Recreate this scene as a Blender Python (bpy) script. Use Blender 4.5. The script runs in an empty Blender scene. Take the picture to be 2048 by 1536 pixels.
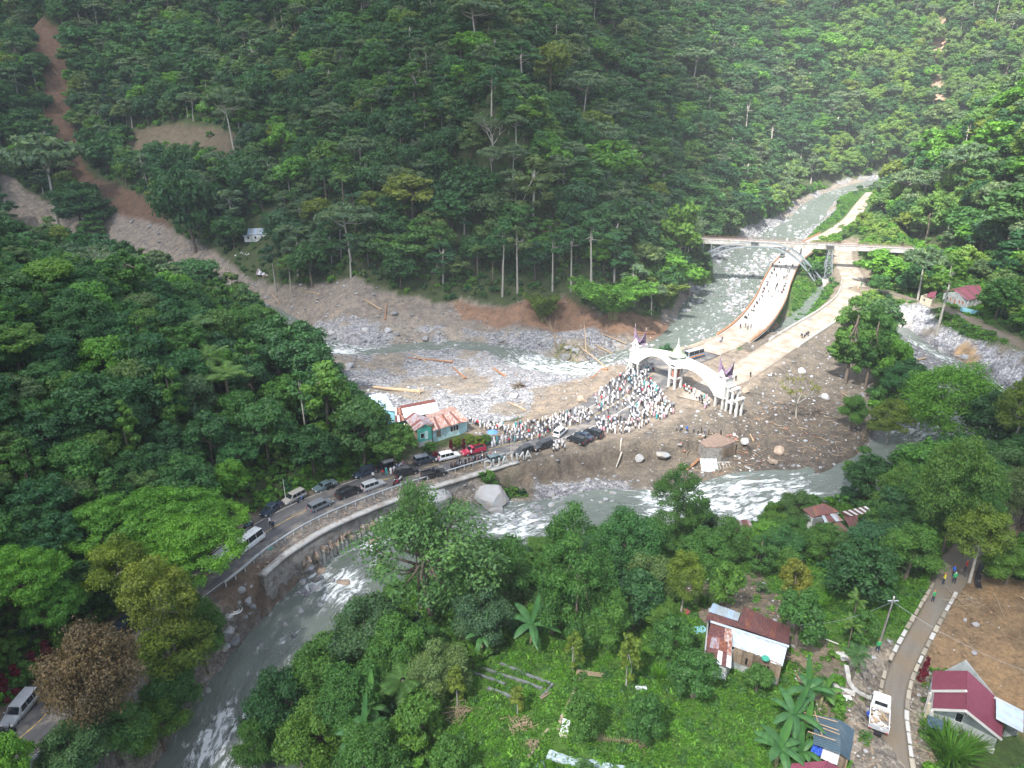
import bpy, bmesh, math, random, time
import numpy as np
from mathutils import Vector, Matrix, Euler
R = math.radians
rnd = random.Random(7)
nrs = np.random.RandomState(11)
scene = bpy.context.scene
COL = scene.collection
# ---------------------------------------------------------------- camera
CAMZ = 66.0
PITCH = R(22.0)
FPX = 1380.0
cam_d = bpy.data.cameras.new("camera")
cam_d.sensor_width = 36.0
cam_d.lens = FPX / 2048.0 * 36.0
cam_d.clip_start = 0.5
cam_d.clip_end = 6000.0
cam = bpy.data.objects.new("camera", cam_d)
cam.location = (0, 0, CAMZ)
cam.rotation_euler = (math.pi / 2 - PITCH, 0, 0)
COL.objects.link(cam)
scene.camera = cam
# ---------------------------------------------------------------- sky, sun, exposure
SUN_EL, SUN_AZ = R(52.0), R(215.0)          # azimuth clockwise from +Y (north): sun behind and left of the camera
world = bpy.data.worlds.new("World")
scene.world = world
world.use_nodes = True
wn = world.node_tree.nodes
wl = world.node_tree.links
for n in list(wn):
 wn.remove(n)
sky = wn.new("ShaderNodeTexSky")
sky.sky_type = 'NISHITA'
sky.sun_disc = False
sky.sun_elevation = SUN_EL
sky.sun_rotation = SUN_AZ
sky.altitude = 300.0
sky.air_density = 1.0
sky.dust_density = 1.5
bg = wn.new("ShaderNodeBackground")
bg.inputs["Strength"].default_value = 0.12
wo = wn.new("ShaderNodeOutputWorld")
wl.new(sky.outputs[0], bg.inputs[0])
wl.new(bg.outputs[0], wo.inputs[0])
TO_SUN = Vector((math.sin(SUN_AZ) * math.cos(SUN_EL), math.cos(SUN_AZ) * math.cos(SUN_EL), math.sin(SUN_EL)))
sun_d = bpy.data.lights.new("sun", 'SUN')
sun_d.energy = 5.0
sun_d.angle = R(0.5)
sun_d.color = (1.0, 0.97, 0.93)
sun = bpy.data.objects.new("sun", sun_d)
sun.rotation_euler = (-TO_SUN).to_track_quat('-Z', 'Y').to_euler()
sun.location = (0, 0, 900)
COL.objects.link(sun)
vs = scene.view_settings
scene.display_settings.display_device = 'sRGB'
vs.view_transform = 'Standard'
vs.look = 'None'
vs.exposure = 1.42
vs.gamma = 1.0
vs.use_curve_mapping = False
cy = scene.cycles
cy.max_bounces = 7
cy.diffuse_bounces = 3
cy.glossy_bounces = 2
cy.transmission_bounces = 3
cy.transparent_max_bounces = 8
cy.volume_bounces = 0
cy.use_denoising = True
cy.caustics_reflective = False
cy.caustics_refractive = False
cy.sample_clamp_indirect = 4.0
# ---------------------------------------------------------------- helpers
CP, SP = math.cos(PITCH), math.sin(PITCH)
def ray(u, v):
 a = (np.asarray(u, float) - 1024.0) / FPX
 b = (np.asarray(v, float) - 768.0) / FPX
 return a, CP - b * SP, -SP - b * CP
def W(u, v, z=0.0):
 """world point where the sight line of photo point (u, v) meets the height z"""
 a, dy, dz = ray(u, v)
 t = (z - CAMZ) / dz
 return np.array([a * t, dy * t, z])
def vnoise(x, y, seed=0):
 x = np.asarray(x, float); y = np.asarray(y, float)
 xi = np.floor(x).astype(np.int64); yi = np.floor(y).astype(np.int64)
 xf = x - xi; yf = y - yi
 def h(i, j):
  n = (i * 374761393 + j * 668265263 + seed * 1442695041) & 0xFFFFFFFF
  n = ((n ^ (n >> 13)) * 1274126177) & 0xFFFFFFFF
  return ((n ^ (n >> 16)) & 0xFFFF) / 65535.0
 sx = xf * xf * (3 - 2 * xf); sy = yf * yf * (3 - 2 * yf)
 a = h(xi, yi); b = h(xi + 1, yi); c = h(xi, yi + 1); d = h(xi + 1, yi + 1)
 return (a + (b - a) * sx) * (1 - sy) + (c + (d - c) * sx) * sy
def fbm(x, y, s, oct=4, seed=0, gain=0.5):
 r = 0.0; amp = 1.0; tot = 0.0
 for k in range(oct):
  r = r + amp * (vnoise(x / s, y / s, seed + k * 17) * 2 - 1)
  tot += amp; amp *= gain; s = s / 2.03
 return r / tot
def smooth(pts, n=8):
 """Catmull-Rom through the control points (any dimension)"""
 P = np.array(pts, float)
 P = np.vstack([2 * P[0] - P[1], P, 2 * P[-1] - P[-2]])
 out = []
 for i in range(1, len(P) - 2):
  for k in range(n):
   t = k / n
   out.append(0.5 * ((2 * P[i]) + (-P[i - 1] + P[i + 1]) * t + (2 * P[i - 1] - 5 * P[i] + 4 * P[i + 1] - P[i + 2]) * t * t
        + (-P[i - 1] + 3 * P[i] - 3 * P[i + 1] + P[i + 2]) * t ** 3))
 out.append(P[-2])
 return np.array(out)
def dline(x, y, L, vals=None):
 """distance to polyline L (n,2+), signed side and interpolated extra columns"""
 x = np.asarray(x, float); y = np.asarray(y, float)
 best = np.full(x.shape, 1e18); side = np.zeros(x.shape)
 ex = [np.zeros(x.shape) for _ in range(L.shape[1] - 2)]
 for i in range(len(L) - 1):
  ax, ay = L[i, 0], L[i, 1]; bx, by = L[i + 1, 0], L[i + 1, 1]
  dx, dy = bx - ax, by - ay
  l2 = dx * dx + dy * dy + 1e-9
  t = np.clip(((x - ax) * dx + (y - ay) * dy) / l2, 0, 1)
  px = ax + t * dx; py = ay + t * dy
  d = (x - px) ** 2 + (y - py) ** 2
  m = d < best
  best = np.where(m, d, best)
  side = np.where(m, np.sign(dx * (y - ay) - dy * (x - ax)), side)
  for k in range(len(ex)):
   ex[k] = np.where(m, L[i, 2 + k] + t * (L[i + 1, 2 + k] - L[i, 2 + k]), ex[k])
 return np.sqrt(best), side, ex
def inpoly(x, y, P):
 x = np.asarray(x, float); y = np.asarray(y, float)
 c = np.zeros(x.shape, bool)
 n = len(P)
 for i in range(n):
  x1, y1 = P[i][0], P[i][1]; x2, y2 = P[(i + 1) % n][0], P[(i + 1) % n][1]
  if y1 == y2:
   continue
  k = ((y1 > y) != (y2 > y)) & (x < (x2 - x1) * (y - y1) / (y2 - y1) + x1)
  c ^= k
 return c
def sstep(a, b, x):
 t = np.clip((x - a) / (b - a), 0, 1)
 return t * t * (3 - 2 * t)
# ---------------------------------------------------------------- the lie of the land
def WP(lst):
 out = []
 for q in lst:
  p = W(q[0], q[1], q[2])
  out.append([p[0], p[1], q[2]] + list(q[3:]))
 return np.array(out)
FOOT_L = [(-520, 480), (-230, 385), (-167, 340), (-120, 276), (-61, 254), (-4, 246), (25, 222), (50, 226), (72, 250), (86, 301), (112, 352), (150, 412),
   (200, 492), (250, 506), (340, 500), (480, 478)]
FOOT_R = [(480, 425), (350, 446), (268, 456), (228, 428), (192, 370), (176, 309), (178, 262), (172, 220), (190, 150), (280, 60)]
VALLEY = FOOT_L + FOOT_R + [(320, -80), (-520, -80)]
BASE = WP([
 (1260, 790, 0), (1350, 800, 0), (1150, 860, 0), (1000, 895, 0), (860, 935, 0), (700, 985, .5), (590, 1030, 1), (500, 1080, 1.5), (430, 1140, 2),
 (240, 1270, 4), (60, 1450, 6), (1400, 700, 0), (1450, 690, -.5),
 (1500, 800, -1), (1600, 850, -2), (1650, 900, -3), (1560, 930, -4), (1450, 840, -.5), (1700, 760, -2.5), (1560, 710, -1), (1660, 690, -.5),
 (1480, 745, 0), (1600, 665, 0), (1670, 620, 1), (1705, 580, 2), (1690, 520, 4), (1700, 470, 8), (1740, 395, 13),
 (900, 780, -6), (1050, 830, -3.5), (750, 740, -7), (1100, 790, -5), (1200, 770, -3), (1250, 720, -5), (1230, 690, -5), (1330, 680, -5),
 (500, 600, -4), (700, 640, -6), (900, 650, -6), (1000, 650, -6), (700, 585, 1), (560, 575, 0), (1100, 645, -5), (1050, 600, 2), (1200, 650, -1),
 (1630, 600, 0), (1600, 645, -3), (1570, 665, -6),
 (1490, 1300, 8), (1760, 1430, 8), (1940, 1440, 7), (1850, 1230, 8.5), (1950, 1120, 9), (1980, 1060, 9.5), (1650, 1250, 8), (1600, 1120, 3),
 (1400, 1180, 5), (1100, 1400, 8), (900, 1480, 7.5), (1100, 1280, 6), (1250, 1480, 8.5), (1600, 1520, 8.5), (2000, 1300, 8), (1990, 960, 4),
 (1850, 1010, 2), (600, 1480, -3), (700, 1350, 2), (800, 1220, 0), (950, 1130, -3), (1200, 1080, -3), (1400, 1090, -3.5), (1650, 1050, -1.5),
 (1930, 600, 5), (1800, 585, 4), (2040, 690, 4), (1960, 720, -1), (1300, 930, -2), (1200, 960, -4),
])
BASE = np.vstack([BASE[:, :3], np.array([
 (-58, 85, 6), (-80, 100, 19), (-110, 90, 27), (-60, 122, 9), (-90, 130, 24), (-60, 150, 10), (-38, 142, 1.5), (-95, 165, 20), (-140, 150, 31),
 (-150, 185, 27), (-200, 150, 44), (-250, 210, 42), (-70, 60, 10), (-110, 50, 24), (-160, 60, 42), (-100, 196, 6), (-70, 184, 0), (-130, 222, 6),
 (-180, 250, 8), (-44, 170, -4), (-240, 330, 14), (-400, 400, 30), (-400, 100, 70), (-330, 0, 70), (300, 200, 30), (300, 50, 14), (200, 60, 10),
 (110, 90, 10), (150, 130, 5), (0, -60, 8), (300, -60, 10), (-100, -60, 25), (470, 450, 26), (262, 480, 14), (-55, 30, 9), (-62, 40, 10),
 (100, 330, 0), (140, 240, 2), (-14, 30, 6), (-300, -60, 60)], float)])
def _rbf_fit(P, lam=0.6):
 D = np.sqrt((P[:, None, 0] - P[None, :, 0]) ** 2 + (P[:, None, 1] - P[None, :, 1]) ** 2 + 4.0)
 n = len(P)
 A = np.zeros((n + 1, n + 1))
 A[:n, :n] = -D - 0
 A[np.arange(n), np.arange(n)] += lam
 A[:n, n] = 1; A[n, :n] = 1
 b = np.zeros(n + 1); b[:n] = P[:, 2]
 return np.linalg.solve(A, b)
_RW = _rbf_fit(BASE)
def base_h(x, y):
 r = np.full(x.shape, _RW[-1])
 for i in range(len(BASE)):
  r -= _RW[i] * np.sqrt((x - BASE[i, 0]) ** 2 + (y - BASE[i, 1]) ** 2 + 4.0)
 return r
# rivers: x, y, water level, half width
RIVER_A = smooth(WP([(1790, 352, 19, 4), (1705, 374, 13, 5), (1645, 402, 8, 7), (1612, 438, 2, 9), (1560, 472, -1.5, 12), (1490, 530, -4.5, 14), (1462, 590, -6, 15),
      (1420, 655, -7.3, 12), (1345, 692, -8, 7), (1262, 716, -8.3, 6), (1180, 742, -8.6, 6.5), (1080, 730, -8.8, 7), (1000, 700, -9, 5),
      (900, 692, -9.2, 4.5), (780, 700, -9.4, 4.5), (690, 705, -9.6, 5.5), (600, 668, -9.8, 6), (480, 610, -10, 8), (330, 560, -10.5, 8),
      (60, 500, -11, 8)]))
RIVER_B = smooth(WP([(1800, 655, -3, 2), (1840, 690, -3, 2.5), (1900, 725, -3.5, 3), (1975, 770, -3.6, 3.5), (1985, 815, -3.6, 5), (1910, 862, -3.2, 6.5), (1820, 905, -3.3, 6.5),
      (1740, 955, -3.5, 6.0), (1650, 978, -3.2, 4.7), (1540, 992, -3.3, 5.7), (1430, 1018, -3.5, 5.2), (1330, 1020, -3.6, 3.9), (1220, 1018, -3.8, 3.9),
      (1110, 1040, -3.9, 3.9), (1000, 1062, -4.1, 6.5), (880, 1062, -4.2, 8.5), (765, 1092, -4.3, 9.5), (655, 1165, -4.5, 10.0), (565, 1270, -4.6, 9.5),
      (505, 1370, -4.7, 8.5), (475, 1450, -4.8, 8.5), (440, 1540, -4.9, 8.5), (380, 1720, -5.0, 8.5)]))
CREEK = smooth(WP([(1660, 560, -3.5, 1.5), (1590, 640, -5.5, 2), (1560, 668, -6.5, 3.5), (1530, 664, -6.8, 3.5), (1490, 652, -7, 2)]))
# roads: x, y, level, half width
ROAD_MAIN = smooth(WP([(-140, 1640, 7, 3.7), (-30, 1530, 6.5, 3.7), (65, 1455, 6, 3.7), (150, 1370, 5.2, 3.7), (250, 1280, 4, 3.7), (345, 1200, 2.9, 3.7), (430, 1138, 2, 3.7), (500, 1084, 1.5, 3.7),
      (590, 1031, 1, 3.7), (680, 992, .6, 3.7), (780, 956, .2, 3.7), (880, 927, 0, 3.8), (980, 898, 0, 4), (1080, 872, 0, 5), (1160, 845, 0, 6),
      (1240, 800, 0, 7), (1300, 752, 0, 7), (1350, 722, 0, 6), (1410, 703, .1, 4.6)]))
BRIDGE_CL = smooth(WP([(1410, 703, .1, 4.6), (1462, 680, .2, 4.6), (1508, 645, .4, 4.6), (1540, 600, .7, 4.6), (1556, 560, 1.0, 4.6), (1580, 520, 1.6, 4.6),
      (1622, 490, 3, 4.6), (1670, 464, 5, 4.6), (1702, 438, 7.5, 3.8), (1722, 410, 10.5, 3.4), (1742, 385, 14, 3.0)]))
ROAD_SIDE = smooth(WP([(1385, 800, 0, 4), (1425, 772, 0, 4), (1480, 745, 0, 4.2), (1545, 702, 0, 4.2), (1610, 660, .3, 4.2), (1670, 622, 1, 4.2), (1703, 590, 2, 4.4), (1706, 555, 2.8, 4.4),
      (1690, 525, 3.6, 4.2), (1688, 503, 4.4, 3.6), (1704, 486, 5.4, 3.2)]))
LANE = smooth(WP([(1722, 575, 3.0, 1.6), (1780, 585, 3.6, 1.6), (1840, 603, 4, 1.6), (1900, 622, 4.2, 1.7), (1960, 648, 4.2, 1.7), (2010, 672, 4.2, 1.7), (2060, 700, 4.2, 1.7), (2180, 760, 5, 1.7)]))
PATH = smooth(WP([(1810, 1640, 8, 1.15), (1797, 1540, 8, 1.15), (1788, 1460, 8, 1.15), (1786, 1410, 8, 1.1), (1798, 1350, 8.1, 1.1), (1826, 1290, 8.3, 1.1), (1862, 1225, 8.6, 1.1),
     (1888, 1180, 8.8, 1.6), (1915, 1130, 9, 2), (1950, 1090, 9.3, 2), (2000, 1045, 9.5, 2), (2080, 1000, 9.8, 2)]))
BRIDGE_SPAN = (1436, 706)       # photo column where the deck leaves the ground
CLIFF = smooth(WP([(1000, 938, 0), (1050, 922, 0), (1075, 925, 0), (1120, 912, 0), (1165, 905, 0), (1205, 893, 0), (1245, 886, 0), (1300, 884, -.2), (1345, 883, -.3), (1390, 878, -.3), (1432, 872, -.3), (1480, 884, -.5)]), 4)
X0, X1, Y0, Y1 = -430, 560, 0, 860
RX = np.arange(X0, X1 + 1, 1.0); RY = np.arange(Y0, Y1 + 1, 1.0)
gx, gy = np.meshgrid(RX, RY)
def land(x, y):
 h = base_h(x, y)
 inv = inpoly(x, y, VALLEY)
 dl, _, _ = dline(x, y, np.array(FOOT_L, float))
 dr, _, _ = dline(x, y, np.array(FOOT_R, float))
 d = np.where(inv, 0, np.minimum(dl, dr))
 ctl = np.clip(d / 60, 0, 1)
 slope = np.where((dl > dr) & (x > 150), 1.15, .80 + .22 * sstep(60, 240, x)) * d
 rid = fbm(x + 40, y * 0.6, 95, 3, 3)
 h = h * (1 - ctl) + np.clip(h, 0, 20) * ctl
 h = h + slope * (1 + 0.16 * rid) + ctl * (24 * fbm(x, y, 62, 3, 9) + 7 * fbm(x, y, 24, 2, 21))
 h = np.where(h > 330, 330 + (h - 330) * .2, h)
 h = h + (1 - ctl) * 0.5 * fbm(x, y, 14, 3, 5)
 # left debris cone is part of BASE; carve channels
 for L, k in ((RIVER_A, .75), (RIVER_B, .9), (CREEK, .8)):
  dd, sd, (zw, hw) = dline(x, y, L)
  if L is RIVER_B:
   lft = (sd < 0) & (y < 106)
   k = np.where(lft, 1.25, .9); hw = hw + 1.6 * lft
  hw = hw * (1 + .18 * fbm(x, y, 11, 2, 31))
  cap = zw - 1.0 + np.clip(dd - hw, 0, None) * k + np.where(dd < hw, 0, .35)
  h = np.minimum(h, cap)
  h = np.where(dd < hw, np.minimum(h, zw - .9), h)
 # road benches
 for L, sh, bl in ((ROAD_MAIN, 1.2, 3.5), (ROAD_SIDE, .8, 4), (LANE, .4, 3), (PATH, .4, 4)):
  dd, sd, (zr, hw) = dline(x, y, L)
  k = 1 - sstep(hw + sh, hw + sh + bl, dd)
  if L is ROAD_MAIN:
   near = (sd < 0) & (x < 6)
   k = np.where(near, 1 - sstep(hw + 3.3, hw + 4.2, dd), k)
  h = h * (1 - k) + (zr - .12) * k
 # last stretch of the bridge road runs on the ground
 dd, sd, (zr, hw) = dline(x, y, np.array([q for q in BRIDGE_CL if q[1] > 355]))
 k = 1 - sstep(hw + 1, hw + 6, dd)
 h = h * (1 - k) + (zr - .15) * k
 dd, sd, (zr, hw) = dline(x, y, BRIDGE_CL[:9])
 k = 1 - sstep(hw + 1, hw + 5, dd)
 h = h * (1 - k) + (zr - .15) * k
 # ground kept under the bridge deck
 Lb = BRIDGE_CL[14:56]
 dd, sd, (zr, hw) = dline(x, y, Lb)
 h = np.where(dd < 14, np.minimum(h, zr - 2.2 + np.clip(dd - 6.5, 0, None) * .8), h)
 # the torn edge of the road plateau
 dd, sd, _ = dline(x, y, CLIFF)
 inb = (x > CLIFF[0, 0] - 1) & (x < CLIFF[-1, 0] + 2) & (dd < 34)
 h = np.where(inb & (sd > 0) & (dd < 16) & (y > 112), np.maximum(h, -.35), h)
 q = sstep(0, 1.1, dd + 1.2 * fbm(x, y, 4, 3, 15)) * inb * (sd < 0) * (1 - sstep(CLIFF[-1, 0] - 16, CLIFF[-1, 0] + 2, x))
 h = np.maximum(h - q * 4.4 * (1 - sstep(6, 30, dd)), np.minimum(h, -4.6))
 for px, pw, rr, rz in PADS:
  dd = np.hypot(x - px, y - pw)
  k = 1 - sstep(rr, rr + 3, dd)
  h = h * (1 - k) + rz * k
 return h
def pad(u, v, z, r):
 p = W(u, v, z)
 return (p[0], p[1], r, z)
PADS = [pad(1475, 1310, 8, 9), pad(1925, 1450, 7, 8), pad(1660, 1500, 8.3, 5), pad(850, 870, .3, 11), pad(1930, 605, 5, 8), pad(515, 478, 6, 8), pad(1330, 760, -.16, 17),
  pad(1270, 800, -.16, 14), pad(1420, 790, -.16, 6), pad(1385, 715, -.16, 9), pad(1680, 1055, -1.3, 7), pad(1393, 512, 5, 6)]
H = land(gx, gy)
def hq(x, y):
 x = np.asarray(x, float); y = np.asarray(y, float)
 fx = np.clip((x - X0), 0, len(RX) - 1.001); fy = np.clip((y - Y0), 0, len(RY) - 1.001)
 i = fx.astype(int); j = fy.astype(int); a = fx - i; b = fy - j
 return (H[j, i] * (1 - a) + H[j, i + 1] * a) * (1 - b) + (H[j + 1, i] * (1 - a) + H[j + 1, i + 1] * a) * b
def G(u, v, lift=0.0):
 """ground point seen at photo point (u, v)"""
 a, dy, dz = ray(u, v)
 t = np.arange(20, 1100, .5)
 z = CAMZ + dz * t
 g = hq(a * t, dy * t) + lift
 k = np.argmax(z < g)
 if not (z < g).any():
  k = len(t) - 1
 t0 = t[max(k - 1, 0)]; t1 = t[k]
 f0 = (CAMZ + dz * t0) - (hq(a * t0, dy * t0) + lift); f1 = z[k] - g[k]
 tt = t0 + (t1 - t0) * (f0 / (f0 - f1) if f0 != f1 else 0)
 return Vector((float(a * tt), float(dy * tt), float(hq(a * tt, dy * tt))))
def proj(x, y, z):
 """photo point of a world point, and its depth"""
 zc = y * CP - (z - CAMZ) * SP
 up = y * SP + (z - CAMZ) * CP
 return 1024 + FPX * x / zc, 768 - FPX * up / zc, zc
def GPOLY(lst):
 return [tuple(G(u, v)[:2]) for u, v in lst]
# ---------------------------------------------------------------- scene helpers
def tag(o, label=None, cat=None, group=None, kind=None):
 if label: o["label"] = label
 if cat: o["category"] = cat
 if group: o["group"] = group
 if kind: o["kind"] = kind
 return o
def empty(name, loc=(0, 0, 0), rz=0.0, label=None, cat=None, group=None):
 o = bpy.data.objects.new(name, None)
 o.empty_display_size = 0.5
 o.location = loc
 o.rotation_euler = (0, 0, rz)
 COL.objects.link(o)
 return tag(o, label, cat, group)
def link(name, me, parent=None, loc=None, rot=None, scale=None):
 o = bpy.data.objects.new(name, me)
 COL.objects.link(o)
 if parent is not None: o.parent = parent
 if loc is not None: o.location = loc
 if rot is not None: o.rotation_euler = rot
 if scale is not None: o.scale = scale if hasattr(scale, '__len__') else (scale,) * 3
 return o
def copy_tree(o, parent=None):
 c = o.copy()
 COL.objects.link(c)
 c.parent = parent
 for ch in list(o.children):
  copy_tree(ch, c)
 return c
def mesh_np(name, V, F, mats=(), mi=None, smooth_=False):
 """fast mesh from arrays; F is (n,3) or (n,4) int"""
 me = bpy.data.meshes.new(name)
 V = np.asarray(V, np.float32); F = np.asarray(F, np.int32)
 k = F.shape[1]
 me.vertices.add(len(V)); me.vertices.foreach_set("co", V.ravel())
 me.loops.add(F.size); me.loops.foreach_set("vertex_index", F.ravel())
 me.polygons.add(len(F))
 me.polygons.foreach_set("loop_start", np.arange(0, F.size, k, dtype=np.int32))
 me.polygons.foreach_set("loop_total", np.full(len(F), k, np.int32))
 for m in mats: me.materials.append(m)
 if mi is not None: me.polygons.foreach_set("material_index", np.asarray(mi, np.int32))
 if smooth_: me.polygons.foreach_set("use_smooth", np.ones(len(F), bool))
 me.update(calc_edges=True)
 me.validate()
 return me
class MB:
 """collects boxes, beams, tubes and faces; build() links them as one mesh object"""
 def __init__(s): s.v = []; s.f = []; s.m = []
 def face(s, pts, m=0):
  b = len(s.v); s.v += [tuple(p) for p in pts]; s.f.append(tuple(range(b, b + len(pts)))); s.m.append(m)
 def hexa(s, P, m=0):
  b = len(s.v); s.v += [tuple(p) for p in P]
  for q in ((3, 2, 1, 0), (4, 5, 6, 7), (0, 1, 5, 4), (1, 2, 6, 5), (2, 3, 7, 6), (3, 0, 4, 7)):
   s.f.append(tuple(b + i for i in q)); s.m.append(m)
 def box(s, c, d, m=0, rz=0.0, top=1.0, topx=None):
  cx, cy_, cz = c; hx, hy, hz = d[0] / 2, d[1] / 2, d[2] / 2
  ca, sa = math.cos(rz), math.sin(rz)
  P = []
  for z, k in ((-hz, 1.0), (hz, top)):
   kx = k if topx is None or z < 0 else topx
   for sx, sy in ((-1, -1), (1, -1), (1, 1), (-1, 1)):
    x, y = sx * hx * kx, sy * hy * k
    P.append((cx + x * ca - y * sa, cy_ + x * sa + y * ca, cz + z))
  s.hexa(P, m)
 def beam(s, a, b, w, h=None, m=0, up=(0, 0, 1)):
  a = Vector(a); b = Vector(b); h = h or w
  d = (b - a)
  if d.length < 1e-6: return
  d.normalize(); u = Vector(up)
  if abs(d.dot(u)) > .98: u = Vector((1, 0, 0))
  r = d.cross(u).normalized(); u = r.cross(d).normalized()
  P = []
  for p in (a, b):
   for sx, sy in ((-1, -1), (1, -1), (1, 1), (-1, 1)):
    P.append(p + r * (sx * w / 2) + u * (sy * h / 2))
  s.hexa(P, m)
 def tube(s, pts, rad, n=6, m=0, cap=True):
  pts = [Vector(p) for p in pts]
  if not hasattr(rad, '__len__'): rad = [rad] * len(pts)
  rings = []
  for i, p in enumerate(pts):
   d = (pts[min(i + 1, len(pts) - 1)] - pts[max(i - 1, 0)]).normalized()
   u = Vector((0, 0, 1)) if abs(d.z) < .9 else Vector((1, 0, 0))
   r = d.cross(u).normalized(); u = r.cross(d)
   b = len(s.v)
   for k in range(n):
    a = 2 * math.pi * k / n
    s.v.append(tuple(p + (r * math.cos(a) + u * math.sin(a)) * rad[i]))
   rings.append(b)
  for i in range(len(rings) - 1):
   for k in range(n):
    k2 = (k + 1) % n
    s.f.append((rings[i] + k, rings[i] + k2, rings[i + 1] + k2, rings[i + 1] + k)); s.m.append(m)
  if cap:
   s.f.append(tuple(rings[0] + k for k in range(n))[::-1]); s.m.append(m)
   s.f.append(tuple(rings[-1] + k for k in range(n))); s.m.append(m)
 def mesh(s, name, mats, smooth_=False, bevel=0.0):
  me = bpy.data.meshes.new(name)
  me.from_pydata(s.v, [], s.f)
  if not hasattr(mats, '__len__'): mats = [mats]
  for m in mats: me.materials.append(m)
  me.polygons.foreach_set("material_index", s.m)
  if smooth_: me.polygons.foreach_set("use_smooth", [True] * len(s.f))
  me.update()
  if bevel > 0:
   bm = bmesh.new(); bm.from_mesh(me)
   bmesh.ops.remove_doubles(bm, verts=bm.verts, dist=1e-4)
   bmesh.ops.recalc_face_normals(bm, faces=bm.faces)
   bmesh.ops.bevel(bm, geom=bm.edges[:], offset=bevel, segments=1, affect='EDGES', profile=.5)
   bm.to_mesh(me); bm.free()
  else:
   bm = bmesh.new(); bm.from_mesh(me)
   bmesh.ops.recalc_face_normals(bm, faces=bm.faces)
   bm.to_mesh(me); bm.free()
  return me
 def build(s, name, mats, parent=None, smooth_=False, bevel=0.0, loc=None, rot=None):
  return link(name, s.mesh(name, mats, smooth_, bevel), parent, loc, rot)
HAZE = True
# ---------------------------------------------------------------- materials
def new_mat(name):
 m = bpy.data.materials.new(name)
 m.use_nodes = True
 nt = m.node_tree
 for n in list(nt.nodes):
  nt.nodes.remove(n)
 return m, nt, nt.nodes, nt.links
def N(nodes, typ, **kw):
 n = nodes.new(typ)
 for k, v in kw.items():
  setattr(n, k, v)
 return n
def rgba(c): return (c[0], c[1], c[2], 1.0)
def noise(nodes, links, scale, detail=4, rough=.55, vec=None, dist=0.0):
 n = N(nodes, "ShaderNodeTexNoise")
 n.inputs["Scale"].default_value = scale; n.inputs["Detail"].default_value = detail
 n.inputs["Roughness"].default_value = rough; n.inputs["Distortion"].default_value = dist
 if vec is not None: links.new(vec, n.inputs["Vector"])
 return n
def ramp(nodes, links, fac, stops, interp='LINEAR'):
 r = N(nodes, "ShaderNodeValToRGB")
 r.color_ramp.interpolation = interp
 e = r.color_ramp.elements
 while len(e) < len(stops): e.new(.5)
 for i, (p, c) in enumerate(stops):
  e[i].position = p
  e[i].color = rgba(c) if hasattr(c, '__len__') else (c, c, c, 1)
 links.new(fac, r.inputs[0])
 return r
def mixc(nodes, links, fac, a, b, typ='MIX'):
 m = N(nodes, "ShaderNodeMix", data_type='RGBA', blend_type=typ)
 for sock, v in ((m.inputs[0], fac), (m.inputs[6], a), (m.inputs[7], b)):
  if isinstance(v, bpy.types.NodeSocket): links.new(v, sock)
  elif hasattr(v, '__len__'): sock.default_value = rgba(v)
  else: sock.default_value = v
 return m.outputs[2]
def bump(nodes, links, h, strength=.5, dist=.1):
 b = N(nodes, "ShaderNodeBump")
 b.inputs["Strength"].default_value = strength; b.inputs["Distance"].default_value = dist
 links.new(h, b.inputs["Height"])
 return b.outputs[0]
def surf(name, c1, c2=None, scale=1.0, rough=.8, bumpd=0.0, metal=0.0, spec=.3, coat=0.0, grime=None, gscale=.6, detail=5, obj=True, rrange=0.0, emis=None):
 """painted, worn or mineral surface: two tones, grain and optional grime"""
 m, nt, no, li = new_mat(name)
 tc = N(no, "ShaderNodeTexCoord")
 vec = tc.outputs["Object"]
 n = noise(no, li, scale, detail, .6, vec)
 c2 = c2 or tuple(x * .8 for x in c1)
 col = ramp(no, li, n.outputs[0], [(.3, c1), (.7, c2)]).outputs[0]
 if grime is not None:
  g = noise(no, li, gscale, 6, .7, vec)
  f = ramp(no, li, g.outputs[0], [(.48, 0.0), (.62, .85)]).outputs[0]
  col = mixc(no, li, f, col, grime)
 if rrange:
  oi = N(no, "ShaderNodeObjectInfo")
  r = ramp(no, li, oi.outputs["Random"], [(0, 1 - rrange), (1, 1 + rrange)]).outputs[0]
  col = mixc(no, li, 1.0, col, r, 'MULTIPLY')
 p = N(no, "ShaderNodeBsdfPrincipled")
 li.new(col, p.inputs["Base Color"])
 p.inputs["Roughness"].default_value = rough; p.inputs["Metallic"].default_value = metal
 p.inputs["Specular IOR Level"].default_value = spec; p.inputs["Coat Weight"].default_value = coat
 if bumpd:
  b = noise(no, li, scale * 4, 4, .6, vec)
  li.new(bump(no, li, b.outputs[0], .6, bumpd), p.inputs["Normal"])
 o = N(no, "ShaderNodeOutputMaterial"); li.new(p.outputs[0], o.inputs[0])
 return m
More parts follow.
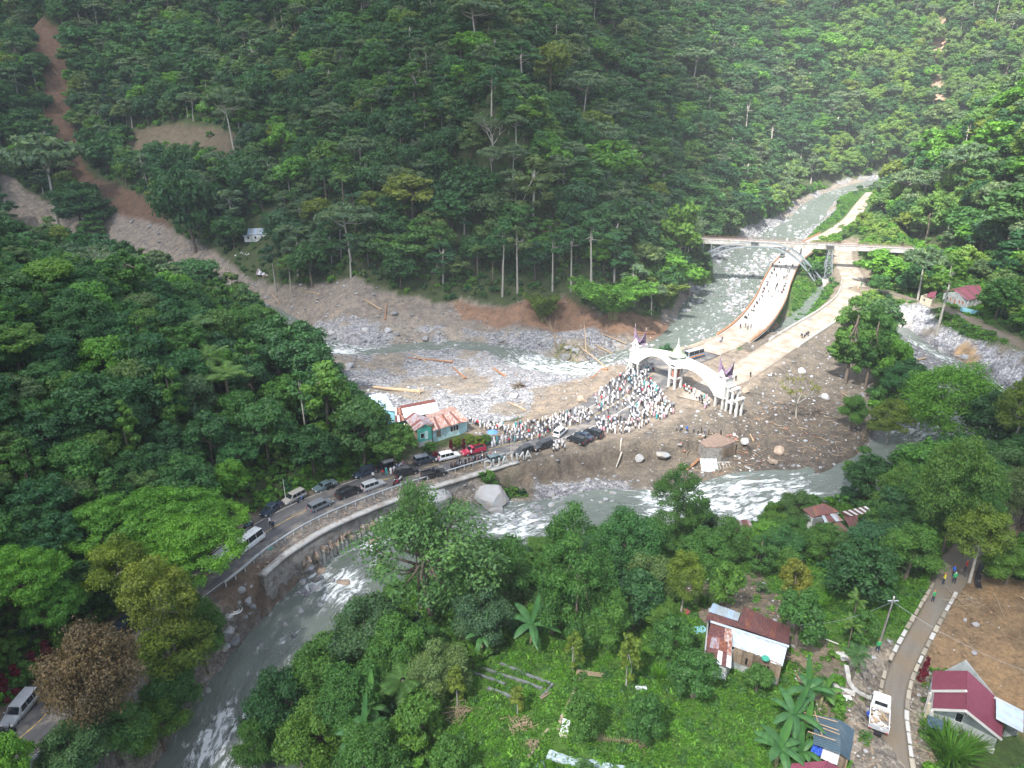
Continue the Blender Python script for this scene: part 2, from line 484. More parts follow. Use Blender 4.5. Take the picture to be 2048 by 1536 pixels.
def leafmat(name, cols, trans=.35, gloss=.25):
 """foliage: per-plant tone, per-leaf tone from the leaf's own colour attribute"""
 m, nt, no, li = new_mat(name)
 oi = N(no, "ShaderNodeObjectInfo")
 k = len(cols)
 st = [(i / (k - 1) if k > 1 else 0, c) for i, c in enumerate(cols)]
 if k == 1: st = [(0, cols[0]), (1, cols[0])]
 base = ramp(no, li, oi.outputs["Random"], st).outputs[0]
 at = N(no, "ShaderNodeAttribute", attribute_name="tone")
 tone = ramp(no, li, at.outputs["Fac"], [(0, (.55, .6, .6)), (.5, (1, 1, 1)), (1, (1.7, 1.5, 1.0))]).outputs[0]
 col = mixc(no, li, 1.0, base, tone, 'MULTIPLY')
 d = N(no, "ShaderNodeBsdfPrincipled")
 li.new(col, d.inputs["Base Color"]); d.inputs["Roughness"].default_value = .5; d.inputs["Specular IOR Level"].default_value = gloss
 t = N(no, "ShaderNodeBsdfTranslucent")
 tcol = mixc(no, li, 1.0, col, (1.25, 1.35, .6), 'MULTIPLY')
 li.new(tcol, t.inputs[0])
 mx = N(no, "ShaderNodeMixShader"); mx.inputs[0].default_value = trans
 li.new(d.outputs[0], mx.inputs[1]); li.new(t.outputs[0], mx.inputs[2])
 o = N(no, "ShaderNodeOutputMaterial"); li.new(mx.outputs[0], o.inputs[0])
 return m
M = {}
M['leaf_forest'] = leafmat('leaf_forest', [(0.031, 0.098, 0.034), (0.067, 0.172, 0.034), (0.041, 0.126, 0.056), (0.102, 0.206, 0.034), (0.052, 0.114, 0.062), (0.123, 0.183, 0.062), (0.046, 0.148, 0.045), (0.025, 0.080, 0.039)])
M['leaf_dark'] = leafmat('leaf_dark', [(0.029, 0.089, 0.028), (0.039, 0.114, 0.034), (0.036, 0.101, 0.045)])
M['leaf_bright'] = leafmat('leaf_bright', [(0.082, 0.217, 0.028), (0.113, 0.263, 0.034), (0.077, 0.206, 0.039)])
M['leaf_yellow'] = leafmat('leaf_yellow', [(0.133, 0.183, 0.025), (0.102, 0.172, 0.028), (0.154, 0.194, 0.034)])
M['leaf_grey'] = leafmat('leaf_grey', [(0.102, 0.172, 0.095), (0.086, 0.148, 0.073), (0.123, 0.183, 0.101)])
M['leaf_loose'] = leafmat('leaf_loose', [(0.077, 0.172, 0.056), (0.093, 0.183, 0.062)])
M['leaf_sunny'] = leafmat('leaf_sunny', [(0.135, 0.247, 0.055), (0.183, 0.286, 0.060), (0.109, 0.217, 0.060), (0.159, 0.236, 0.090)], .4)  # lightened leaf colour that imitates strong sun on the crowns
M['leaf_brown'] = leafmat('leaf_brown', [(.115, .085, .045), (.125, .095, .055)], .2)
M['leaf_orange'] = leafmat('leaf_orange', [(.28, .22, .03), (.13, .17, .03)], .3)
M['leaf_red'] = leafmat('leaf_red', [(.14, .012, .025), (.1, .01, .02)], .3)
M['leaf_shrub'] = leafmat('leaf_shrub', [(0.046, 0.126, 0.028), (0.072, 0.172, 0.034), (0.052, 0.143, 0.034), (0.098, 0.206, 0.036)])
M['leaf_weed'] = leafmat('leaf_weed', [(0.072, 0.194, 0.018), (0.093, 0.241, 0.022), (0.061, 0.160, 0.022), (0.102, 0.206, 0.039)], .4)
M['leaf_palm'] = leafmat('leaf_palm', [(0.052, 0.126, 0.034), (0.082, 0.160, 0.028), (0.041, 0.103, 0.034)], .3)
M['leaf_banana'] = leafmat('leaf_banana', [(0.082, 0.217, 0.045), (0.061, 0.172, 0.056), (0.123, 0.251, 0.045)], .4, .4)
M['bark'] = surf('bark', (.16, .13, .1), (.09, .07, .055), 3, .9, .03)
M['bark_pale'] = surf('bark_pale', (.42, .39, .34), (.26, .24, .2), 3, .9, .02)
M['culm'] = surf('culm', (.3, .3, .14), (.22, .18, .09), 2, .7)
M['deadwood'] = surf('deadwood', (.42, .31, .2), (.28, .2, .13), 2, .9, .02)
M['deadwood_red'] = surf('deadwood_red', (.34, .17, .09), (.22, .11, .06), 2, .9, .02)
M['straw'] = surf('straw', (.33, .26, .17), (.22, .16, .1), 4, .9)
M['rock'] = surf('rock', (.29, .3, .315), (.165, .17, .18), .9, .85, .05, rrange=.35, grime=(.3, .27, .22), gscale=.5)
M['rock_white'] = surf('rock_white', (.37, .37, .37), (.25, .25, .25), .7, .8, .05, rrange=.15, grime=(.33, .3, .26))
M['rock_brown'] = surf('rock_brown', (.36, .28, .21), (.22, .17, .13), 1, .9, .05, rrange=.2)
M['concrete'] = surf('concrete', (.46, .45, .42), (.33, .32, .3), .8, .85, .01, grime=(.24, .21, .17), gscale=.35)
M['concrete_dark'] = surf('concrete_dark', (.25, .24, .22), (.15, .14, .13), 1.2, .9, .02, grime=(.1, .085, .07), gscale=.7)
M['pile_concrete'] = surf('pile_concrete', (.5, .49, .45), (.34, .33, .3), 1.0, .85, .01, grime=(.17, .14, .11), gscale=.8, rrange=.15)
M['white_paint'] = surf('white_paint', (.58, .57, .55), (.47, .46, .435), .7, .6, 0, grime=(.52, .48, .42), gscale=.5)
M['steel_grey'] = surf('steel_grey', (.27, .3, .32), (.2, .225, .24), 1, .5, 0, metal=.2)
M['galv'] = surf('galv', (.55, .58, .6), (.45, .48, .5), 2, .45, 0, metal=.3)
M['steel_rust'] = surf('steel_rust', (.24, .12, .08), (.16, .08, .055), 2, .85)
M['orange_paint'] = surf('orange_paint', (.52, .23, .09), (.44, .2, .09), 1, .7, grime=(.38, .28, .2), gscale=.6)
M['gonjong'] = surf('gonjong', (.2, .14, .2), (.15, .1, .15), 1.5, .5)
M['dome_green'] = surf('dome_green', (.36, .5, .3), (.28, .4, .24), 1.5, .5)
M['wood_plank'] = surf('wood_plank', (.26, .2, .14), (.15, .11, .08), 2.5, .85, .01, rrange=.35)
M['black'] = surf('black', (.012, .012, .014), (.02, .02, .022), 3, .6)
M['glass'] = surf('glass', (.015, .02, .025), (.02, .026, .03), 3, .08, spec=.7)
M['rubber'] = surf('rubber', (.018, .018, .018), (.03, .03, .03), 5, .8)
M['rim'] = surf('rim', (.5, .5, .5), (.4, .4, .4), 5, .35, metal=.7)
M['lamp'] = surf('lamp', (.75, .75, .72), (.65, .65, .62), 5, .15, spec=.8)
M['tail'] = surf('tail', (.45, .02, .02), (.35, .02, .02), 5, .2, spec=.8)
M['yellow_line'] = surf('yellow_line', (.6, .4, .1), (.45, .32, .1), 1, .8, grime=(.15, .13, .1), gscale=1.2)
M['white_line'] = surf('white_line', (.7, .69, .66), (.55, .54, .5), 1, .8, grime=(.22, .2, .17), gscale=1.2)
def car_paint(n, c): return surf('paint_' + n, c, tuple(x * .93 for x in c), 2, .3, coat=.6, spec=.5, grime=tuple(.75 * x + .03 for x in c), gscale=1.2)
for n_, c_ in dict(black=(.012, .013, .016), silver=(.42, .43, .44), grey=(.16, .18, .2), white=(.78, .78, .77), red=(.42, .02, .06), navy=(.02, .035, .06),
     teal=(.1, .15, .16), champagne=(.36, .34, .3), blue=(.1, .2, .35), orange=(.7, .25, .03)).items():
 M['p_' + n_] = car_paint(n_, c_)
def roofmat(name, c1, c2, rust=(.2, .075, .04), amount=.5, pitch=6.0, axis='X', scale=.5):
 """corrugated sheet: the corrugations are geometry-scale relief, rust in patches that follow the sheets"""
 m, nt, no, li = new_mat(name)
 tc = N(no, "ShaderNodeTexCoord")
 mp = N(no, "ShaderNodeMapping"); li.new(tc.outputs["Object"], mp.inputs[0])
 mp.inputs["Scale"].default_value = (1, .35, .35) if axis == 'X' else (.35, 1, .35)
 n = noise(no, li, scale * 2.2, 6, .7, mp.outputs[0])
 f = ramp(no, li, n.outputs[0], [(amount - .06, 0.0), (amount + .06, 1.0)]).outputs[0]
 n2 = noise(no, li, 1.3, 4, .6, tc.outputs["Object"])
 col = ramp(no, li, n2.outputs[0], [(.35, c1), (.65, c2)]).outputs[0]
 rc = ramp(no, li, n2.outputs[0], [(.3, rust), (.7, tuple(x * 1.5 for x in rust))]).outputs[0]
 col = mixc(no, li, f, rc, col)
 w = N(no, "ShaderNodeTexWave", wave_type='BANDS', bands_direction=axis)
 w.inputs["Scale"].default_value = pitch / 3.0
 li.new(tc.outputs["Object"], w.inputs[0])
 p = N(no, "ShaderNodeBsdfPrincipled")
 li.new(col, p.inputs["Base Color"]); p.inputs["Roughness"].default_value = .5; p.inputs["Metallic"].default_value = .15
 li.new(bump(no, li, w.outputs[1], .8, .02), p.inputs["Normal"])
 o = N(no, "ShaderNodeOutputMaterial"); li.new(p.outputs[0], o.inputs[0])
 return m
M['roof_rust'] = roofmat('roof_rust', (.17, .055, .045), (.13, .05, .045), (.2, .08, .04), .4)
M['roof_orange_rust'] = roofmat('roof_orange_rust', (.44, .38, .35), (.36, .29, .27), (.24, .095, .055), .5, scale=1.6)
M['roof_grey_rust'] = roofmat('roof_grey_rust', (.36, .34, .37), (.25, .22, .25), (.2, .08, .06), .47, scale=1.0)
M['roof_zinc'] = roofmat('roof_zinc', (.42, .47, .5), (.34, .39, .42), (.38, .3, .26), .33)
M['roof_white'] = roofmat('roof_white', (.72, .73, .74), (.62, .64, .66), (.6, .58, .55), .3)
M['roof_blue'] = roofmat('roof_blue', (.42, .52, .64), (.36, .46, .58), (.3, .38, .46), .33)
M['roof_maroon'] = roofmat('roof_maroon', (.24, .06, .095), (.2, .05, .08), (.22, .085, .1), .28)
M['roof_slate'] = roofmat('roof_slate', (.06, .1, .13), (.045, .08, .105), (.08, .1, .11), .4)
M['roof_darkred'] = roofmat('roof_darkred', (.15, .06, .055), (.11, .045, .045), (.19, .085, .055), .38)
M['wall_mint'] = surf('wall_mint', (.42, .62, .62), (.34, .54, .55), 1.2, .8, grime=(.3, .36, .34), gscale=.7)
M['wall_teal'] = surf('wall_teal', (.05, .34, .27), (.04, .28, .23), 1.2, .8, grime=(.09, .2, .17), gscale=.8)
M['wall_blue'] = surf('wall_blue', (.26, .55, .62), (.22, .48, .55), 1.2, .8, grime=(.2, .36, .4), gscale=.8)
M['wall_grey'] = surf('wall_grey', (.38, .4, .39), (.27, .29, .28), .9, .85, grime=(.17, .2, .18), gscale=.5)
M['wall_white'] = surf('wall_white', (.74, .75, .74), (.62, .63, .62), .9, .8, grime=(.4, .39, .35), gscale=.5)
M['wall_cream'] = surf('wall_cream', (.62, .56, .42), (.52, .46, .34), .9, .8, grime=(.3, .27, .2))
M['ruin_brown'] = surf('ruin_brown', (.2, .145, .11), (.13, .1, .08), 1.6, .95, .05, grime=(.26, .17, .13), gscale=1.5)
M['letter_paint'] = surf('letter_paint', (.5, .5, .48), (.4, .4, .38), 2, .7)
M['brick_red'] = surf('brick_red', (.34, .16, .11), (.24, .11, .08), 3, .9)
M['tarp_blue'] = surf('tarp_blue', (.02, .09, .5), (.02, .07, .4), 2, .45)
M['plastic_white'] = surf('plastic_white', (.75, .76, .78), (.65, .66, .68), 3, .5)
M['cloth_blue'] = surf('cloth_blue', (.12, .28, .55), (.1, .24, .5), 3, .6)
M['green_paint'] = surf('green_paint', (.04, .3, .2), (.04, .25, .17), 3, .5)
def ground_mat():
 m, nt, no, li = new_mat('ground')
 at = N(no, "ShaderNodeAttribute", attribute_name="alb")
 kd = N(no, "ShaderNodeAttribute", attribute_name="kindmix")      # r stony, g bare wet mud, b vegetated
 sep = N(no, "ShaderNodeSeparateColor"); li.new(kd.outputs["Color"], sep.inputs[0])
 geo = N(no, "ShaderNodeNewGeometry")
 pos = geo.outputs["Position"]
 n1 = noise(no, li, .35, 6, .65, pos)
 n2 = noise(no, li, 2.6, 5, .7, pos)
 tone = ramp(no, li, n1.outputs[0], [(.3, (.58, .58, .6)), (.5, (1, 1, 1)), (.7, (1.4, 1.32, 1.2))]).outputs[0]
 col = mixc(no, li, 1.0, at.outputs["Color"], tone, 'MULTIPLY')
 fine = ramp(no, li, n2.outputs[0], [(.32, (.55, .55, .55)), (.5, (1, 1, 1)), (.7, (1.4, 1.4, 1.4))]).outputs[0]
 col = mixc(no, li, .8, col, fine, 'MULTIPLY')
 # cobbles and pebbles
 vo = N(no, "ShaderNodeTexVoronoi"); vo.inputs["Scale"].default_value = 1.5; vo.inputs["Randomness"].default_value = 1
 li.new(pos, vo.inputs["Vector"])
 vo2 = N(no, "ShaderNodeTexVoronoi"); vo2.inputs["Scale"].default_value = 4.5
 li.new(pos, vo2.inputs["Vector"])
 cc = mixc(no, li, .5, vo.outputs["Color"], vo2.outputs["Color"])
 g = N(no, "ShaderNodeRGBToBW"); li.new(cc, g.inputs[0])
 peb = ramp(no, li, g.outputs[0], [(.25, (.5, .5, .52)), (.5, (.95, .95, .97)), (.75, (1.55, 1.55, 1.55))]).outputs[0]
 pc = mixc(no, li, 1.0, col, peb, 'MULTIPLY')
 col = mixc(no, li, sep.outputs[0], col, pc)
 p = N(no, "ShaderNodeBsdfPrincipled")
 li.new(col, p.inputs["Base Color"])
 rr = ramp(no, li, sep.outputs[1], [(0, .95), (1, .6)]).outputs[0]
 li.new(rr, p.inputs["Roughness"]); p.inputs["Specular IOR Level"].default_value = .25
 add = N(no, "ShaderNodeMath", operation='MULTIPLY_ADD')
 li.new(vo.outputs["Distance"], add.inputs[0]); mu = N(no, "ShaderNodeMath", operation='MULTIPLY'); li.new(sep.outputs[0], mu.inputs[0]); mu.inputs[1].default_value = -1.2
 li.new(mu.outputs[0], add.inputs[1]); li.new(n2.outputs[0], add.inputs[2])
 li.new(bump(no, li, add.outputs[0], .8, .35), p.inputs["Normal"])
 o = N(no, "ShaderNodeOutputMaterial"); li.new(p.outputs[0], o.inputs[0])
 return m
M['ground'] = ground_mat()
def road_mat(name, c1, c2, mud, amount):
 m, nt, no, li = new_mat(name)
 uv = N(no, "ShaderNodeUVMap", uv_map="UVMap")
 mp = N(no, "ShaderNodeMapping"); li.new(uv.outputs[0], mp.inputs[0]); mp.inputs["Scale"].default_value = (.05, 1, 1)
 n1 = noise(no, li, 1.4, 5, .6, mp.outputs[0])
 geo = N(no, "ShaderNodeNewGeometry")
 n2 = noise(no, li, .3, 6, .65, geo.outputs["Position"])
 n3 = noise(no, li, 9, 3, .6, geo.outputs["Position"])
 col = ramp(no, li, n1.outputs[0], [(.3, c1), (.7, c2)]).outputs[0]
 f = ramp(no, li, n2.outputs[0], [(amount - .1, 0.0), (amount + .12, .9)]).outputs[0]
 col = mixc(no, li, f, col, mud)
 fi = ramp(no, li, n3.outputs[0], [(.3, (.8, .8, .8)), (.7, (1.2, 1.2, 1.2))]).outputs[0]
 col = mixc(no, li, .7, col, fi, 'MULTIPLY')
 p = N(no, "ShaderNodeBsdfPrincipled"); li.new(col, p.inputs["Base Color"])
 p.inputs["Roughness"].default_value = .75; p.inputs["Specular IOR Level"].default_value = .3
 li.new(bump(no, li, n3.outputs[0], .3, .03), p.inputs["Normal"])
 o = N(no, "ShaderNodeOutputMaterial"); li.new(p.outputs[0], o.inputs[0])
 return m
M['asphalt'] = road_mat('asphalt', (.075, .075, .08), (.115, .112, .11), (.3, .26, .21), .58)
M['asphalt_plaza'] = road_mat('asphalt_plaza', (.13, .14, .16), (.17, .18, .2), (.42, .36, .28), .5)
M['road_dusty'] = road_mat('road_dusty', (.33, .295, .25), (.4, .365, .315), (.235, .185, .135), .47)
M['lane_concrete'] = road_mat('lane_concrete', (.17, .155, .13), (.12, .11, .095), (.16, .125, .085), .48)
M['bridge_road'] = road_mat('bridge_road', (.3, .29, .27), (.37, .355, .33), (.36, .31, .25), .56)
def water_mat():
 m, nt, no, li = new_mat('river_water')
 uv = N(no, "ShaderNodeUVMap", uv_map="UVMap")               # u runs downstream in metres, v across in metres
 fo = N(no, "ShaderNodeAttribute", attribute_name="foam")
 mp = N(no, "ShaderNodeMapping"); li.new(uv.outputs[0], mp.inputs[0]); mp.inputs["Scale"].default_value = (.35, 1, 1)
 n1 = noise(no, li, .55, 7, .68, mp.outputs[0], 1.2)
 n2 = noise(no, li, 2.2, 5, .65, mp.outputs[0], .8)
 s = N(no, "ShaderNodeMath", operation='MULTIPLY_ADD'); li.new(n2.outputs[0], s.inputs[0]); s.inputs[1].default_value = .4; li.new(n1.outputs[0], s.inputs[2])
 t = N(no, "ShaderNodeMath", operation='MULTIPLY_ADD'); li.new(fo.outputs["Fac"], t.inputs[0]); t.inputs[1].default_value = .34; li.new(s.outputs[0], t.inputs[2])
 f = ramp(no, li, t.outputs[0], [(.88, 0.0), (.97, .4), (1.12, 1.0)]).outputs[0]
 dc = ramp(no, li, n1.outputs[0], [(.3, (.095, .115, .098)), (.7, (.15, .175, .15))]).outputs[0]
 col = mixc(no, li, f, dc, (.62, .65, .64))
 p = N(no, "ShaderNodeBsdfPrincipled"); li.new(col, p.inputs["Base Color"])
 r = ramp(no, li, f, [(0, .16), (1, .8)]).outputs[0]; li.new(r, p.inputs["Roughness"])
 p.inputs["IOR"].default_value = 1.33
 ad = N(no, "ShaderNodeMath", operation='ADD'); li.new(s.outputs[0], ad.inputs[0]); li.new(f, ad.inputs[1])
 li.new(bump(no, li, ad.outputs[0], .7, .35), p.inputs["Normal"])
 o = N(no, "ShaderNodeOutputMaterial"); li.new(p.outputs[0], o.inputs[0])
 return m
M['water'] = water_mat()
# ---------------------------------------------------------------- zones of the ground (raster, 1 m)
jx = gx + 2.2 * fbm(gx, gy, 9, 3, 71); jy = gy + 2.2 * fbm(gx, gy, 9, 3, 72)
ALB = np.zeros(gx.shape + (3,)); ALB[:] = (.045, .062, .022)
STONE = np.zeros(gx.shape); WET = np.zeros(gx.shape); VEG = np.ones(gx.shape)
inval = inpoly(gx, gy, VALLEY)
nz = fbm(gx, gy, 20, 4, 77)
def zone(P, col, stone=0.0, wet=0.0, veg=0.0, mask=None, soft=0.0):
 if mask is None:
  P = np.array(P)
  bx0, by0 = P.min(0) - 6; bx1, by1 = P.max(0) + 6
  i0 = int(max(0, bx0 - X0)); i1 = int(min(len(RX), bx1 - X0 + 2)); j0 = int(max(0, by0 - Y0)); j1 = int(min(len(RY), by1 - Y0 + 2))
  if i1 <= i0 or j1 <= j0: return
  mk = np.zeros(gx.shape, bool)
  mk[j0:j1, i0:i1] = inpoly(jx[j0:j1, i0:i1], jy[j0:j1, i0:i1], P)
 else:
  mk = mask
 ALB[mk] = col; STONE[mk] = stone; WET[mk] = wet; VEG[mk] = veg
def pz(lst, *a, **k): zone(GPOLY(lst), *a, **k)
near = (gy < 112) & inval
GREEN = (.06, .13, .02)
zone(None, (.05, .085, .022), mask=inval & (gx > 20), veg=1)
# village plateau, right of the river
pz([(900, 1400), (1000, 1290), (1180, 1240), (1330, 1130), (1560, 1120), (1760, 1190), (1870, 1150), (1900, 1190), (1800, 1420), (1760, 1600), (800, 1600)], GREEN, veg=.6)
pz([(1390, 1200), (1440, 1140), (1520, 1150), (1590, 1230), (1700, 1310), (1720, 1400), (1660, 1460), (1590, 1400), (1580, 1340), (1400, 1350)], (.17, .14, .1), stone=.25, veg=.25)
pz([(1345, 1150), (1440, 1130), (1560, 1190), (1530, 1240), (1400, 1220), (1350, 1200)], (.12, .1, .07), stone=.3, veg=.1)
pz([(1900, 1160), (1990, 1150), (2090, 1180), (2200, 1500), (2048, 1480), (1990, 1400), (1860, 1340), (1830, 1310), (1880, 1210)], (.185, .125, .07), stone=.15, veg=0)
pz([(1790, 1300), (1840, 1290), (1870, 1380), (1850, 1440), (1880, 1560), (1700, 1600), (1690, 1420), (1700, 1340), (1760, 1260)], (.2, .175, .14), stone=.8, veg=.04)
pz([(1920, 1100), (1990, 1040), (2060, 1010), (2060, 1060), (1990, 1130), (1930, 1170)], (.15, .11, .08), veg=0)
pz([(1940, 950), (1990, 930), (2060, 960), (2060, 1010), (1980, 990)], (.22, .17, .12), veg=.1)
# banks of the near river
# (the left bank is a raw brown slip at the end of the wall)
dB, sB, (zB, wB) = dline(jx, jy, RIVER_B)
zone(None, (.19, .17, .145), mask=(dB < wB + np.where((gy < 98) | (sB > 0), 1.6, 5.5)) & (gy < 132), stone=.7, wet=.5, veg=0)
pz([(415, 1165), (480, 1130), (560, 1110), (600, 1120), (560, 1160), (500, 1190), (440, 1225)], (.13, .095, .07), veg=0)
zone(None, (.36, .36, .37), mask=(dB < wB + 7) & (gy > 132), stone=1, veg=0)
# far river, its gravel and its mud
dA, sA, (zA, wA) = dline(jx, jy, RIVER_A)
zone(None, (.23, .228, .23), mask=(dA < wA + 5) & (gy > 180), stone=1, veg=0)
pz([(300, 445), (420, 490), (500, 560), (640, 568), (720, 560), (790, 590), (870, 600), (960, 606), (1060, 600), (1130, 590), (1180, 630), (1260, 650), (1360, 640),
 (1400, 650), (1360, 690), (1300, 700), (1240, 690), (1100, 668), (900, 662), (700, 668), (560, 650), (400, 560)], (.18, .155, .13), stone=.3, wet=.2, veg=0)
pz([(900, 605), (1060, 600), (1130, 592), (1200, 640), (1340, 650), (1350, 680), (1200, 668), (1060, 655), (930, 640)], (.19, .115, .075), stone=.15, veg=0)
pz([(480, 650), (620, 655), (900, 655), (1100, 664), (1250, 688), (1300, 700), (1240, 745), (1190, 790), (1080, 812), (1010, 838), (930, 848), (860, 852), (700, 850), (560, 700)],
 (.225, .225, .23), stone=1, veg=0)
pz([(1090, 775), (1180, 752), (1250, 730), (1420, 700), (1500, 700), (1600, 690), (1660, 690), (1500, 780), (1480, 840), (1380, 850), (1180, 880), (1060, 905), (960, 900), (930, 855), (1030, 838)],
 (.205, .168, .13), stone=.25, veg=0)
pz([(1480, 700), (1560, 650), (1590, 600), (1640, 610), (1620, 660), (1680, 650), (1740, 700), (1740, 860), (1720, 930), (1690, 975), (1640, 985), (1500, 985), (1380, 970), (1270, 985),
 (1060, 1010), (1020, 960), (1060, 900), (1200, 880), (1350, 845), (1440, 815), (1500, 770), (1580, 720), (1530, 715)], (.13, .11, .086), stone=.35, veg=0)
pz([(1045, 922), (1075, 925), (1165, 905), (1245, 886), (1310, 886), (1300, 930), (1240, 940), (1160, 950), (1080, 968), (1035, 955)], (.12, .1, .078), stone=.15, veg=0)
pz([(1340, 655), (1450, 650), (1470, 700), (1340, 715)], (.3, .25, .19), stone=.5, veg=0)
pz([(1470, 830), (1640, 790), (1740, 850), (1730, 930), (1640, 975), (1500, 965), (1470, 880)], (.095, .079, .062), stone=.4, veg=0)
# patches of mud and sand among the gravel
mkp = (STONE > .9) & (fbm(gx, gy, 13, 4, 131) > .17) & (gy > 150)
ALB[mkp] = (.2, .175, .145); STONE[mkp] = .3
pz([(1065, 972), (1160, 962), (1250, 955), (1275, 985), (1250, 1010), (1060, 1020)], (.21, .21, .215), stone=1, veg=0)
# side creek on the right
pz([(1760, 680), (1830, 665), (1990, 745), (2060, 775), (2060, 830), (1950, 870), (1880, 800), (1800, 780), (1770, 720)], (.17, .17, .175), stone=1, veg=0)
pz([(1915, 690), (1950, 680), (1965, 720), (1940, 735), (1910, 720)], (.36, .25, .14), veg=0)
# slips on the mountain sides
pz([(58, 62), (130, 66), (142, 130), (138, 200), (156, 290), (170, 340), (250, 372), (330, 425), (350, 470), (240, 480), (180, 410), (140, 350), (100, 300), (85, 180)], (.115, .07, .045), veg=0)
pz([(0, 345), (60, 380), (150, 420), (300, 440), (420, 500), (480, 560), (330, 540), (200, 480), (0, 430)], (.2, .17, .14), stone=.5, veg=0)
pz([(260, 260), (330, 250), (440, 255), (490, 290), (470, 320), (330, 330), (270, 345), (230, 330)], (.1, .08, .052), veg=.12)
pz([(1868, 38), (1895, 40), (1890, 90), (1872, 130), (1888, 190), (1886, 245), (1872, 200), (1858, 120)], (.34, .22, .16), veg=0)
pz([(1086, 455), (1120, 458), (1118, 480), (1088, 478)], (.22, .12, .08), veg=0)
pz([(370, 38), (520, 60), (620, 70), (630, 100), (560, 92), (480, 68), (380, 48)], (.14, .15, .05), veg=.2)
pz([(1600, 560), (1650, 570), (1668, 590), (1640, 640), (1600, 645), (1580, 610)], (.09, .16, .03), veg=.5)
pz([(1800, 490), (1850, 488), (1880, 505), (1860, 520), (1810, 505)], (.3, .24, .17), veg=.1)
pz([(1780, 630), (1830, 625), (1830, 660), (1775, 660)], (.36, .34, .32), stone=.9, veg=0)
_p = PADS[-1]; zone(None, (.05, .09, .025), mask=np.hypot(jx - _p[0], jy - _p[1]) < 12, veg=1)
# verges of the roads
for L_, w_ in ((ROAD_MAIN, 1.2), (ROAD_SIDE, 2.5), (LANE, .3), (PATH, .5)):
 dd, sd, (zr, hw) = dline(jx, jy, L_)
 mk = dd < hw + w_ + (2.6 * ((sd < 0) & (gy > 96)) if L_ is ROAD_MAIN else 0)
 VEG[mk] = 0
 mk2 = mk & (ALB[..., 1] > ALB[..., 0])
 ALB[mk2] = (.19, .16, .12)
dd, sd, (zr, hw) = dline(jx, jy, BRIDGE_CL)
BR_NEAR = dd < hw + 1.5
VEG[BR_NEAR] = 0
def rq(Rr, x, y):
 i = np.clip((np.asarray(x) - X0).astype(int), 0, len(RX) - 2); j = np.clip((np.asarray(y) - Y0).astype(int), 0, len(RY) - 2)
 return Rr[j, i]
def rlin(Rr, x, y):
 fx = np.clip((x - X0), 0, len(RX) - 1.001); fy = np.clip((y - Y0), 0, len(RY) - 1.001)
 i = fx.astype(int); j = fy.astype(int); a = fx - i; b = fy - j
 if Rr.ndim == 3: a = a[..., None]; b = b[..., None]
 return (Rr[j, i] * (1 - a) + Rr[j, i + 1] * a) * (1 - b) + (Rr[j + 1, i] * (1 - a) + Rr[j + 1, i + 1] * a) * b
# ---------------------------------------------------------------- the ground sheet
ys = [18.0]
while ys[-1] < 855: ys.append(ys[-1] + max(.5, ys[-1] * .0062))
ys = np.array(ys)
NU = 600
u_ = np.linspace(-1, 1, NU)
mx = u_[None, :] * (ys[:, None] * .92 + 62); my = np.repeat(ys[:, None], NU, 1)
mz = hq(mx, my)
st = rlin(STONE, mx, my); bare = 1 - rlin(VEG, mx, my)
road_d = np.minimum(np.minimum(dline(mx, my, ROAD_MAIN)[0] - 3 * (my > 135), dline(mx, my, BRIDGE_CL[:9])[0]), np.minimum(dline(mx, my, ROAD_SIDE)[0] + 1, dline(mx, my, PATH)[0] + 2.5))
keep = sstep(4.5, 6.5, road_d)
mud = sstep(.05, .3, bare) * keep
for P_ in PADS:
 mud = mud * (1 - .8 * (np.hypot(mx - P_[0], my - P_[1]) < P_[2]))
mz = mz + mud * ((my < 90) & (mx > 36)) * (.9 * np.abs(fbm(mx, my, 3.4, 4, 49)) - .1)
mz = mz + mud * (.42 * fbm(mx, my, 5.5, 4, 41) + .5 * np.abs(fbm(mx, my, 3.1, 3, 44)) * st) + (1 - bare) * .25 * fbm(mx, my, 3, 2, 47) * keep
mz = mz + keep * .9 * sstep(.5, .9, bare) * fbm(mx, my * .5, 13, 4, 58) * (np.abs(mx - 75) < 60) * (my > 110) * (my < 190) * (mz > -5)
V_ = np.stack([mx, my, mz], -1).reshape(-1, 3)
idx = np.arange(len(ys) * NU).reshape(len(ys), NU)
F_ = np.stack([idx[:-1, :-1], idx[:-1, 1:], idx[1:, 1:], idx[1:, :-1]], -1).reshape(-1, 4)
me = mesh_np("ground", V_, F_, [M['ground']], smooth_=True)
al = rlin(ALB, mx, my).reshape(-1, 3)
a4 = np.ones((len(V_), 4), np.float32); a4[:, :3] = al
ca = me.color_attributes.new("alb", 'FLOAT_COLOR', 'POINT'); ca.data.foreach_set("color", a4.ravel())
k4 = np.ones((len(V_), 4), np.float32); k4[:, 0] = st.ravel(); k4[:, 1] = rlin(WET, mx, my).ravel(); k4[:, 2] = 1 - bare.ravel()
ca = me.color_attributes.new("kindmix", 'FLOAT_COLOR', 'POINT'); ca.data.foreach_set("color", k4.ravel())
tag(link("ground", me), kind="structure")
# ground surface as built (for standing things on it)
def hs(x, y):
 x = np.asarray(x, float); y = np.asarray(y, float)
 j = np.clip(np.searchsorted(ys, y) - 1, 0, len(ys) - 2)
 b = np.clip((y - ys[j]) / (ys[j + 1] - ys[j]), 0, 1)
 def at_row(jj):
  t = (x / (ys[jj] * .92 + 62) + 1) / 2 * (NU - 1)
  i = np.clip(t.astype(int) if hasattr(t, 'astype') else int(t), 0, NU - 2); a = np.clip(t - i, 0, 1)
  return mz[jj, i] * (1 - a) + mz[jj, i + 1] * a
 return at_row(j) * (1 - b) + at_row(j + 1) * b
def GS(u, v):
 p = G(u, v); p.z = float(hs(p.x, p.y)); return p
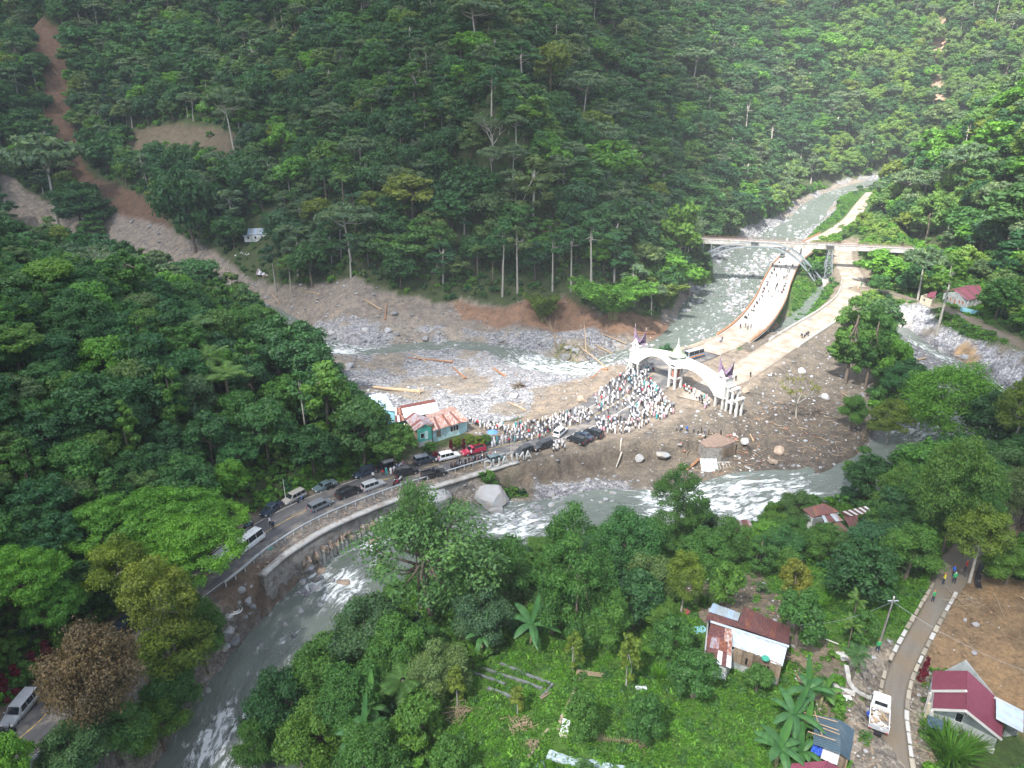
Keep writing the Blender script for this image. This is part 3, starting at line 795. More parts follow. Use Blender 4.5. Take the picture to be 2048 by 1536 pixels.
# ---------------------------------------------------------------- rivers
FOAM_SPOTS = [(W(u, v, z)[:2], r, s) for u, v, z, r, s in (
 (1480, 560, -5, 22, .3), (1440, 620, -7, 14, .3), (1410, 665, -8, 8, .4), (1250, 718, -8, 8, .4), (1160, 745, -8.6, 12, 1.0), (1060, 730, -8.8, 12, .8), (680, 700, -9.6, 12, .7), (900, 692, -9, 10, .3),
 (640, 1160, -4.4, 7, .55), (690, 1180, -4.4, 4, .75), (740, 1075, -4.4, 5, .75), (1040, 1052, -4.4, 9, .8), (1340, 1020, -4.4, 9, .8), (1430, 1025, -4.4, 9, .7), (1500, 1000, -4.4, 8, .6),
 (1600, 985, -4.4, 7, .5), (470, 1430, -4.4, 4, .7), (500, 1500, -4.4, 5, .6), (560, 1310, -4.4, 4, .45), (430, 1520, -4.4, 5, .5), (1640, 405, 3, 18, .5), (1840, 860, -3.3, 9, .8), (900, 1060, -4.3, 6, .3),
 (1540, 665, -7, 8, .5), (1980, 790, -4.3, 12, .5), (1900, 725, -3.5, 14, .45), (1830, 690, -3, 8, .4))]
def river(name, L, wid=1.25, step=.55):
 d = np.r_[0, np.cumsum(np.hypot(np.diff(L[:, 0]), np.diff(L[:, 1])))]
 n = int(d[-1] / step)
 s = np.linspace(0, d[-1], n)
 c = np.stack([np.interp(s, d, L[:, k]) for k in range(4)], 1)
 t = np.gradient(c[:, :2], axis=0); t /= np.linalg.norm(t, axis=1)[:, None] + 1e-9
 for _ in range(3): t[1:-1] = (t[:-2] + t[1:-1] * 2 + t[2:]) / 4
 nn = np.stack([-t[:, 1], t[:, 0]], 1)
 m_ = 40
 q = np.linspace(-1, 1, m_)
 w = (c[:, 3] * wid + 1.2)[:, None] * q[None, :]
 X = c[:, 0][:, None] + nn[:, 0][:, None] * w; Y = c[:, 1][:, None] + nn[:, 1][:, None] * w
 foam = np.full(X.shape, .12)
 for (p, r, k) in FOAM_SPOTS:
  foam += k * np.exp(-((X - p[0]) ** 2 + (Y - p[1]) ** 2) / (r * r))
 foam = np.clip(foam, 0, .82)
 Z = c[:, 2][:, None] + (.05 + .3 * foam) * fbm(s[:, None] * .6 + 0 * w, w, 1.7, 3, 91) * 1.3
 V = np.stack([X, Y, Z], -1).reshape(-1, 3)
 ii = np.arange(n * m_).reshape(n, m_)
 F = np.stack([ii[:-1, :-1], ii[1:, :-1], ii[1:, 1:], ii[:-1, 1:]], -1).reshape(-1, 4)
 me = mesh_np(name, V, F, [M['water']], smooth_=True)
 fa = me.attributes.new("foam", 'FLOAT', 'POINT'); fa.data.foreach_set("value", foam.ravel().astype(np.float32))
 uv = me.uv_layers.new(name="UVMap")
 li = np.empty(len(me.loops), np.int32); me.loops.foreach_get("vertex_index", li)
 U = np.repeat(s[:, None], m_, 1).ravel(); Vv = w.ravel()
 uv.data.foreach_set("uv", np.stack([U[li], Vv[li]], 1).ravel().astype(np.float32))
 return tag(link(name, me), kind="structure")
river("river_water", RIVER_A)
river("river_water", RIVER_B, 1.5)
river("creek_water", CREEK)
# ---------------------------------------------------------------- roads
def resample(L, step):
 d = np.r_[0, np.cumsum(np.hypot(np.diff(L[:, 0]), np.diff(L[:, 1])))]
 n = max(2, int(d[-1] / step))
 s = np.linspace(0, d[-1], n)
 c = np.stack([np.interp(s, d, L[:, k]) for k in range(L.shape[1])], 1)
 t = np.gradient(c[:, :2], axis=0); t /= np.linalg.norm(t, axis=1)[:, None] + 1e-9
 nn = np.stack([-t[:, 1], t[:, 0]], 1)
 return c, t, nn, s
def ribbon(name, L, mat, lift=0.0, off0=None, off1=None, step=1.5, thick=.14, s0=0, s1=1e9, parent=None, dash=None):
 c, t, nn, s = resample(L, step)
 k = (s >= s0) & (s <= s1)
 if dash: k = k & ((s % (dash[0] + dash[1])) < dash[0])
 a0 = (-c[:, 3] if off0 is None else np.full(len(c), off0)); a1 = (c[:, 3] if off1 is None else np.full(len(c), off1))
 m_ = 7 if off0 is None else 2
 q = np.linspace(0, 1, m_)
 w = a0[:, None] + (a1 - a0)[:, None] * q[None, :]
 X = c[:, 0][:, None] + nn[:, 0][:, None] * w; Y = c[:, 1][:, None] + nn[:, 1][:, None] * w
 Z = np.repeat((c[:, 2] + lift)[:, None], m_, 1)
 V = np.stack([X, Y, Z], -1)
 if thick:      # edges turned down
  e0 = V[:, :1].copy(); e0[..., 2] -= thick; e1 = V[:, -1:].copy(); e1[..., 2] -= thick
  V = np.concatenate([e0, V, e1], 1); w = np.concatenate([w[:, :1], w, w[:, -1:]], 1); m_ += 2
 n = len(c)
 ii = np.arange(n * m_).reshape(n, m_)
 F = np.stack([ii[:-1, :-1], ii[1:, :-1], ii[1:, 1:], ii[:-1, 1:]], -1)
 F = F[k[:-1] & k[1:]].reshape(-1, 4)[:, ::-1]
 me = mesh_np(name, V.reshape(-1, 3), F, [mat])
 uv = me.uv_layers.new(name="UVMap")
 li = np.empty(len(me.loops), np.int32); me.loops.foreach_get("vertex_index", li)
 U = np.repeat(s[:, None], m_, 1).ravel(); Vv = w.ravel()
 uv.data.foreach_set("uv", np.stack([U[li], Vv[li]], 1).ravel().astype(np.float32))
 return link(name, me, parent)
tag(ribbon("road", ROAD_MAIN, M['asphalt']), kind="structure")
tag(ribbon("road_marking", ROAD_MAIN, M['yellow_line'], .008, -.07, .07, thick=0, s1=170), kind="structure")
tag(ribbon("road_marking", ROAD_MAIN, M['white_line'], .008, -3.45, -3.33, thick=0, s1=150), kind="structure")
tag(ribbon("road_marking", ROAD_MAIN, M['white_line'], .008, 3.33, 3.45, thick=0, s1=150), kind="structure")
tag(ribbon("side_road", ROAD_SIDE, M['road_dusty'], .02), kind="structure")
tag(ribbon("lane", LANE, M['lane_concrete'], .02), kind="structure")
tag(ribbon("footpath", PATH, M['lane_concrete'], .02), kind="structure")
# the dusty approach between the gate and the bridge
tag(ribbon("bridge_approach", BRIDGE_CL[:15], M['road_dusty'], .05), kind="structure")
tag(ribbon("far_road", np.array([q for q in BRIDGE_CL if q[1] > 350]), M['road_dusty'], .03), kind="structure")
# ---------------------------------------------------------------- foliage builders
def leaf_quads(C, Nn, size, rs, aspect=1.7, droop=0.0):
 """small folded-free leaf blades: centres C, facing Nn"""
 n = len(C)
 Nn = Nn + rs.normal(0, .55, (n, 3)); Nn[:, 2] += .25
 Nn /= np.linalg.norm(Nn, axis=1)[:, None] + 1e-9
 t = rs.normal(0, 1, (n, 3)); t[:, 2] -= droop
 t -= (t * Nn).sum(1)[:, None] * Nn; t /= np.linalg.norm(t, axis=1)[:, None] + 1e-9
 b = np.cross(Nn, t)
 s = (size * rs.uniform(.6, 1.35, n))[:, None]
 a = t * s * aspect * .5; c = b * s * .5
 V = np.stack([C - a, C + c * .9 - a * .05, C + a, C - c * .9 - a * .05], 1)
 return V.reshape(-1, 3)
def clump_cloud(cent, rad, nleaf, size, rs, flat=.7, droop=0.0, shell=.75):
 Vs = []; tones = []
 for (cx, cy_, cz), r in zip(cent, rad):
  n = int(nleaf * (r / np.mean(rad)) ** 2)
  d = rs.normal(0, 1, (n, 3)); d /= np.linalg.norm(d, axis=1)[:, None]
  d[:, 2] = np.where((d[:, 2] < -.3) & (rs.rand(n) < .6), -d[:, 2], d[:, 2])
  q = rs.uniform(shell * .55, 1.08, n) ** .8
  # lumpy surface
  q *= 1 + .22 * np.sin(d[:, 0] * 7 + cx) * np.sin(d[:, 1] * 6 + cy_) + .12 * np.sin(d[:, 2] * 9 + cz)
  P = d * (q * r)[:, None]; P[:, 2] *= flat
  Vs.append(leaf_quads(P + np.array([cx, cy_, cz]), d, size, rs, droop=droop))
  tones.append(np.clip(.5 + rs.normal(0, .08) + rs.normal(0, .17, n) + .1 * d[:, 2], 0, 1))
 return np.concatenate(Vs), np.concatenate(tones)
def leaf_mesh(name, V, tones, mat):
 F = np.arange(len(V), dtype=np.int32).reshape(-1, 4)
 me = mesh_np(name, V, F, [mat])
 at = me.attributes.new("tone", 'FLOAT', 'FACE')
 at.data.foreach_set("value", np.asarray(tones, np.float32)[:len(me.polygons)])
 return me
def dome(n, w, h, z0, rs, kind):
 """clump centres of a crown of width w, height h, underside at z0"""
 c = []; r = []
 k = 0
 while len(c) < n and k < 4000:
  k += 1
  a = rs.uniform(0, 2 * math.pi)
  if kind == 'umbrella':
   q = math.sqrt(rs.rand()); z = z0 + h * (.45 + .5 * (1 - q * q)) * rs.uniform(.6, 1.05)
  elif kind == 'tall':
   zz = rs.rand(); q = math.sqrt(rs.rand()) * math.sin(math.pi * (.12 + .83 * zz)) ** .7; z = z0 + h * zz
  elif kind == 'cone':
   zz = rs.rand() ** 1.3; q = math.sqrt(rs.rand()) * (1 - zz) ** .75; z = z0 + h * zz
  else:
   ph = math.acos(rs.uniform(-.35, 1)); q = math.sin(ph) * rs.uniform(.55, 1); z = z0 + h * .38 + h * .62 * math.cos(ph) * rs.uniform(.7, 1)
  x, y = math.cos(a) * q * w / 2, math.sin(a) * q * w / 2
  rr = w * rs.uniform(.11, .19) * {'round': 1.1, 'umbrella': .72}.get(kind, .95) * (.78 if w > 12.5 else 1)
  if any((x - p[0]) ** 2 + (y - p[1]) ** 2 + (z - p[2]) ** 2 < (.55 * (rr + s)) ** 2 * .55 for p, s in zip(c, r)): continue
  c.append((x * .86, y * .86, z)); r.append(rr)
 return c, r
def limbs(mb, cent, zfork, lean, rs, n=7, r0=.25, bend=.3):
 for i in rs.choice(len(cent), min(n, len(cent)), replace=False):
  p = Vector(cent[i]); a = Vector((lean[0] * .8, lean[1] * .8, zfork * rs.uniform(.75, 1.0)))
  mid = a.lerp(p, .5) + Vector((0, 0, -.12 * (p - a).length)) + Vector(rs.normal(0, .2, 3))
  mb.tube([a, mid, p], [r0 * .5, r0 * .3, r0 * .1], 5, cap=False)
def make_tree(kind, w, h, crown_h, nclump, nleaf, lsize, seed, leaf, bark='bark', tr=.22, flat=.75, droop=0., nlimb=6, shell=.75):
 rs = np.random.RandomState(seed)
 z0 = h - crown_h
 c, r = dome(nclump, w, crown_h, z0, rs, kind)
 V, t = clump_cloud(c, r, nleaf, lsize, rs, flat, droop, shell)
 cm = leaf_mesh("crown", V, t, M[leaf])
 mb = MB()
 lx, ly = rs.normal(0, .35, 2)
 zt = z0 + crown_h * (.45 if kind != 'tall' else .8)
 mb.tube([(0, 0, -1.2), (0, 0, .4), (lx * .4, ly * .4, zt * .5), (lx, ly, zt)], [tr * 1.5, tr * 1.15, tr * .8, tr * .5], 7)
 limbs(mb, c, zt, (lx, ly), rs, nlimb, tr * 1.3)
 tm = mb.mesh("trunk", M[bark], True)
 return cm, tm
TREES = {}      # name -> (crown mesh, trunk mesh, width, height)
def reg(name, *a, **k):
 cm, tm = make_tree(*a, **k)
 TREES[name] = (cm, tm, a[1], a[2])
# forest kinds: coarse leaves, seen from far
reg('forest_round_a', 'round', 9, 11, 7.5, 22, 130, .52, 1, 'leaf_forest')
reg('forest_round_b', 'round', 8, 12, 8, 20, 130, .5, 2, 'leaf_forest')
reg('forest_round_c', 'round', 10, 10, 7, 24, 125, .52, 3, 'leaf_dark')
reg('forest_tall_a', 'tall', 6.5, 15, 10, 22, 85, .55, 4, 'leaf_forest', 'bark_pale', .2, droop=.6)
reg('forest_tall_b', 'tall', 6, 14, 9, 20, 80, .5, 5, 'leaf_grey', 'bark_pale', .18, droop=.4)
reg('forest_umbrella', 'umbrella', 12, 13, 5, 34, 70, .5, 6, 'leaf_grey', 'bark_pale', .24, flat=.4, nlimb=9)
reg('forest_cone', 'cone', 7, 12, 9.5, 22, 90, .5, 7, 'leaf_forest')
reg('forest_bright', 'round', 8, 10, 7, 20, 90, .55, 8, 'leaf_bright')
reg('forest_sunlit_tint', 'round', 9, 11, 8, 22, 130, .5, 12, 'leaf_sunny')
reg('forest_yellow', 'round', 8, 10, 6.5, 18, 80, .55, 9, 'leaf_yellow')
reg('forest_pole', 'round', 6, 17, 6, 12, 70, .5, 10, 'leaf_forest', 'bark_pale', .2)
# nearer kinds: finer leaves
reg('spur_round_a', 'round', 9, 11, 8, 26, 380, .31, 21, 'leaf_forest')
reg('spur_round_b', 'round', 8, 10, 7.5, 24, 360, .31, 22, 'leaf_dark')
reg('spur_round_c', 'umbrella', 10, 11, 6, 44, 230, .31, 23, 'leaf_forest', flat=.55)
reg('spur_tall', 'tall', 6, 12, 9, 22, 330, .3, 24, 'leaf_shrub', droop=.8)
reg('spur_bright', 'round', 8, 9, 7, 22, 360, .3, 25, 'leaf_bright')
reg('near_dense_a', 'round', 7, 8, 6.2, 28, 820, .15, 31, 'leaf_shrub', flat=.8)
reg('near_dense_b', 'round', 6, 7, 5.6, 26, 820, .14, 32, 'leaf_forest', flat=.8)
reg('near_tall', 'tall', 6, 12, 10, 26, 520, .2, 33, 'leaf_shrub', droop=.5)
reg('near_feather', 'umbrella', 14, 11, 5.5, 75, 330, .18, 34, 'leaf_bright', flat=.42, nlimb=20)
reg('big_round', 'round', 13, 14, 11, 60, 420, .2, 44, 'leaf_forest', nlimb=12)
reg('big_bright', 'round', 13, 13, 10.5, 60, 420, .2, 45, 'leaf_bright', nlimb=12)
reg('big_column', 'tall', 13, 22, 20, 75, 380, .2, 46, 'leaf_shrub', droop=.5)
reg('near_airy', 'round', 8, 12, 8, 34, 420, .18, 35, 'leaf_yellow', 'bark_pale', nlimb=14, flat=.6)
reg('near_loose', 'round', 15, 17, 11, 46, 190, .25, 36, 'leaf_loose', 'bark', .32, flat=.7, nlimb=26, shell=.5)
reg('garden_round', 'round', 4, 4.6, 3.8, 20, 330, .16, 37, 'leaf_shrub')
reg('garden_light', 'tall', 3.4, 5.5, 4.4, 18, 150, .2, 38, 'leaf_yellow', 'bark_pale', .09)
reg('orange_tree', 'round', 4.5, 5, 3.6, 20, 260, .17, 39, 'leaf_orange')
reg('brown_tree', 'round', 10, 10, 8, 38, 900, .16, 40, 'leaf_brown', flat=.8)
reg('bushy', 'round', 5, 3.8, 3.7, 20, 420, .2, 41, 'leaf_shrub')
reg('red_bush', 'cone', 1.8, 2.4, 2.2, 12, 120, .2, 42, 'leaf_red')
def make_bamboo(seed, n=26, h=11, leaf='leaf_yellow', dens=60):
 rs = np.random.RandomState(seed); mb = MB(); Vs = []; T = []
 for i in range(n):
  a = rs.uniform(0, 2 * math.pi); r = rs.uniform(.1, .8); hh = h * rs.uniform(.7, 1.05); lean = rs.uniform(.15, .5) * hh
  P = [Vector((math.cos(a) * (r + lean * (t ** 2.2)), math.sin(a) * (r + lean * (t ** 2.2)), hh * (t - .12 * t ** 3))) for t in np.linspace(0, 1, 6)]
  mb.tube(P, [.06, .055, .05, .04, .03, .015], 4, cap=False)
  for t in np.linspace(.4, 1, 7):
   k = int(t * 5 * .999); p = P[k].lerp(P[k + 1], t * 5 - k)
   d = rs.normal(0, .5, (dens, 3)); C = np.array(p) + d * np.array([1, 1, .8])
   Vs.append(leaf_quads(C, d, .3, rs, 2.6, 1.2)); T.append(np.clip(.5 + rs.normal(0, .2, dens), 0, 1))
 return leaf_mesh("crown", np.concatenate(Vs), np.concatenate(T), M[leaf]), mb.mesh("culm", M['culm'], True)
TREES['bamboo'] = make_bamboo(51) + (9, 10.5)
TREES['bamboo_tall'] = make_bamboo(52, 30, 15, 'leaf_bright', 80) + (10, 14)
def frond(mb, V, T, p0, az, length, up, rs, width=.9, n=14, fold=.5, droop=1.0):
 """one feather leaf: rachis and leaflets"""
 P = []
 for t in np.linspace(0, 1, 7):
  P.append(Vector((math.cos(az) * length * t * (1 - .15 * t), math.sin(az) * length * t * (1 - .15 * t), up * length * t - droop * length * .55 * t * t)) + Vector(p0))
 mb.tube(P, [.05, .045, .04, .03, .025, .02, .01], 3, cap=False)
 for k in range(n):
  t = .12 + .86 * k / (n - 1); i = min(int(t * 6), 5); p = P[i].lerp(P[i + 1], t * 6 - i)
  d = (P[i + 1] - P[i]).normalized(); s = d.cross(Vector((0, 0, 1))).normalized()
  L = width * math.sin(math.pi * (.15 + .8 * t)) ** .6
  for sg in (-1, 1):
   e = p + s * (sg * L) + d * (.35 * L) - Vector((0, 0, fold * L * rs.uniform(.5, 1)))
   w = d * (length / n * .42)
   V.append([p - w, e, p + w, p + w * .2 + Vector((0, 0, .01))]); T.append(rs.uniform(.3, .8))
def make_palm(seed, h=6, nf=14, length=2.8, leaf='leaf_palm'):
 rs = np.random.RandomState(seed); mb = MB(); V = []; T = []; fr = MB()
 mb.tube([(0, 0, -.8), (0, 0, .3), (.1, 0, h * .6), (.15, .05, h)], [.2, .15, .12, .11], 7)
 for i in range(nf):
  frond(fr, V, T, (.15, .05, h), i * 2.4 + rs.uniform(-.2, .2), length * rs.uniform(.8, 1.1), rs.uniform(.15, 1.1), rs, .75 * length / 2.8)
 Vq = np.array([[tuple(q) for q in f] for f in V]).reshape(-1, 3)
 return leaf_mesh("crown", Vq, T, M[leaf]), mb.mesh("trunk", M['bark'], True)
TREES['palm_a'] = make_palm(61) + (5, 7)
TREES['palm_b'] = make_palm(62, 9, 12, 2.6) + (5, 10)
TREES['palm_tall'] = make_palm(63, 13, 12, 2.4, 'leaf_forest') + (5, 14)
def make_banana(seed, h=2.6, nf=8, length=2.4):
 rs = np.random.RandomState(seed); mb = MB(); V = []; T = []
 mb.tube([(0, 0, -.3), (0, 0, h * .5), (.05, 0, h)], [.17, .14, .09], 8)
 for i in range(nf):
  az = i * 2.39 + rs.uniform(-.3, .3); up = rs.uniform(.5, 1.5) if i else 2.2; L = length * rs.uniform(.75, 1.1)
  prev = None
  for t in np.linspace(0, 1, 9):
   hx = L * (t * .95) * (1 if up < 2 else .35)
   p = Vector((math.cos(az) * hx, math.sin(az) * hx, h + up * L * t * .75 - L * .75 * t * t * (1 if up < 2 else .3)))
   wd = .34 * math.sin(math.pi * min(1, .06 + .93 * t)) ** .55
   s = Vector((-math.sin(az), math.cos(az), 0)) * wd
   row = (p - s + Vector((0, 0, -.12 * wd)), p + Vector((0, 0, .05)), p + s + Vector((0, 0, -.12 * wd)))
   if prev:
    tn = .55 + rs.uniform(-.2, .2)
    V.append([prev[0], row[0], row[1], prev[1]]); T.append(tn)
    V.append([prev[1], row[1], row[2], prev[2]]); T.append(tn - .12)
   prev = row
 Vq = np.array([[tuple(q) for q in f] for f in V]).reshape(-1, 3)
 return leaf_mesh("crown", Vq, T, M['leaf_banana']), mb.mesh("stem", M['culm'], True)
TREES['banana_a'] = make_banana(71) + (4.4, 4)
TREES['banana_b'] = make_banana(72, 2.0, 7, 2.1) + (4, 3.3)
TREES['banana_c'] = make_banana(73, 3.0, 9, 2.6) + (4.6, 4.6)
def make_grass_tuft(seed, n=60, L=1.5, leaf='leaf_grey', spread=.4):
 rs = np.random.RandomState(seed); V = []; T = []
 for i in range(n):
  az = rs.uniform(0, 2 * math.pi); r = rs.uniform(0, spread); l = L * rs.uniform(.6, 1.1); ln = rs.uniform(.2, .9)
  p = Vector((math.cos(az) * r, math.sin(az) * r, 0)); prev = None
  sd = Vector((-math.sin(az), math.cos(az), 0)) * .035 * L
  for t in (0, .45, .8, 1.0):
   q = p + Vector((math.cos(az) * l * ln * t ** 1.6, math.sin(az) * l * ln * t ** 1.6, l * (t - .45 * ln * t * t)))
   w = sd * (1.05 - t)
   if prev: V.append([prev[0], prev[1], q + w, q - w]); T.append(rs.uniform(.3, .8))
   prev = (q - w, q + w)
 Vq = np.array([[tuple(q) for q in f] for f in V]).reshape(-1, 3)
 return leaf_mesh("tuft", Vq, T, M[leaf])
def make_bare(seed, h=8, w=5, mat='bark_pale', leafbits=None):
 rs = np.random.RandomState(seed); mb = MB(); tips = []
 def br(p, d, L, r, lv):
  q = p + d * L * .5 + Vector(rs.normal(0, .04 * L, 3)); e = p + d * L + Vector(rs.normal(0, .06 * L, 3))
  mb.tube([p, q, e], [r, r * .8, r * .6], 5 if lv < 2 else 3, cap=False)
  if lv >= 4: tips.append(e); return
  for k in range(3 if lv else 5):
   nd = (d + Vector(rs.normal(0, .42, 3)) * Vector((w / 5, w / 5, .6))).normalized(); nd.z = abs(nd.z) * .8 + .25
   br(e, nd.normalized(), L * rs.uniform(.55, .75), r * .58, lv + 1)
 br(Vector((0, 0, -.5)), Vector((0, 0, 1)), h * .4, .2, 0)
 tm = mb.mesh("trunk", M[mat], True)
 cm = None
 if leafbits:
  sel = [tips[i] for i in rs.choice(len(tips), int(len(tips) * leafbits[1]), replace=False)]
  C = np.concatenate([np.array(t) + rs.normal(0, .22, (12, 3)) for t in sel])
  cm = leaf_mesh("crown", leaf_quads(C, rs.normal(0, 1, C.shape), .22, rs), np.clip(.5 + rs.normal(0, .2, len(C)), 0, 1), M[leafbits[0]])
 return cm, tm
TREES['bare_orange'] = make_bare(81, 9, 5, 'bark_pale', ('leaf_orange', .3)) + (6, 9)
TREES['bare_grey'] = make_bare(82, 9, 6, 'bark_pale', ('leaf_grey', .55)) + (6, 9)
# ---------------------------------------------------------------- planting
PLANTED = []        # x, y, radius of crowns already standing
def plant(kind, x, y, h, label, group, name=None, w=None, rz=None, lean=(0, 0), mat=None, cat='tree'):
 cm, tm, w0, h0 = TREES[kind]
 sz = h / h0; sw = (w / w0) if w else sz
 z = float(hs(x, y)) - .1
 e = empty(name or 'tree', (x, y, z), rnd.uniform(0, 6.28) if rz is None else rz, label, cat, group)
 e.rotation_euler[0] = lean[0]; e.rotation_euler[1] = lean[1]
 e.scale = (sw, sw, sz)
 if tm: link(tm.name.split('.')[0], tm, e)
 if cm:
  c = link("crown", cm, e)
  if mat:
   c.material_slots[0].link = 'OBJECT'; c.material_slots[0].material = M[mat]
 PLANTED.append((x, y, (w or w0 * sz) / 2))
 return e
def scatter(name, pts, rots, scl, idx, meshes, label=None, tilt=None, kind="stuff"):
 """one object that stands many copies of a few plants or stones on its points"""
 src = bpy.data.collections.new(name + "_sources")
 for i, me in enumerate(meshes):
  o = bpy.data.objects.new("%s_source_%02d" % (name, i), me)
  src.objects.link(o)
 me = bpy.data.meshes.new(name)
 me.vertices.add(len(pts)); me.vertices.foreach_set("co", np.asarray(pts, np.float32).ravel())
 rv = np.zeros((len(pts), 3), np.float32)
 if tilt is not None: rv[:, :2] = tilt
 rv[:, 2] = rots
 a = me.attributes.new("rot", 'FLOAT_VECTOR', 'POINT'); a.data.foreach_set("vector", rv.ravel())
 sc = np.asarray(scl, np.float32)
 if sc.ndim == 1: sc = np.repeat(sc[:, None], 3, 1)
 a = me.attributes.new("scl", 'FLOAT_VECTOR', 'POINT'); a.data.foreach_set("vector", sc.ravel())
 a = me.attributes.new("pick", 'INT', 'POINT'); a.data.foreach_set("value", np.asarray(idx, np.int32))
 ng = bpy.data.node_groups.new(name + "_nodes", 'GeometryNodeTree')
 ng.interface.new_socket("Geometry", in_out='INPUT', socket_type='NodeSocketGeometry')
 ng.interface.new_socket("Geometry", in_out='OUTPUT', socket_type='NodeSocketGeometry')
 no, li = ng.nodes, ng.links
 gi = no.new("NodeGroupInput"); go = no.new("NodeGroupOutput")
 iop = no.new("GeometryNodeInstanceOnPoints"); ci = no.new("GeometryNodeCollectionInfo")
 ci.inputs["Collection"].default_value = src
 ci.inputs["Separate Children"].default_value = True
 ci.inputs["Reset Children"].default_value = True
 iop.inputs["Pick Instance"].default_value = True
 for nm, typ, sock in (("rot", 'FLOAT_VECTOR', "Rotation"), ("scl", 'FLOAT_VECTOR', "Scale"), ("pick", 'INT', "Instance Index")):
  na = no.new("GeometryNodeInputNamedAttribute"); na.data_type = typ; na.inputs["Name"].default_value = nm
  if sock == "Rotation":
   er = no.new("FunctionNodeEulerToRotation"); li.new(na.outputs[0], er.inputs[0]); li.new(er.outputs[0], iop.inputs[sock])
  else:
   li.new(na.outputs[0], iop.inputs[sock])
 m2p = no.new("GeometryNodeMeshToPoints")
 li.new(gi.outputs[0], m2p.inputs[0]); li.new(m2p.outputs[0], iop.inputs["Points"])
 li.new(ci.outputs[0], iop.inputs["Instance"]); li.new(iop.outputs[0], go.inputs[0])
 o = link(name, me)
 md = o.modifiers.new("scatter", 'NODES'); md.node_group = ng
 return tag(o, label=label, kind=kind)
def allowed(x, y, r=1.0):
 return rq(VEG, x, y)
def T(kind, u, v, h, w, label, group=None, name='tree', **k):
 p = G(u, v)
 return plant(kind, p.x, p.y, h, label, group, name=name, w=w, **k)
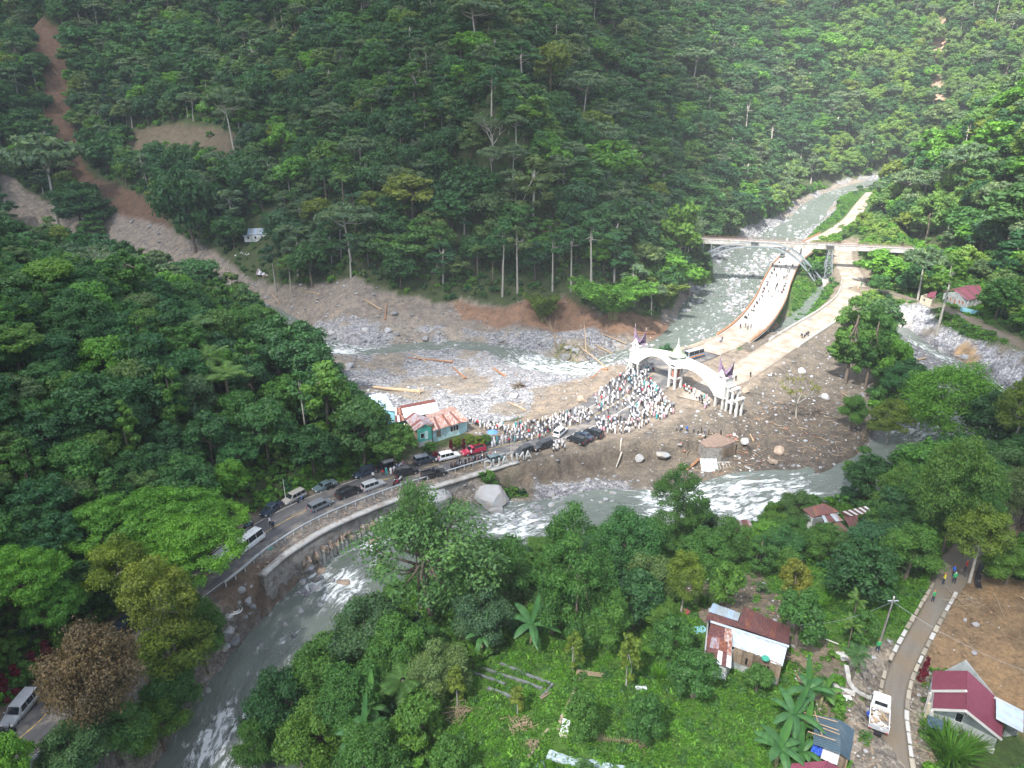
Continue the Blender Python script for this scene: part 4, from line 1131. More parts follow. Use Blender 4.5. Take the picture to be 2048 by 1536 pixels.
# ---------------------------------------------------------------- single trees, each where it stands
def T2(kind, u, vb, vt, wpx, label, group=None, name='tree', cat='tree', **k):
 p = G(u, vb)
 z0 = float(hs(p.x, p.y))
 _, _, zc = proj(p.x, p.y, z0)
 b = -(vt - 768.0) / FPX          # up / depth
 # (y*SP + (z-C)*CP) = b * (y*CP - (z-C)*SP)
 zt = (b * p.y * CP - p.y * SP) / (CP + b * SP) + CAMZ
 h = max(1.0, zt - z0)
 w = wpx * zc / FPX
 return plant(kind, p.x, p.y, h, label, group, name=name, w=w, cat=cat, **k)
MAN = [
 # around the near road, left
 ('near_feather', 235, 1135, 1005, 190, 'lower left lobe of the bright feathery tree beside the minibuses', None),
 ('near_feather', 345, 1118, 985, 230, 'wide bright green feathery tree arching over the road at the minibuses', None),
 ('near_feather', 425, 1125, 1010, 170, 'bright green feathery tree whose crown touches the front minibus', None),
 ('near_feather', 352, 1172, 1035, 240, 'lowest lobe of the bright feathery tree, hanging over the minibuses', None),
 ('near_feather', 398, 1208, 1052, 215, 'bright feathery tree on the river side whose crown covers the rear minibus', None),
 ('near_airy', 268, 1255, 1078, 120, 'tall airy yellow-green tree with pale forked trunk left of the minibuses', None),
 ('near_airy', 340, 1320, 1120, 130, 'airy yellow-green tree standing over the river bank', None),
 ('near_airy', 375, 1400, 1240, 150, 'yellow-green tree next to the brown-leaved tree', None),
 ('near_dense_a', 410, 1330, 1205, 110, 'dark bushy tree at the top of the river bank below the minibuses', None),
 ('near_dense_b', 345, 1440, 1330, 120, 'bushy green tree right of the brown-leaved tree', None),
 ('brown_tree', 208, 1438, 1262, 168, 'tree with withered reddish brown leaves over the road', None),
 ('near_feather', 75, 1262, 1105, 170, 'light green feathery tree above the road at left', None),
 ('near_feather', 20, 1215, 1100, 120, 'pale green feathery tree at the left edge above the road', None),
 ('near_feather', 140, 1300, 1170, 120, 'feathery tree just above the red hedge plants', None),
 ('near_dense_b', 235, 1510, 1415, 130, 'low bushy tree on the grassy bank below the road', None),
 ('near_dense_a', 330, 1500, 1405, 110, 'leafy bush tree low on the bank above the river', None),
 ('near_dense_b', 160, 1545, 1455, 130, 'bush tree at the bottom edge beside the road rail', None),
 ('spur_bright', 35, 1560, 1475, 80, 'lime green treetop at the bottom left corner', None),
 # the spur
 ('forest_umbrella', 120, 470, 268, 160, 'tall dark tree standing clear of the spur in front of the red slip', None),
 ('spur_round_b', 170, 470, 370, 110, 'dark round tree beside the tall tree on the spur', None),
 ('bare_grey', 215, 590, 500, 110, 'thin pale tree with spreading grey branches on the spur', None),
 ('palm_a', 395, 735, 640, 95, 'silvery fan of palm fronds on the spur', None),
 ('palm_b', 465, 850, 735, 110, 'palm with drooping brownish fronds halfway up the spur', None),
 ('palm_a', 430, 800, 700, 90, 'palm with pale fronds on the middle of the spur', None),
 ('spur_bright', 445, 780, 700, 80, 'yellow-green treetop in the middle of the spur', None),
 ('spur_round_a', 395, 610, 520, 120, 'rounded light green tree on the crest of the spur', None),
 ('spur_tall', 660, 900, 730, 110, 'tall creeper-hung tree at the end of the spur near the blue house', None),
 ('spur_round_a', 730, 930, 800, 120, 'dense tree left of the rust-roofed houses', None),
 ('spur_round_c', 790, 940, 850, 100, 'green bushy tree in front of the blue house', None),
 ('forest_pole', 617, 905, 745, 60, 'tree with a long bare brown trunk showing above the road', None),
 # mountain, single trees that stand out
 ('forest_pole', 1045, 205, 85, 75, 'pale grey-green tree with a straight white trunk high on the mountain', None),
 ('forest_yellow', 1100, 205, 88, 85, 'yellow-green crown high on the mountain next to the white trunk', None),
 ('forest_umbrella', 1165, 255, 142, 100, 'airy grey-green tree with several pale trunks on the mountain', None),
 ('bare_grey', 985, 320, 228, 70, 'bare pale branching tree in the middle of the mountain side', None),
 ('forest_pole', 983, 235, 142, 50, 'slender tree with a thin pale trunk above the bare tree', None),
 ('forest_umbrella', 470, 310, 172, 100, 'tall umbrella tree with two leaning trunks above the brown clearing', None),
 ('forest_bright', 570, 330, 245, 65, 'fresh green tree right of the brown clearing', None),
 ('forest_tall_a', 1065, 465, 318, 90, 'tall feathery tree with a thick brown trunk above the river mud', None),
 ('forest_round_c', 392, 505, 345, 120, 'dark round tree with a pale trunk beside the debris fan', None),
 ('forest_umbrella', 1205, 355, 245, 95, 'umbrella-shaped grey-green tree on the mountain nose', None),
 ('forest_umbrella', 1385, 175, 95, 90, 'dark flat-topped tree with three pale trunks', None),
 ('bare_grey', 845, 330, 275, 40, 'small leafless grey tree on the mountain side', None),
 ('forest_pole', 1488, 300, 190, 45, 'thin pale tree rising over the valley forest', None),
 ('forest_pole', 1540, 315, 240, 40, 'slim white-stemmed tree above the upper river', None),
 ('forest_pole', 1005, 592, 440, 60, 'first slender-trunked tree in the row above the river mud', None),
 ('forest_pole', 1035, 586, 455, 58, 'second slender-trunked tree in the row above the river mud', None),
 ('forest_pole', 1105, 582, 470, 55, 'third slender-trunked tree in the row above the river mud', None),
 ('forest_pole', 1142, 582, 455, 60, 'fourth slender-trunked tree in the row above the river mud', None),
 ('forest_pole', 1182, 576, 440, 70, 'last slender-trunked tree in the row above the river mud', None),
 ('forest_pole', 702, 556, 468, 55, 'pale double-stemmed tree above the grey mud bank', None),
 ('forest_pole', 553, 584, 492, 48, 'slim tree growing in front of the hut with the striped roof', None),
 ('forest_pole', 583, 588, 510, 40, 'slim tree just right of the striped-roof hut', None),
 ('forest_round_a', 625, 575, 490, 80, 'bright leafy tree right of the striped-roof hut', None),
 ('forest_round_b', 1355, 560, 405, 100, 'leafy tree beside the left end of the steel arch bridge', None),
 ('bamboo_tall', 1225, 640, 560, 120, 'bamboo clump arching over the muddy cliff behind the gate', None),
 ('bamboo', 1320, 615, 560, 80, 'bright bushy bamboo at the edge of the river narrows', None),
 ('bamboo', 1085, 645, 590, 60, 'bamboo clump hanging from the torn river bank', None),
 ('forest_round_b', 1392, 560, 500, 60, 'leafy tree hiding the left foot of the steel arch', None),
 ('forest_bright', 1376, 590, 525, 65, 'bright tree below the left foot of the steel arch', None),
 # right side
 ('forest_bright', 1752, 570, 500, 85, 'round bright tree under the right end of the steel bridge', None),
 ('forest_umbrella', 1835, 600, 495, 95, 'pale green tree beside the small cream house', None),
 ('forest_pole', 1872, 672, 512, 75, 'tree with a long leaning pale trunk in front of the red-roofed house', None),
 ('forest_round_a', 1990, 640, 560, 75, 'dark tree right of the red-roofed house on the lane', None),
 ('near_tall', 1690, 765, 600, 85, 'tall leafy tree at the near end of the side road', None),
 ('near_tall', 1730, 775, 615, 70, 'tree with a thin straight trunk beside the side creek', None),
 ('spur_bright', 1768, 770, 670, 75, 'bright green tree at the bend of the side creek', None),
 ('near_dense_a', 1700, 862, 795, 55, 'dark green tree standing alone at the edge of the mud field', None),
 ('bare_orange', 1592, 838, 752, 60, 'bare white tree with a few orange leaves on the mud field', None),
 ('big_bright', 1880, 892, 733, 180, 'big round brilliant green tree in front of the side creek', None),
 ('near_airy', 1770, 895, 800, 80, 'light airy tree between the mud field and the big green tree', None),
 ('spur_round_b', 1965, 900, 790, 95, 'dark tree right of the big green tree', None),
 ('near_airy', 2020, 910, 755, 90, 'airy tree at the right edge above the river bend', None),
 ('big_round', 1885, 1105, 870, 150, 'tall rounded tree left of the village path', None),
 ('big_column', 1850, 1075, 920, 130, 'yellowish tall tree in the grove left of the village path', None),
 ('big_round', 1925, 1110, 925, 110, 'dense dark tree at the head of the village path', None),
 ('big_round', 1790, 1050, 930, 110, 'leafy tree behind the rusty riverside roofs', None),
 ('near_tall', 1715, 1000, 900, 75, 'tree at the river edge above the rusty roofs', None),
 ('near_dense_b', 1745, 1130, 1050, 110, 'leafy bush tree right of the rusty riverside roofs', None),
 ('near_dense_a', 1810, 1160, 1060, 110, 'bushy tree at the left edge of the village path', None),
 ('near_airy', 1938, 1165, 1015, 110, 'flat yellow-green crown over the village path', None),
 ('big_round', 2035, 1060, 930, 110, 'dark tree at the right edge behind the village path', None),
 ('near_dense_b', 1990, 960, 880, 100, 'round dark tree near the right edge above the village path', None),
 ('near_dense_a', 2010, 1170, 1100, 90, 'bush tree above the orange earth at the right edge', None),
 ('near_dense_b', 1590, 1045, 985, 70, 'small tree on the river bank left of the rusty roofs', None),
 ('near_dense_a', 1640, 1120, 1055, 80, 'bushy tree below the rusty riverside roofs', None),
 ('near_dense_b', 1560, 1125, 1055, 85, 'bushy tree right of the half-hidden rusty roof', None),
 ('near_dense_a', 1455, 1125, 1045, 90, 'leafy tree left of the half-hidden rusty roof', None),
 ('near_dense_b', 1405, 1150, 1065, 100, 'dense tree on the river bank above the littered yard', None),
 ('near_tall', 1515, 1155, 1065, 60, 'slender tree with a bent white trunk behind the patched-roof house', None),
 ('orange_tree', 1578, 1215, 1125, 65, 'small tree with orange and yellow leaves behind the patched-roof house', None),
 ('garden_round', 1448, 1222, 1130, 72, 'rounded bright tree just behind the patched-roof house', None),
 ('near_airy', 1362, 1225, 1105, 75, 'thin pale-stemmed tree left of the littered yard', None),
 ('near_loose', 862, 1245, 1005, 300, 'big sprawling tree with large leaves leaning over the river', None),
 ('near_loose', 842, 1238, 948, 105, 'upright leafy top of the sprawling tree, in front of the road', None),
 ('big_column', 1150, 1290, 1010, 170, 'tall column of bright foliage rising beside the sprawling tree', None),
 ('near_tall', 1105, 1270, 1060, 90, 'leafy tree between the sprawling tree and the bright column', None),
 ('big_round', 1245, 1180, 1020, 150, 'broad dark tree on the river bank below the eroded cliff', None),
 ('big_column', 1345, 1105, 935, 125, 'pointed light green tree standing in front of the eroded cliff', None),
 ('near_dense_a', 1300, 1150, 1050, 90, 'rounded yellow-green tree left of the pointed tree', None),
 ('near_dense_b', 1395, 1090, 1000, 70, 'dark small tree right of the pointed tree', None),
 ('near_dense_a', 1010, 1220, 1090, 130, 'dark green tree at the river edge below the rapids', None),
 ('near_dense_b', 965, 1290, 1180, 120, 'dark shady tree behind the banana plants', None),
 ('near_dense_a', 1215, 1300, 1190, 100, 'leafy tree at the upper edge of the vegetable garden', None),
 ('near_dense_b', 1290, 1220, 1110, 110, 'leafy tree behind the vegetable garden', None),
 ('near_dense_b', 740, 1320, 1200, 140, 'creeper-covered tree at the river edge, upper one of the thicket', None),
 ('near_dense_a', 655, 1410, 1290, 130, 'leafy tree overhanging the river in the thicket', None),
 ('near_dense_b', 575, 1480, 1355, 140, 'creeper-covered tree reaching farthest over the river', None),
 ('near_dense_a', 800, 1370, 1250, 130, 'glossy leafy tree in the middle of the riverside thicket', None),
 ('near_dense_b', 880, 1390, 1290, 120, 'dense tree at the left corner of the vegetable garden', None),
 ('near_dense_a', 710, 1470, 1345, 140, 'leafy tree at the lower middle of the riverside thicket', None),
 ('near_dense_b', 640, 1545, 1420, 140, 'bright bushy tree at the bottom of the riverside thicket', None),
 ('near_dense_a', 520, 1540, 1450, 90, 'bush tree at the water edge at the bottom', None),
 # garden
 ('garden_light', 1145, 1345, 1268, 48, 'small thin tree on the upper edge of the vegetable garden', None),
 ('garden_light', 1252, 1375, 1275, 62, 'light airy sapling beside the broken fence', None),
 ('garden_round', 1340, 1330, 1235, 80, 'dark round citrus-like tree left of the patched-roof house', None),
 ('garden_round', 1165, 1480, 1392, 70, 'round garden tree above the stake fence', None),
 ('garden_round', 1288, 1485, 1398, 78, 'round garden tree at the right end of the stake fence', None),
 ('garden_round', 1385, 1395, 1310, 95, 'broad green tree below the patched-roof house', None),
 ('garden_light', 915, 1412, 1340, 52, 'small grey-green tree at the left of the vegetable garden', None),
 ('garden_light', 1035, 1430, 1378, 42, 'little sapling between two brush piles', None),
 ('garden_round', 900, 1560, 1480, 80, 'bush at the bottom edge of the garden', None),
 ('garden_round', 1512, 1385, 1335, 60, 'small bush in front of the patched-roof house', None),
 ('garden_round', 1590, 1290, 1190, 95, 'dark bush tree right of the patched-roof house', None),
 ('garden_round', 1718, 1300, 1225, 62, 'dark tree beside the utility pole', None),
]
for kind, u, vb, vt, w, lab, grp in MAN:
 T2(kind, u, vb, vt, w, lab, grp)
PL = [
 ('banana_a', 965, 1312, 1248, 80, 'banana plant at the upper edge of the vegetable garden'),
 ('banana_c', 1062, 1290, 1222, 110, 'large torn-leaved banana plant below the bright column tree'),
 ('banana_a', 745, 1470, 1385, 100, 'banana plant in the riverside thicket'),
 ('banana_b', 730, 1525, 1440, 110, 'banana plant at the bottom of the riverside thicket'),
 ('banana_a', 1608, 1425, 1350, 100, 'banana plant with one bright upright leaf'),
 ('banana_b', 1640, 1415, 1368, 80, 'banana plant nearest the drainage ditch'),
 ('banana_c', 1578, 1475, 1400, 110, 'banana plant left of the dark slate roof'),
 ('banana_b', 1605, 1480, 1432, 70, 'banana plant touching the dark slate roof'),
 ('banana_a', 1550, 1540, 1468, 120, 'spreading banana plant at the bottom edge'),
 ('banana_b', 1598, 1535, 1480, 80, 'banana plant between the blue tarpaulin and the bottom edge'),
 ('banana_b', 905, 1350, 1300, 60, 'upright young banana plant at the left corner of the garden'),
]
for kind, u, vb, vt, w, lab in PL:
 T2(kind, u, vb, vt, w, lab, 'banana plants', name='banana_plant', cat='banana plant')
for kind, u, vb, vt, w, lab in [
 ('palm_a', 808, 1430, 1345, 110, 'palm with yellow drooping fronds beside the garden'),
 ('palm_a', 1686, 1125, 1062, 60, 'palm with dead hanging fronds below the rusty roofs'),
 ('palm_tall', 690, 445, 350, 60, 'tall palm on the lower mountain side'), ('palm_tall', 712, 470, 385, 50, 'palm above the wrecked white shack'),
 ('palm_tall', 655, 420, 345, 50, 'palm left of the others on the lower mountain'), ('palm_b', 815, 470, 410, 50, 'palm beside the wrecked shack'),
 ('palm_tall', 545, 480, 425, 45, 'palm right of the blue-roofed hut'), ('palm_b', 955, 560, 490, 50, 'palm above the torn red bank'),
 ('palm_b', 985, 565, 500, 45, 'palm next to the slender-trunked trees'), ('palm_a', 1700, 1270, 1190, 45, 'narrow yellow-green palm, upper of three below the path'),
 ('palm_a', 1693, 1310, 1240, 45, 'yellow-green palm, middle of three below the path'), ('palm_a', 1700, 1370, 1300, 55, 'yellow-green palm, lowest of three below the path')]:
 T2(kind, u, vb, vt, w, lab, 'palms', name='palm_tree', cat='palm')
def shrubs(lst, kind, name, label_f, group, cat='shrub'):
 for i, (u, vb, vt, w) in enumerate(lst):
  T2(kind, u, vb, vt, w, label_f[i] if isinstance(label_f, (list, tuple)) else label_f, group, name=name, cat=cat)
shrubs([(903, 905, 880, 18), (928, 903, 878, 16), (872, 918, 903, 22), (890, 912, 900, 14)], 'red_bush', 'red_shrub',
  ['round crimson bush left of the pair below the rusty roof', 'crimson bush right of the pair below the rusty roof', 'low crimson bush beside the white car', 'small crimson bush behind the white car'], 'crimson bushes below the rust-roofed houses')
shrubs([(40, 1370, 1330, 40), (75, 1345, 1305, 40), (100, 1325, 1285, 40), (15, 1395, 1350, 40)], 'red_bush', 'red_shrub',
  ['third crimson hedge bush along the left road', 'second crimson hedge bush along the left road', 'crimson hedge bush nearest the brown tree', 'crimson hedge bush at the left edge'], 'crimson hedge along the left road')
shrubs([(1850, 1345, 1315, 22), (1840, 1362, 1335, 24)], 'red_bush', 'red_shrub', ['purple bush at the corner of the maroon-roofed house', 'lower purple bush by the maroon-roofed house'], 'purple bushes by the maroon-roofed house')
for j, (u, v, s, lb) in enumerate([(940, 890, 3, 'yellow-green ornamental bush in front of the mint wall'), (957, 893, 3, 'yellow ornamental bush at the end of the rusty roof'), (915, 895, 2.4, 'pale green bush below the mint wall'),
        (862, 905, 3, 'green bush at the corner of the teal house'), (970, 890, 3, 'bush beside the people behind the houses')]):
 p = G(u, v); plant('orange_tree' if j in (1,) else 'garden_round', p.x, p.y, 2.3, lb, 'ornamental bushes below the houses', name='shrub', w=s, cat='shrub', mat='leaf_yellow' if j in (0, 1, 2) else None)
TUFT = make_grass_tuft(91, 160, 2.2, 'leaf_weed', .8)
for u, v, s, lb in [(1900, 1520, 1.7, 'largest clump of tall arching grass below the maroon-roofed house'), (1880, 1490, 1.3, 'clump of arching grass against the concrete gable wall'), (1935, 1500, 1.2, 'clump of arching grass right of the largest one'),
     (1640, 1215, .8, 'clump of pale blade grass beside the dark bush'), (1655, 1205, .8, 'clump of blade grass right of the pale one'), (1408, 1210, .9, 'clump of blade grass at the corner of the patched-roof house'),
     (1318, 1355, .8, 'clump of blade grass by the black pit in the garden')]:
 p = G(u, v); o = link('grass_clump', TUFT, None, (p.x, p.y, float(hs(p.x, p.y))), (0, 0, rnd.uniform(0, 6)), s)
 tag(o, lb, 'grass clump', 'clumps of tall grass'); PLANTED.append((p.x, p.y, 1))
# ---------------------------------------------------------------- forest
def jgrid(x0, x1, y0, y1, s, seed, jit=.42):
 rs = np.random.RandomState(seed)
 xs = np.arange(x0, x1, s); ys_ = np.arange(y0, y1, s * .87)
 X, Y = np.meshgrid(xs, ys_)
 X = X + (np.arange(len(ys_)) % 2)[:, None] * s / 2
 X = X + rs.uniform(-jit, jit, X.shape) * s; Y = Y + rs.uniform(-jit, jit, Y.shape) * s
 return X.ravel(), Y.ravel(), rs
def infan(x, y, m=26):
 return (np.abs(x) < (y * .79 + m)) & (y > 30)
dAg = dline(gx, gy, RIVER_A); HWAT = None
def wet(x, y):
 d1, _, (z1, w1) = dline(x, y, RIVER_A); d2, _, (z2, w2) = dline(x, y, RIVER_B)
 return (d1 < w1 + 3) | (d2 < w2 + 1.5)
def roady(x, y, m):
 r = np.zeros(np.shape(x), bool)
 for L_, e in ((ROAD_MAIN, 1.0), (ROAD_SIDE, .5), (LANE, 0), (PATH, 0), (BRIDGE_CL, 1.0)):
  d, _, (z, w) = dline(x, y, L_); r |= d < w + m + e
 return r
CLEAR = [(pp[0], pp[1], pp[2] * .95) for pp in PADS]
def clear_of(x, y, r, f=.8):
 ok = np.ones(len(x), bool)
 for (a, b, c) in PLANTED: ok &= (x - a) ** 2 + (y - b) ** 2 > ((c + r) * f * .75) ** 2
 for (a, b, c) in CLEAR: ok &= (x - a) ** 2 + (y - b) ** 2 > (c + r * .4) ** 2
 return ok
# no trees in front of things that are seen: (polygon in the photo, only trees shorter than)
LOWZ = [GPOLY(P) for P in (
 [(330, 1080), (520, 990), (700, 930), (860, 900), (1010, 870), (1010, 935), (860, 975), (700, 1030), (520, 1100), (440, 1150)],
 [(380, 1160), (560, 1090), (800, 990), (1060, 940), (1270, 960), (1640, 970), (1640, 1010), (1500, 1050), (1250, 1090), (1000, 1130), (860, 1240), (600, 1400), (480, 1540), (300, 1540), (420, 1360)],
 [(850, 1330), (1000, 1280), (1180, 1290), (1560, 1240), (1860, 1160), (2060, 1170), (2060, 1900), (830, 1900)],
 [(1380, 1130), (1560, 1130), (1600, 1230), (1560, 1260), (1390, 1230)],
 [(1590, 560), (1660, 560), (1720, 600), (1660, 690), (1560, 700)], [(1640, 500), (1740, 440), (1760, 380), (1700, 380), (1590, 470)],
 [(1580, 470), (1650, 395), (1710, 380), (1730, 420), (1680, 470), (1600, 500)],
 [(1820, 600), (2060, 690), (2060, 760), (1960, 760), (1800, 660), (1740, 600)], [(1590, 1010), (1760, 1010), (1740, 1190), (1590, 1190)], [(1440, 1030), (1530, 1030), (1530, 1160), (1440, 1160)], [(820, 850), (960, 850), (1000, 930), (830, 950)],
 [(470, 440), (550, 440), (565, 590), (470, 580)], [(1885, 560), (1995, 560), (2000, 650), (1885, 650)], [(1080, 450), (1125, 450), (1125, 490), (1080, 490)], [(1930, 1150), (1990, 1040), (2060, 1010), (2060, 1130)],
 [(640, 575), (800, 590), (1000, 600), (1200, 590), (1200, 660), (640, 640)])]
def low_zone(x, y):
 r = np.zeros(len(x), bool)
 for P in LOWZ: r |= inpoly(x, y, P)
 return r
CAPZ = [GPOLY([(980, 1080), (1400, 1050), (1640, 1010), (1760, 1040), (1720, 1200), (1560, 1200), (1300, 1200), (1000, 1190)])]
CX, CY, CW, CH, CK = [], [], [], [], []
def grow(x, y, w, h, k):
 CX.extend(x); CY.extend(y); CW.extend(w); CH.extend(h); CK.extend(k)
DM = np.minimum(dline(gx, gy, np.array(FOOT_L, float))[0], dline(gx, gy, np.array(FOOT_R, float))[0])
def region(x0, x1, y0, y1, s, seed, test, kinds, probs, hr, wr):
 x, y, rs = jgrid(x0, x1, y0, y1, s, seed)
 k = infan(x, y) & (rq(VEG, x, y) > .5)
 x, y = x[k], y[k]
 k = test(x, y); x, y = x[k], y[k]
 k = ~roady(x, y, 2.2) & ~wet(x, y) & ~low_zone(x, y); x, y = x[k], y[k]
 k = clear_of(x, y, s * .5); x, y = x[k], y[k]
 patch = fbm(x, y, 26, 2, seed) * .5 + .5
 kk = []
 for i in range(len(x)):
  q = (patch[i] * .6 + rs.rand() * .4) if rs.rand() < .5 else rs.rand()
  kk.append(kinds[int(np.searchsorted(np.cumsum(probs), q * .9999))])
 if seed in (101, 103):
  kk = ['forest_sunlit_tint' if (x[i] > .42 * y[i] and rs.rand() < .4) else kk[i] for i in range(len(kk))]  # sunlight put into the leaf colour of crowns towards the right
 h = rs.uniform(*hr, len(x)) * (1 + .5 * (rs.rand(len(x)) ** 5)); w = h * rs.uniform(*wr, len(x))
 for i in range(len(kk)):
  if kk[i] == 'forest_pole': h[i] *= 1.35; w[i] *= .62
  if kk[i] in ('forest_tall_a', 'forest_tall_b', 'spur_tall', 'near_tall'): h[i] *= 1.15; w[i] *= .72
  if kk[i] in ('forest_umbrella',): h[i] *= 1.15
 cz = np.zeros(len(x), bool)
 for P in CAPZ: cz |= inpoly(x, y, P)
 f_ = np.where(cz, np.minimum(1, 4.2 / h), 1.0); h *= f_; w *= np.sqrt(f_)
 grow(x, y, w, h, kk)
inv = lambda x, y: inpoly(x, y, VALLEY)
FK = ['forest_round_a', 'forest_round_b', 'forest_round_c', 'forest_tall_a', 'forest_tall_b', 'forest_umbrella', 'forest_cone', 'forest_bright', 'forest_yellow', 'forest_pole']
region(-430, 330, 200, 850, 8.9, 101, lambda x, y: ~inv(x, y) & ((x < 150) | (y > 470)) & (x < 700), FK, [.21, .18, .15, .09, .06, .07, .1, .09, .035, .015], (9, 15.5), (.9, 1.3))
region(150, 560, 60, 850, 7.8, 102, lambda x, y: ~inv(x, y) & ~((x < 150) | (y > 470)), FK + ['forest_sunlit_tint'], [.14, .1, .02, .05, .06, .06, .07, .14, .04, .02, .3], (9.5, 15), (.85, 1.15))  # lighter crown mix paints sun onto the right-hand slope
region(330, 560, 470, 850, 8.5, 103, lambda x, y: ~inv(x, y), FK, [.2, .17, .06, .06, .06, .08, .1, .2, .05, .02], (9, 14), (.8, 1.05))
SK = ['spur_round_a', 'spur_round_b', 'spur_round_c', 'spur_tall', 'spur_bright']
region(-330, -8, 34, 240, 5.6, 104, lambda x, y: inv(x, y) & (x < -8) & ((x < -38) | (y > 108)), SK, [.3, .25, .15, .18, .12], (6.5, 10.5), (.75, 1.0))
region(-230, 60, 225, 300, 6.2, 105, lambda x, y: inv(x, y), FK, [.2, .17, .12, .1, .1, .05, .1, .1, .03, .03], (7, 11), (.7, 1.0))
region(95, 240, 190, 470, 5.8, 106, lambda x, y: inv(x, y), ['forest_round_a', 'forest_bright', 'forest_sunlit_tint', 'spur_round_a', 'forest_yellow'], [.2, .3, .3, .15, .05], (4.5, 8), (.85, 1.15))
region(15, 210, 60, 190, 5.6, 107, lambda x, y: inv(x, y), ['spur_round_a', 'near_dense_a', 'spur_round_b', 'near_dense_b', 'near_tall', 'spur_bright'], [.25, .2, .2, .15, .1, .1], (5.5, 9), (.8, 1.1))
region(-34, 60, 38, 120, 4.4, 108, lambda x, y: inv(x, y) & (x > -34), ['near_dense_a', 'near_dense_b', 'garden_round', 'bushy'], [.3, .3, .2, .2], (3.5, 6), (.85, 1.15))
CX = np.array(CX); CY = np.array(CY); CW = np.array(CW); CH = np.array(CH); CZ = hs(CX, CY) - .3
print('forest trees', len(CX))
# what of them is seen: painter's order into a coarse id picture
pu, pv, pz_ = proj(CX, CY, CZ + CH * .62)
rad = CW * .5 / pz_ * FPX
SC = .25; idb = np.full((384, 512), -1, np.int32)
blocked = np.zeros(len(CX), bool)
for t in np.linspace(.25, .97, 60):
 bx, by, bz = CX * t, CY * t, CAMZ + (CZ + CH * .8 - CAMZ) * t
 blocked |= bz < hq(bx, by) + 1.0
order = np.argsort(-pz_)
for i in order:
 if blocked[i] or pz_[i] < 5: continue
 cu, cv, rr = pu[i] * SC, pv[i] * SC, max(rad[i] * SC, .6); ry = rr * max(.5, CH[i] * .6 / CW[i])
 i0, i1 = int(max(0, cu - rr)), int(min(512, cu + rr + 1)); j0, j1 = int(max(0, cv - ry)), int(min(384, cv + ry + 1))
 if i1 <= i0 or j1 <= j0: continue
 jj, ii = np.mgrid[j0:j1, i0:i1]
 idb[j0:j1, i0:i1][((ii + .5 - cu) / rr) ** 2 + ((jj + .5 - cv) / ry) ** 2 <= 1] = i
vis = np.bincount(idb[idb >= 0], minlength=len(CX))
nman = len([o for o in bpy.data.objects if o.type == 'EMPTY' and o.name.split('.')[0] == 'tree'])
take = np.argsort(-vis)[:max(0, 318 - nman)]
single = np.zeros(len(CX), bool); single[take] = True
ADJ = {'forest_sunlit_tint': 'sun-tinted green', 'forest_round_a': 'rounded green', 'forest_round_b': 'full-crowned green', 'forest_round_c': 'dark round', 'forest_tall_a': 'tall drooping', 'forest_tall_b': 'slim grey-green',
  'forest_umbrella': 'flat-topped grey-green', 'forest_cone': 'pointed green', 'forest_bright': 'bright green', 'forest_yellow': 'yellow-green', 'forest_pole': 'high-stemmed',
  'spur_round_a': 'rounded leafy', 'spur_round_b': 'dark dense', 'spur_round_c': 'broad low', 'spur_tall': 'creeper-hung tall', 'spur_bright': 'bright green', 'near_dense_a': 'dense leafy',
  'near_dense_b': 'bushy', 'near_tall': 'tall leafy', 'garden_round': 'small round', 'bushy': 'low bushy'}
MARKS = [((560, 880), 'above the parked cars on the road'), ((300, 800), 'in the middle of the spur'), ((80, 800), 'at the left edge of the spur'), ((120, 560), 'near the top of the spur'),
   ((330, 600), 'on the crest of the spur facing the mud'), ((640, 760), 'on the spur by the gravel bar'), ((420, 960), 'just above the road and minibuses'), ((200, 950), 'behind the bright feathery tree'),
   ((60, 1050), 'above the road at lower left'), ((40, 200), 'left of the red slip'), ((250, 200), 'right of the red slip'), ((300, 60), 'high above the brown clearing'),
   ((600, 80), 'high on the mountain near the small terrace'), ((650, 250), 'on the mountain above the palms'), ((600, 420), 'above the blue-roofed hut'), ((850, 150), 'high on the mountain face'),
   ((880, 400), 'on the lower mountain above the wrecked shack'), ((850, 540), 'above the grey mud bank'), ((1050, 350), 'in the middle of the mountain face'), ((1250, 200), 'high on the mountain nose'),
   ((1280, 400), 'on the mountain above the gate'), ((1330, 540), 'on the wooded bank of the narrows'), ((1450, 150), 'on the shaded slope beyond the nose'), ((1480, 380), 'on the slope above the steel bridge'),
   ((1650, 150), 'on the far slope left of the thin slip'), ((1620, 320), 'above the upper river bend'), ((1800, 200), 'beside the thin slip on the sunny slope'), ((1950, 250), 'high on the sunny slope'),
   ((1830, 380), 'on the sunny slope above the far road'), ((1950, 450), 'on the sunny slope above the bridge end'), ((1780, 520), 'below the right end of the steel bridge'), ((2000, 560), 'above the red-roofed house'),
   ((1900, 700), 'between the lane and the side creek'), ((2020, 800), 'at the right edge by the side creek'), ((1800, 950), 'in the grove above the rusty roofs'), ((1980, 1000), 'at the right edge above the path'),
   ((1700, 1150), 'left of the village path'), ((1500, 1100), 'on the river bank behind the village'), ((1250, 1150), 'on the river bank below the cliff'), ((1000, 1250), 'behind the vegetable garden'),
   ((750, 1400), 'in the thicket at the river'), ((250, 1480), 'on the bank below the near road'), ((1300, 1350), 'at the edge of the vegetable garden')]
MK = np.array([m[0] for m in MARKS], float)
for i in take:
 k = CK[i]
 j = int(np.argmin((MK[:, 0] - pu[i]) ** 2 + ((MK[:, 1] - pv[i]) * 1.3) ** 2))
 size = 'large ' if CH[i] > 12 else ('small ' if CH[i] < 7 else '')
 plant(k, CX[i], CY[i], CH[i], size + ADJ[k] + ' tree ' + MARKS[j][1], 'forest trees ' + MARKS[j][1], w=CW[i])
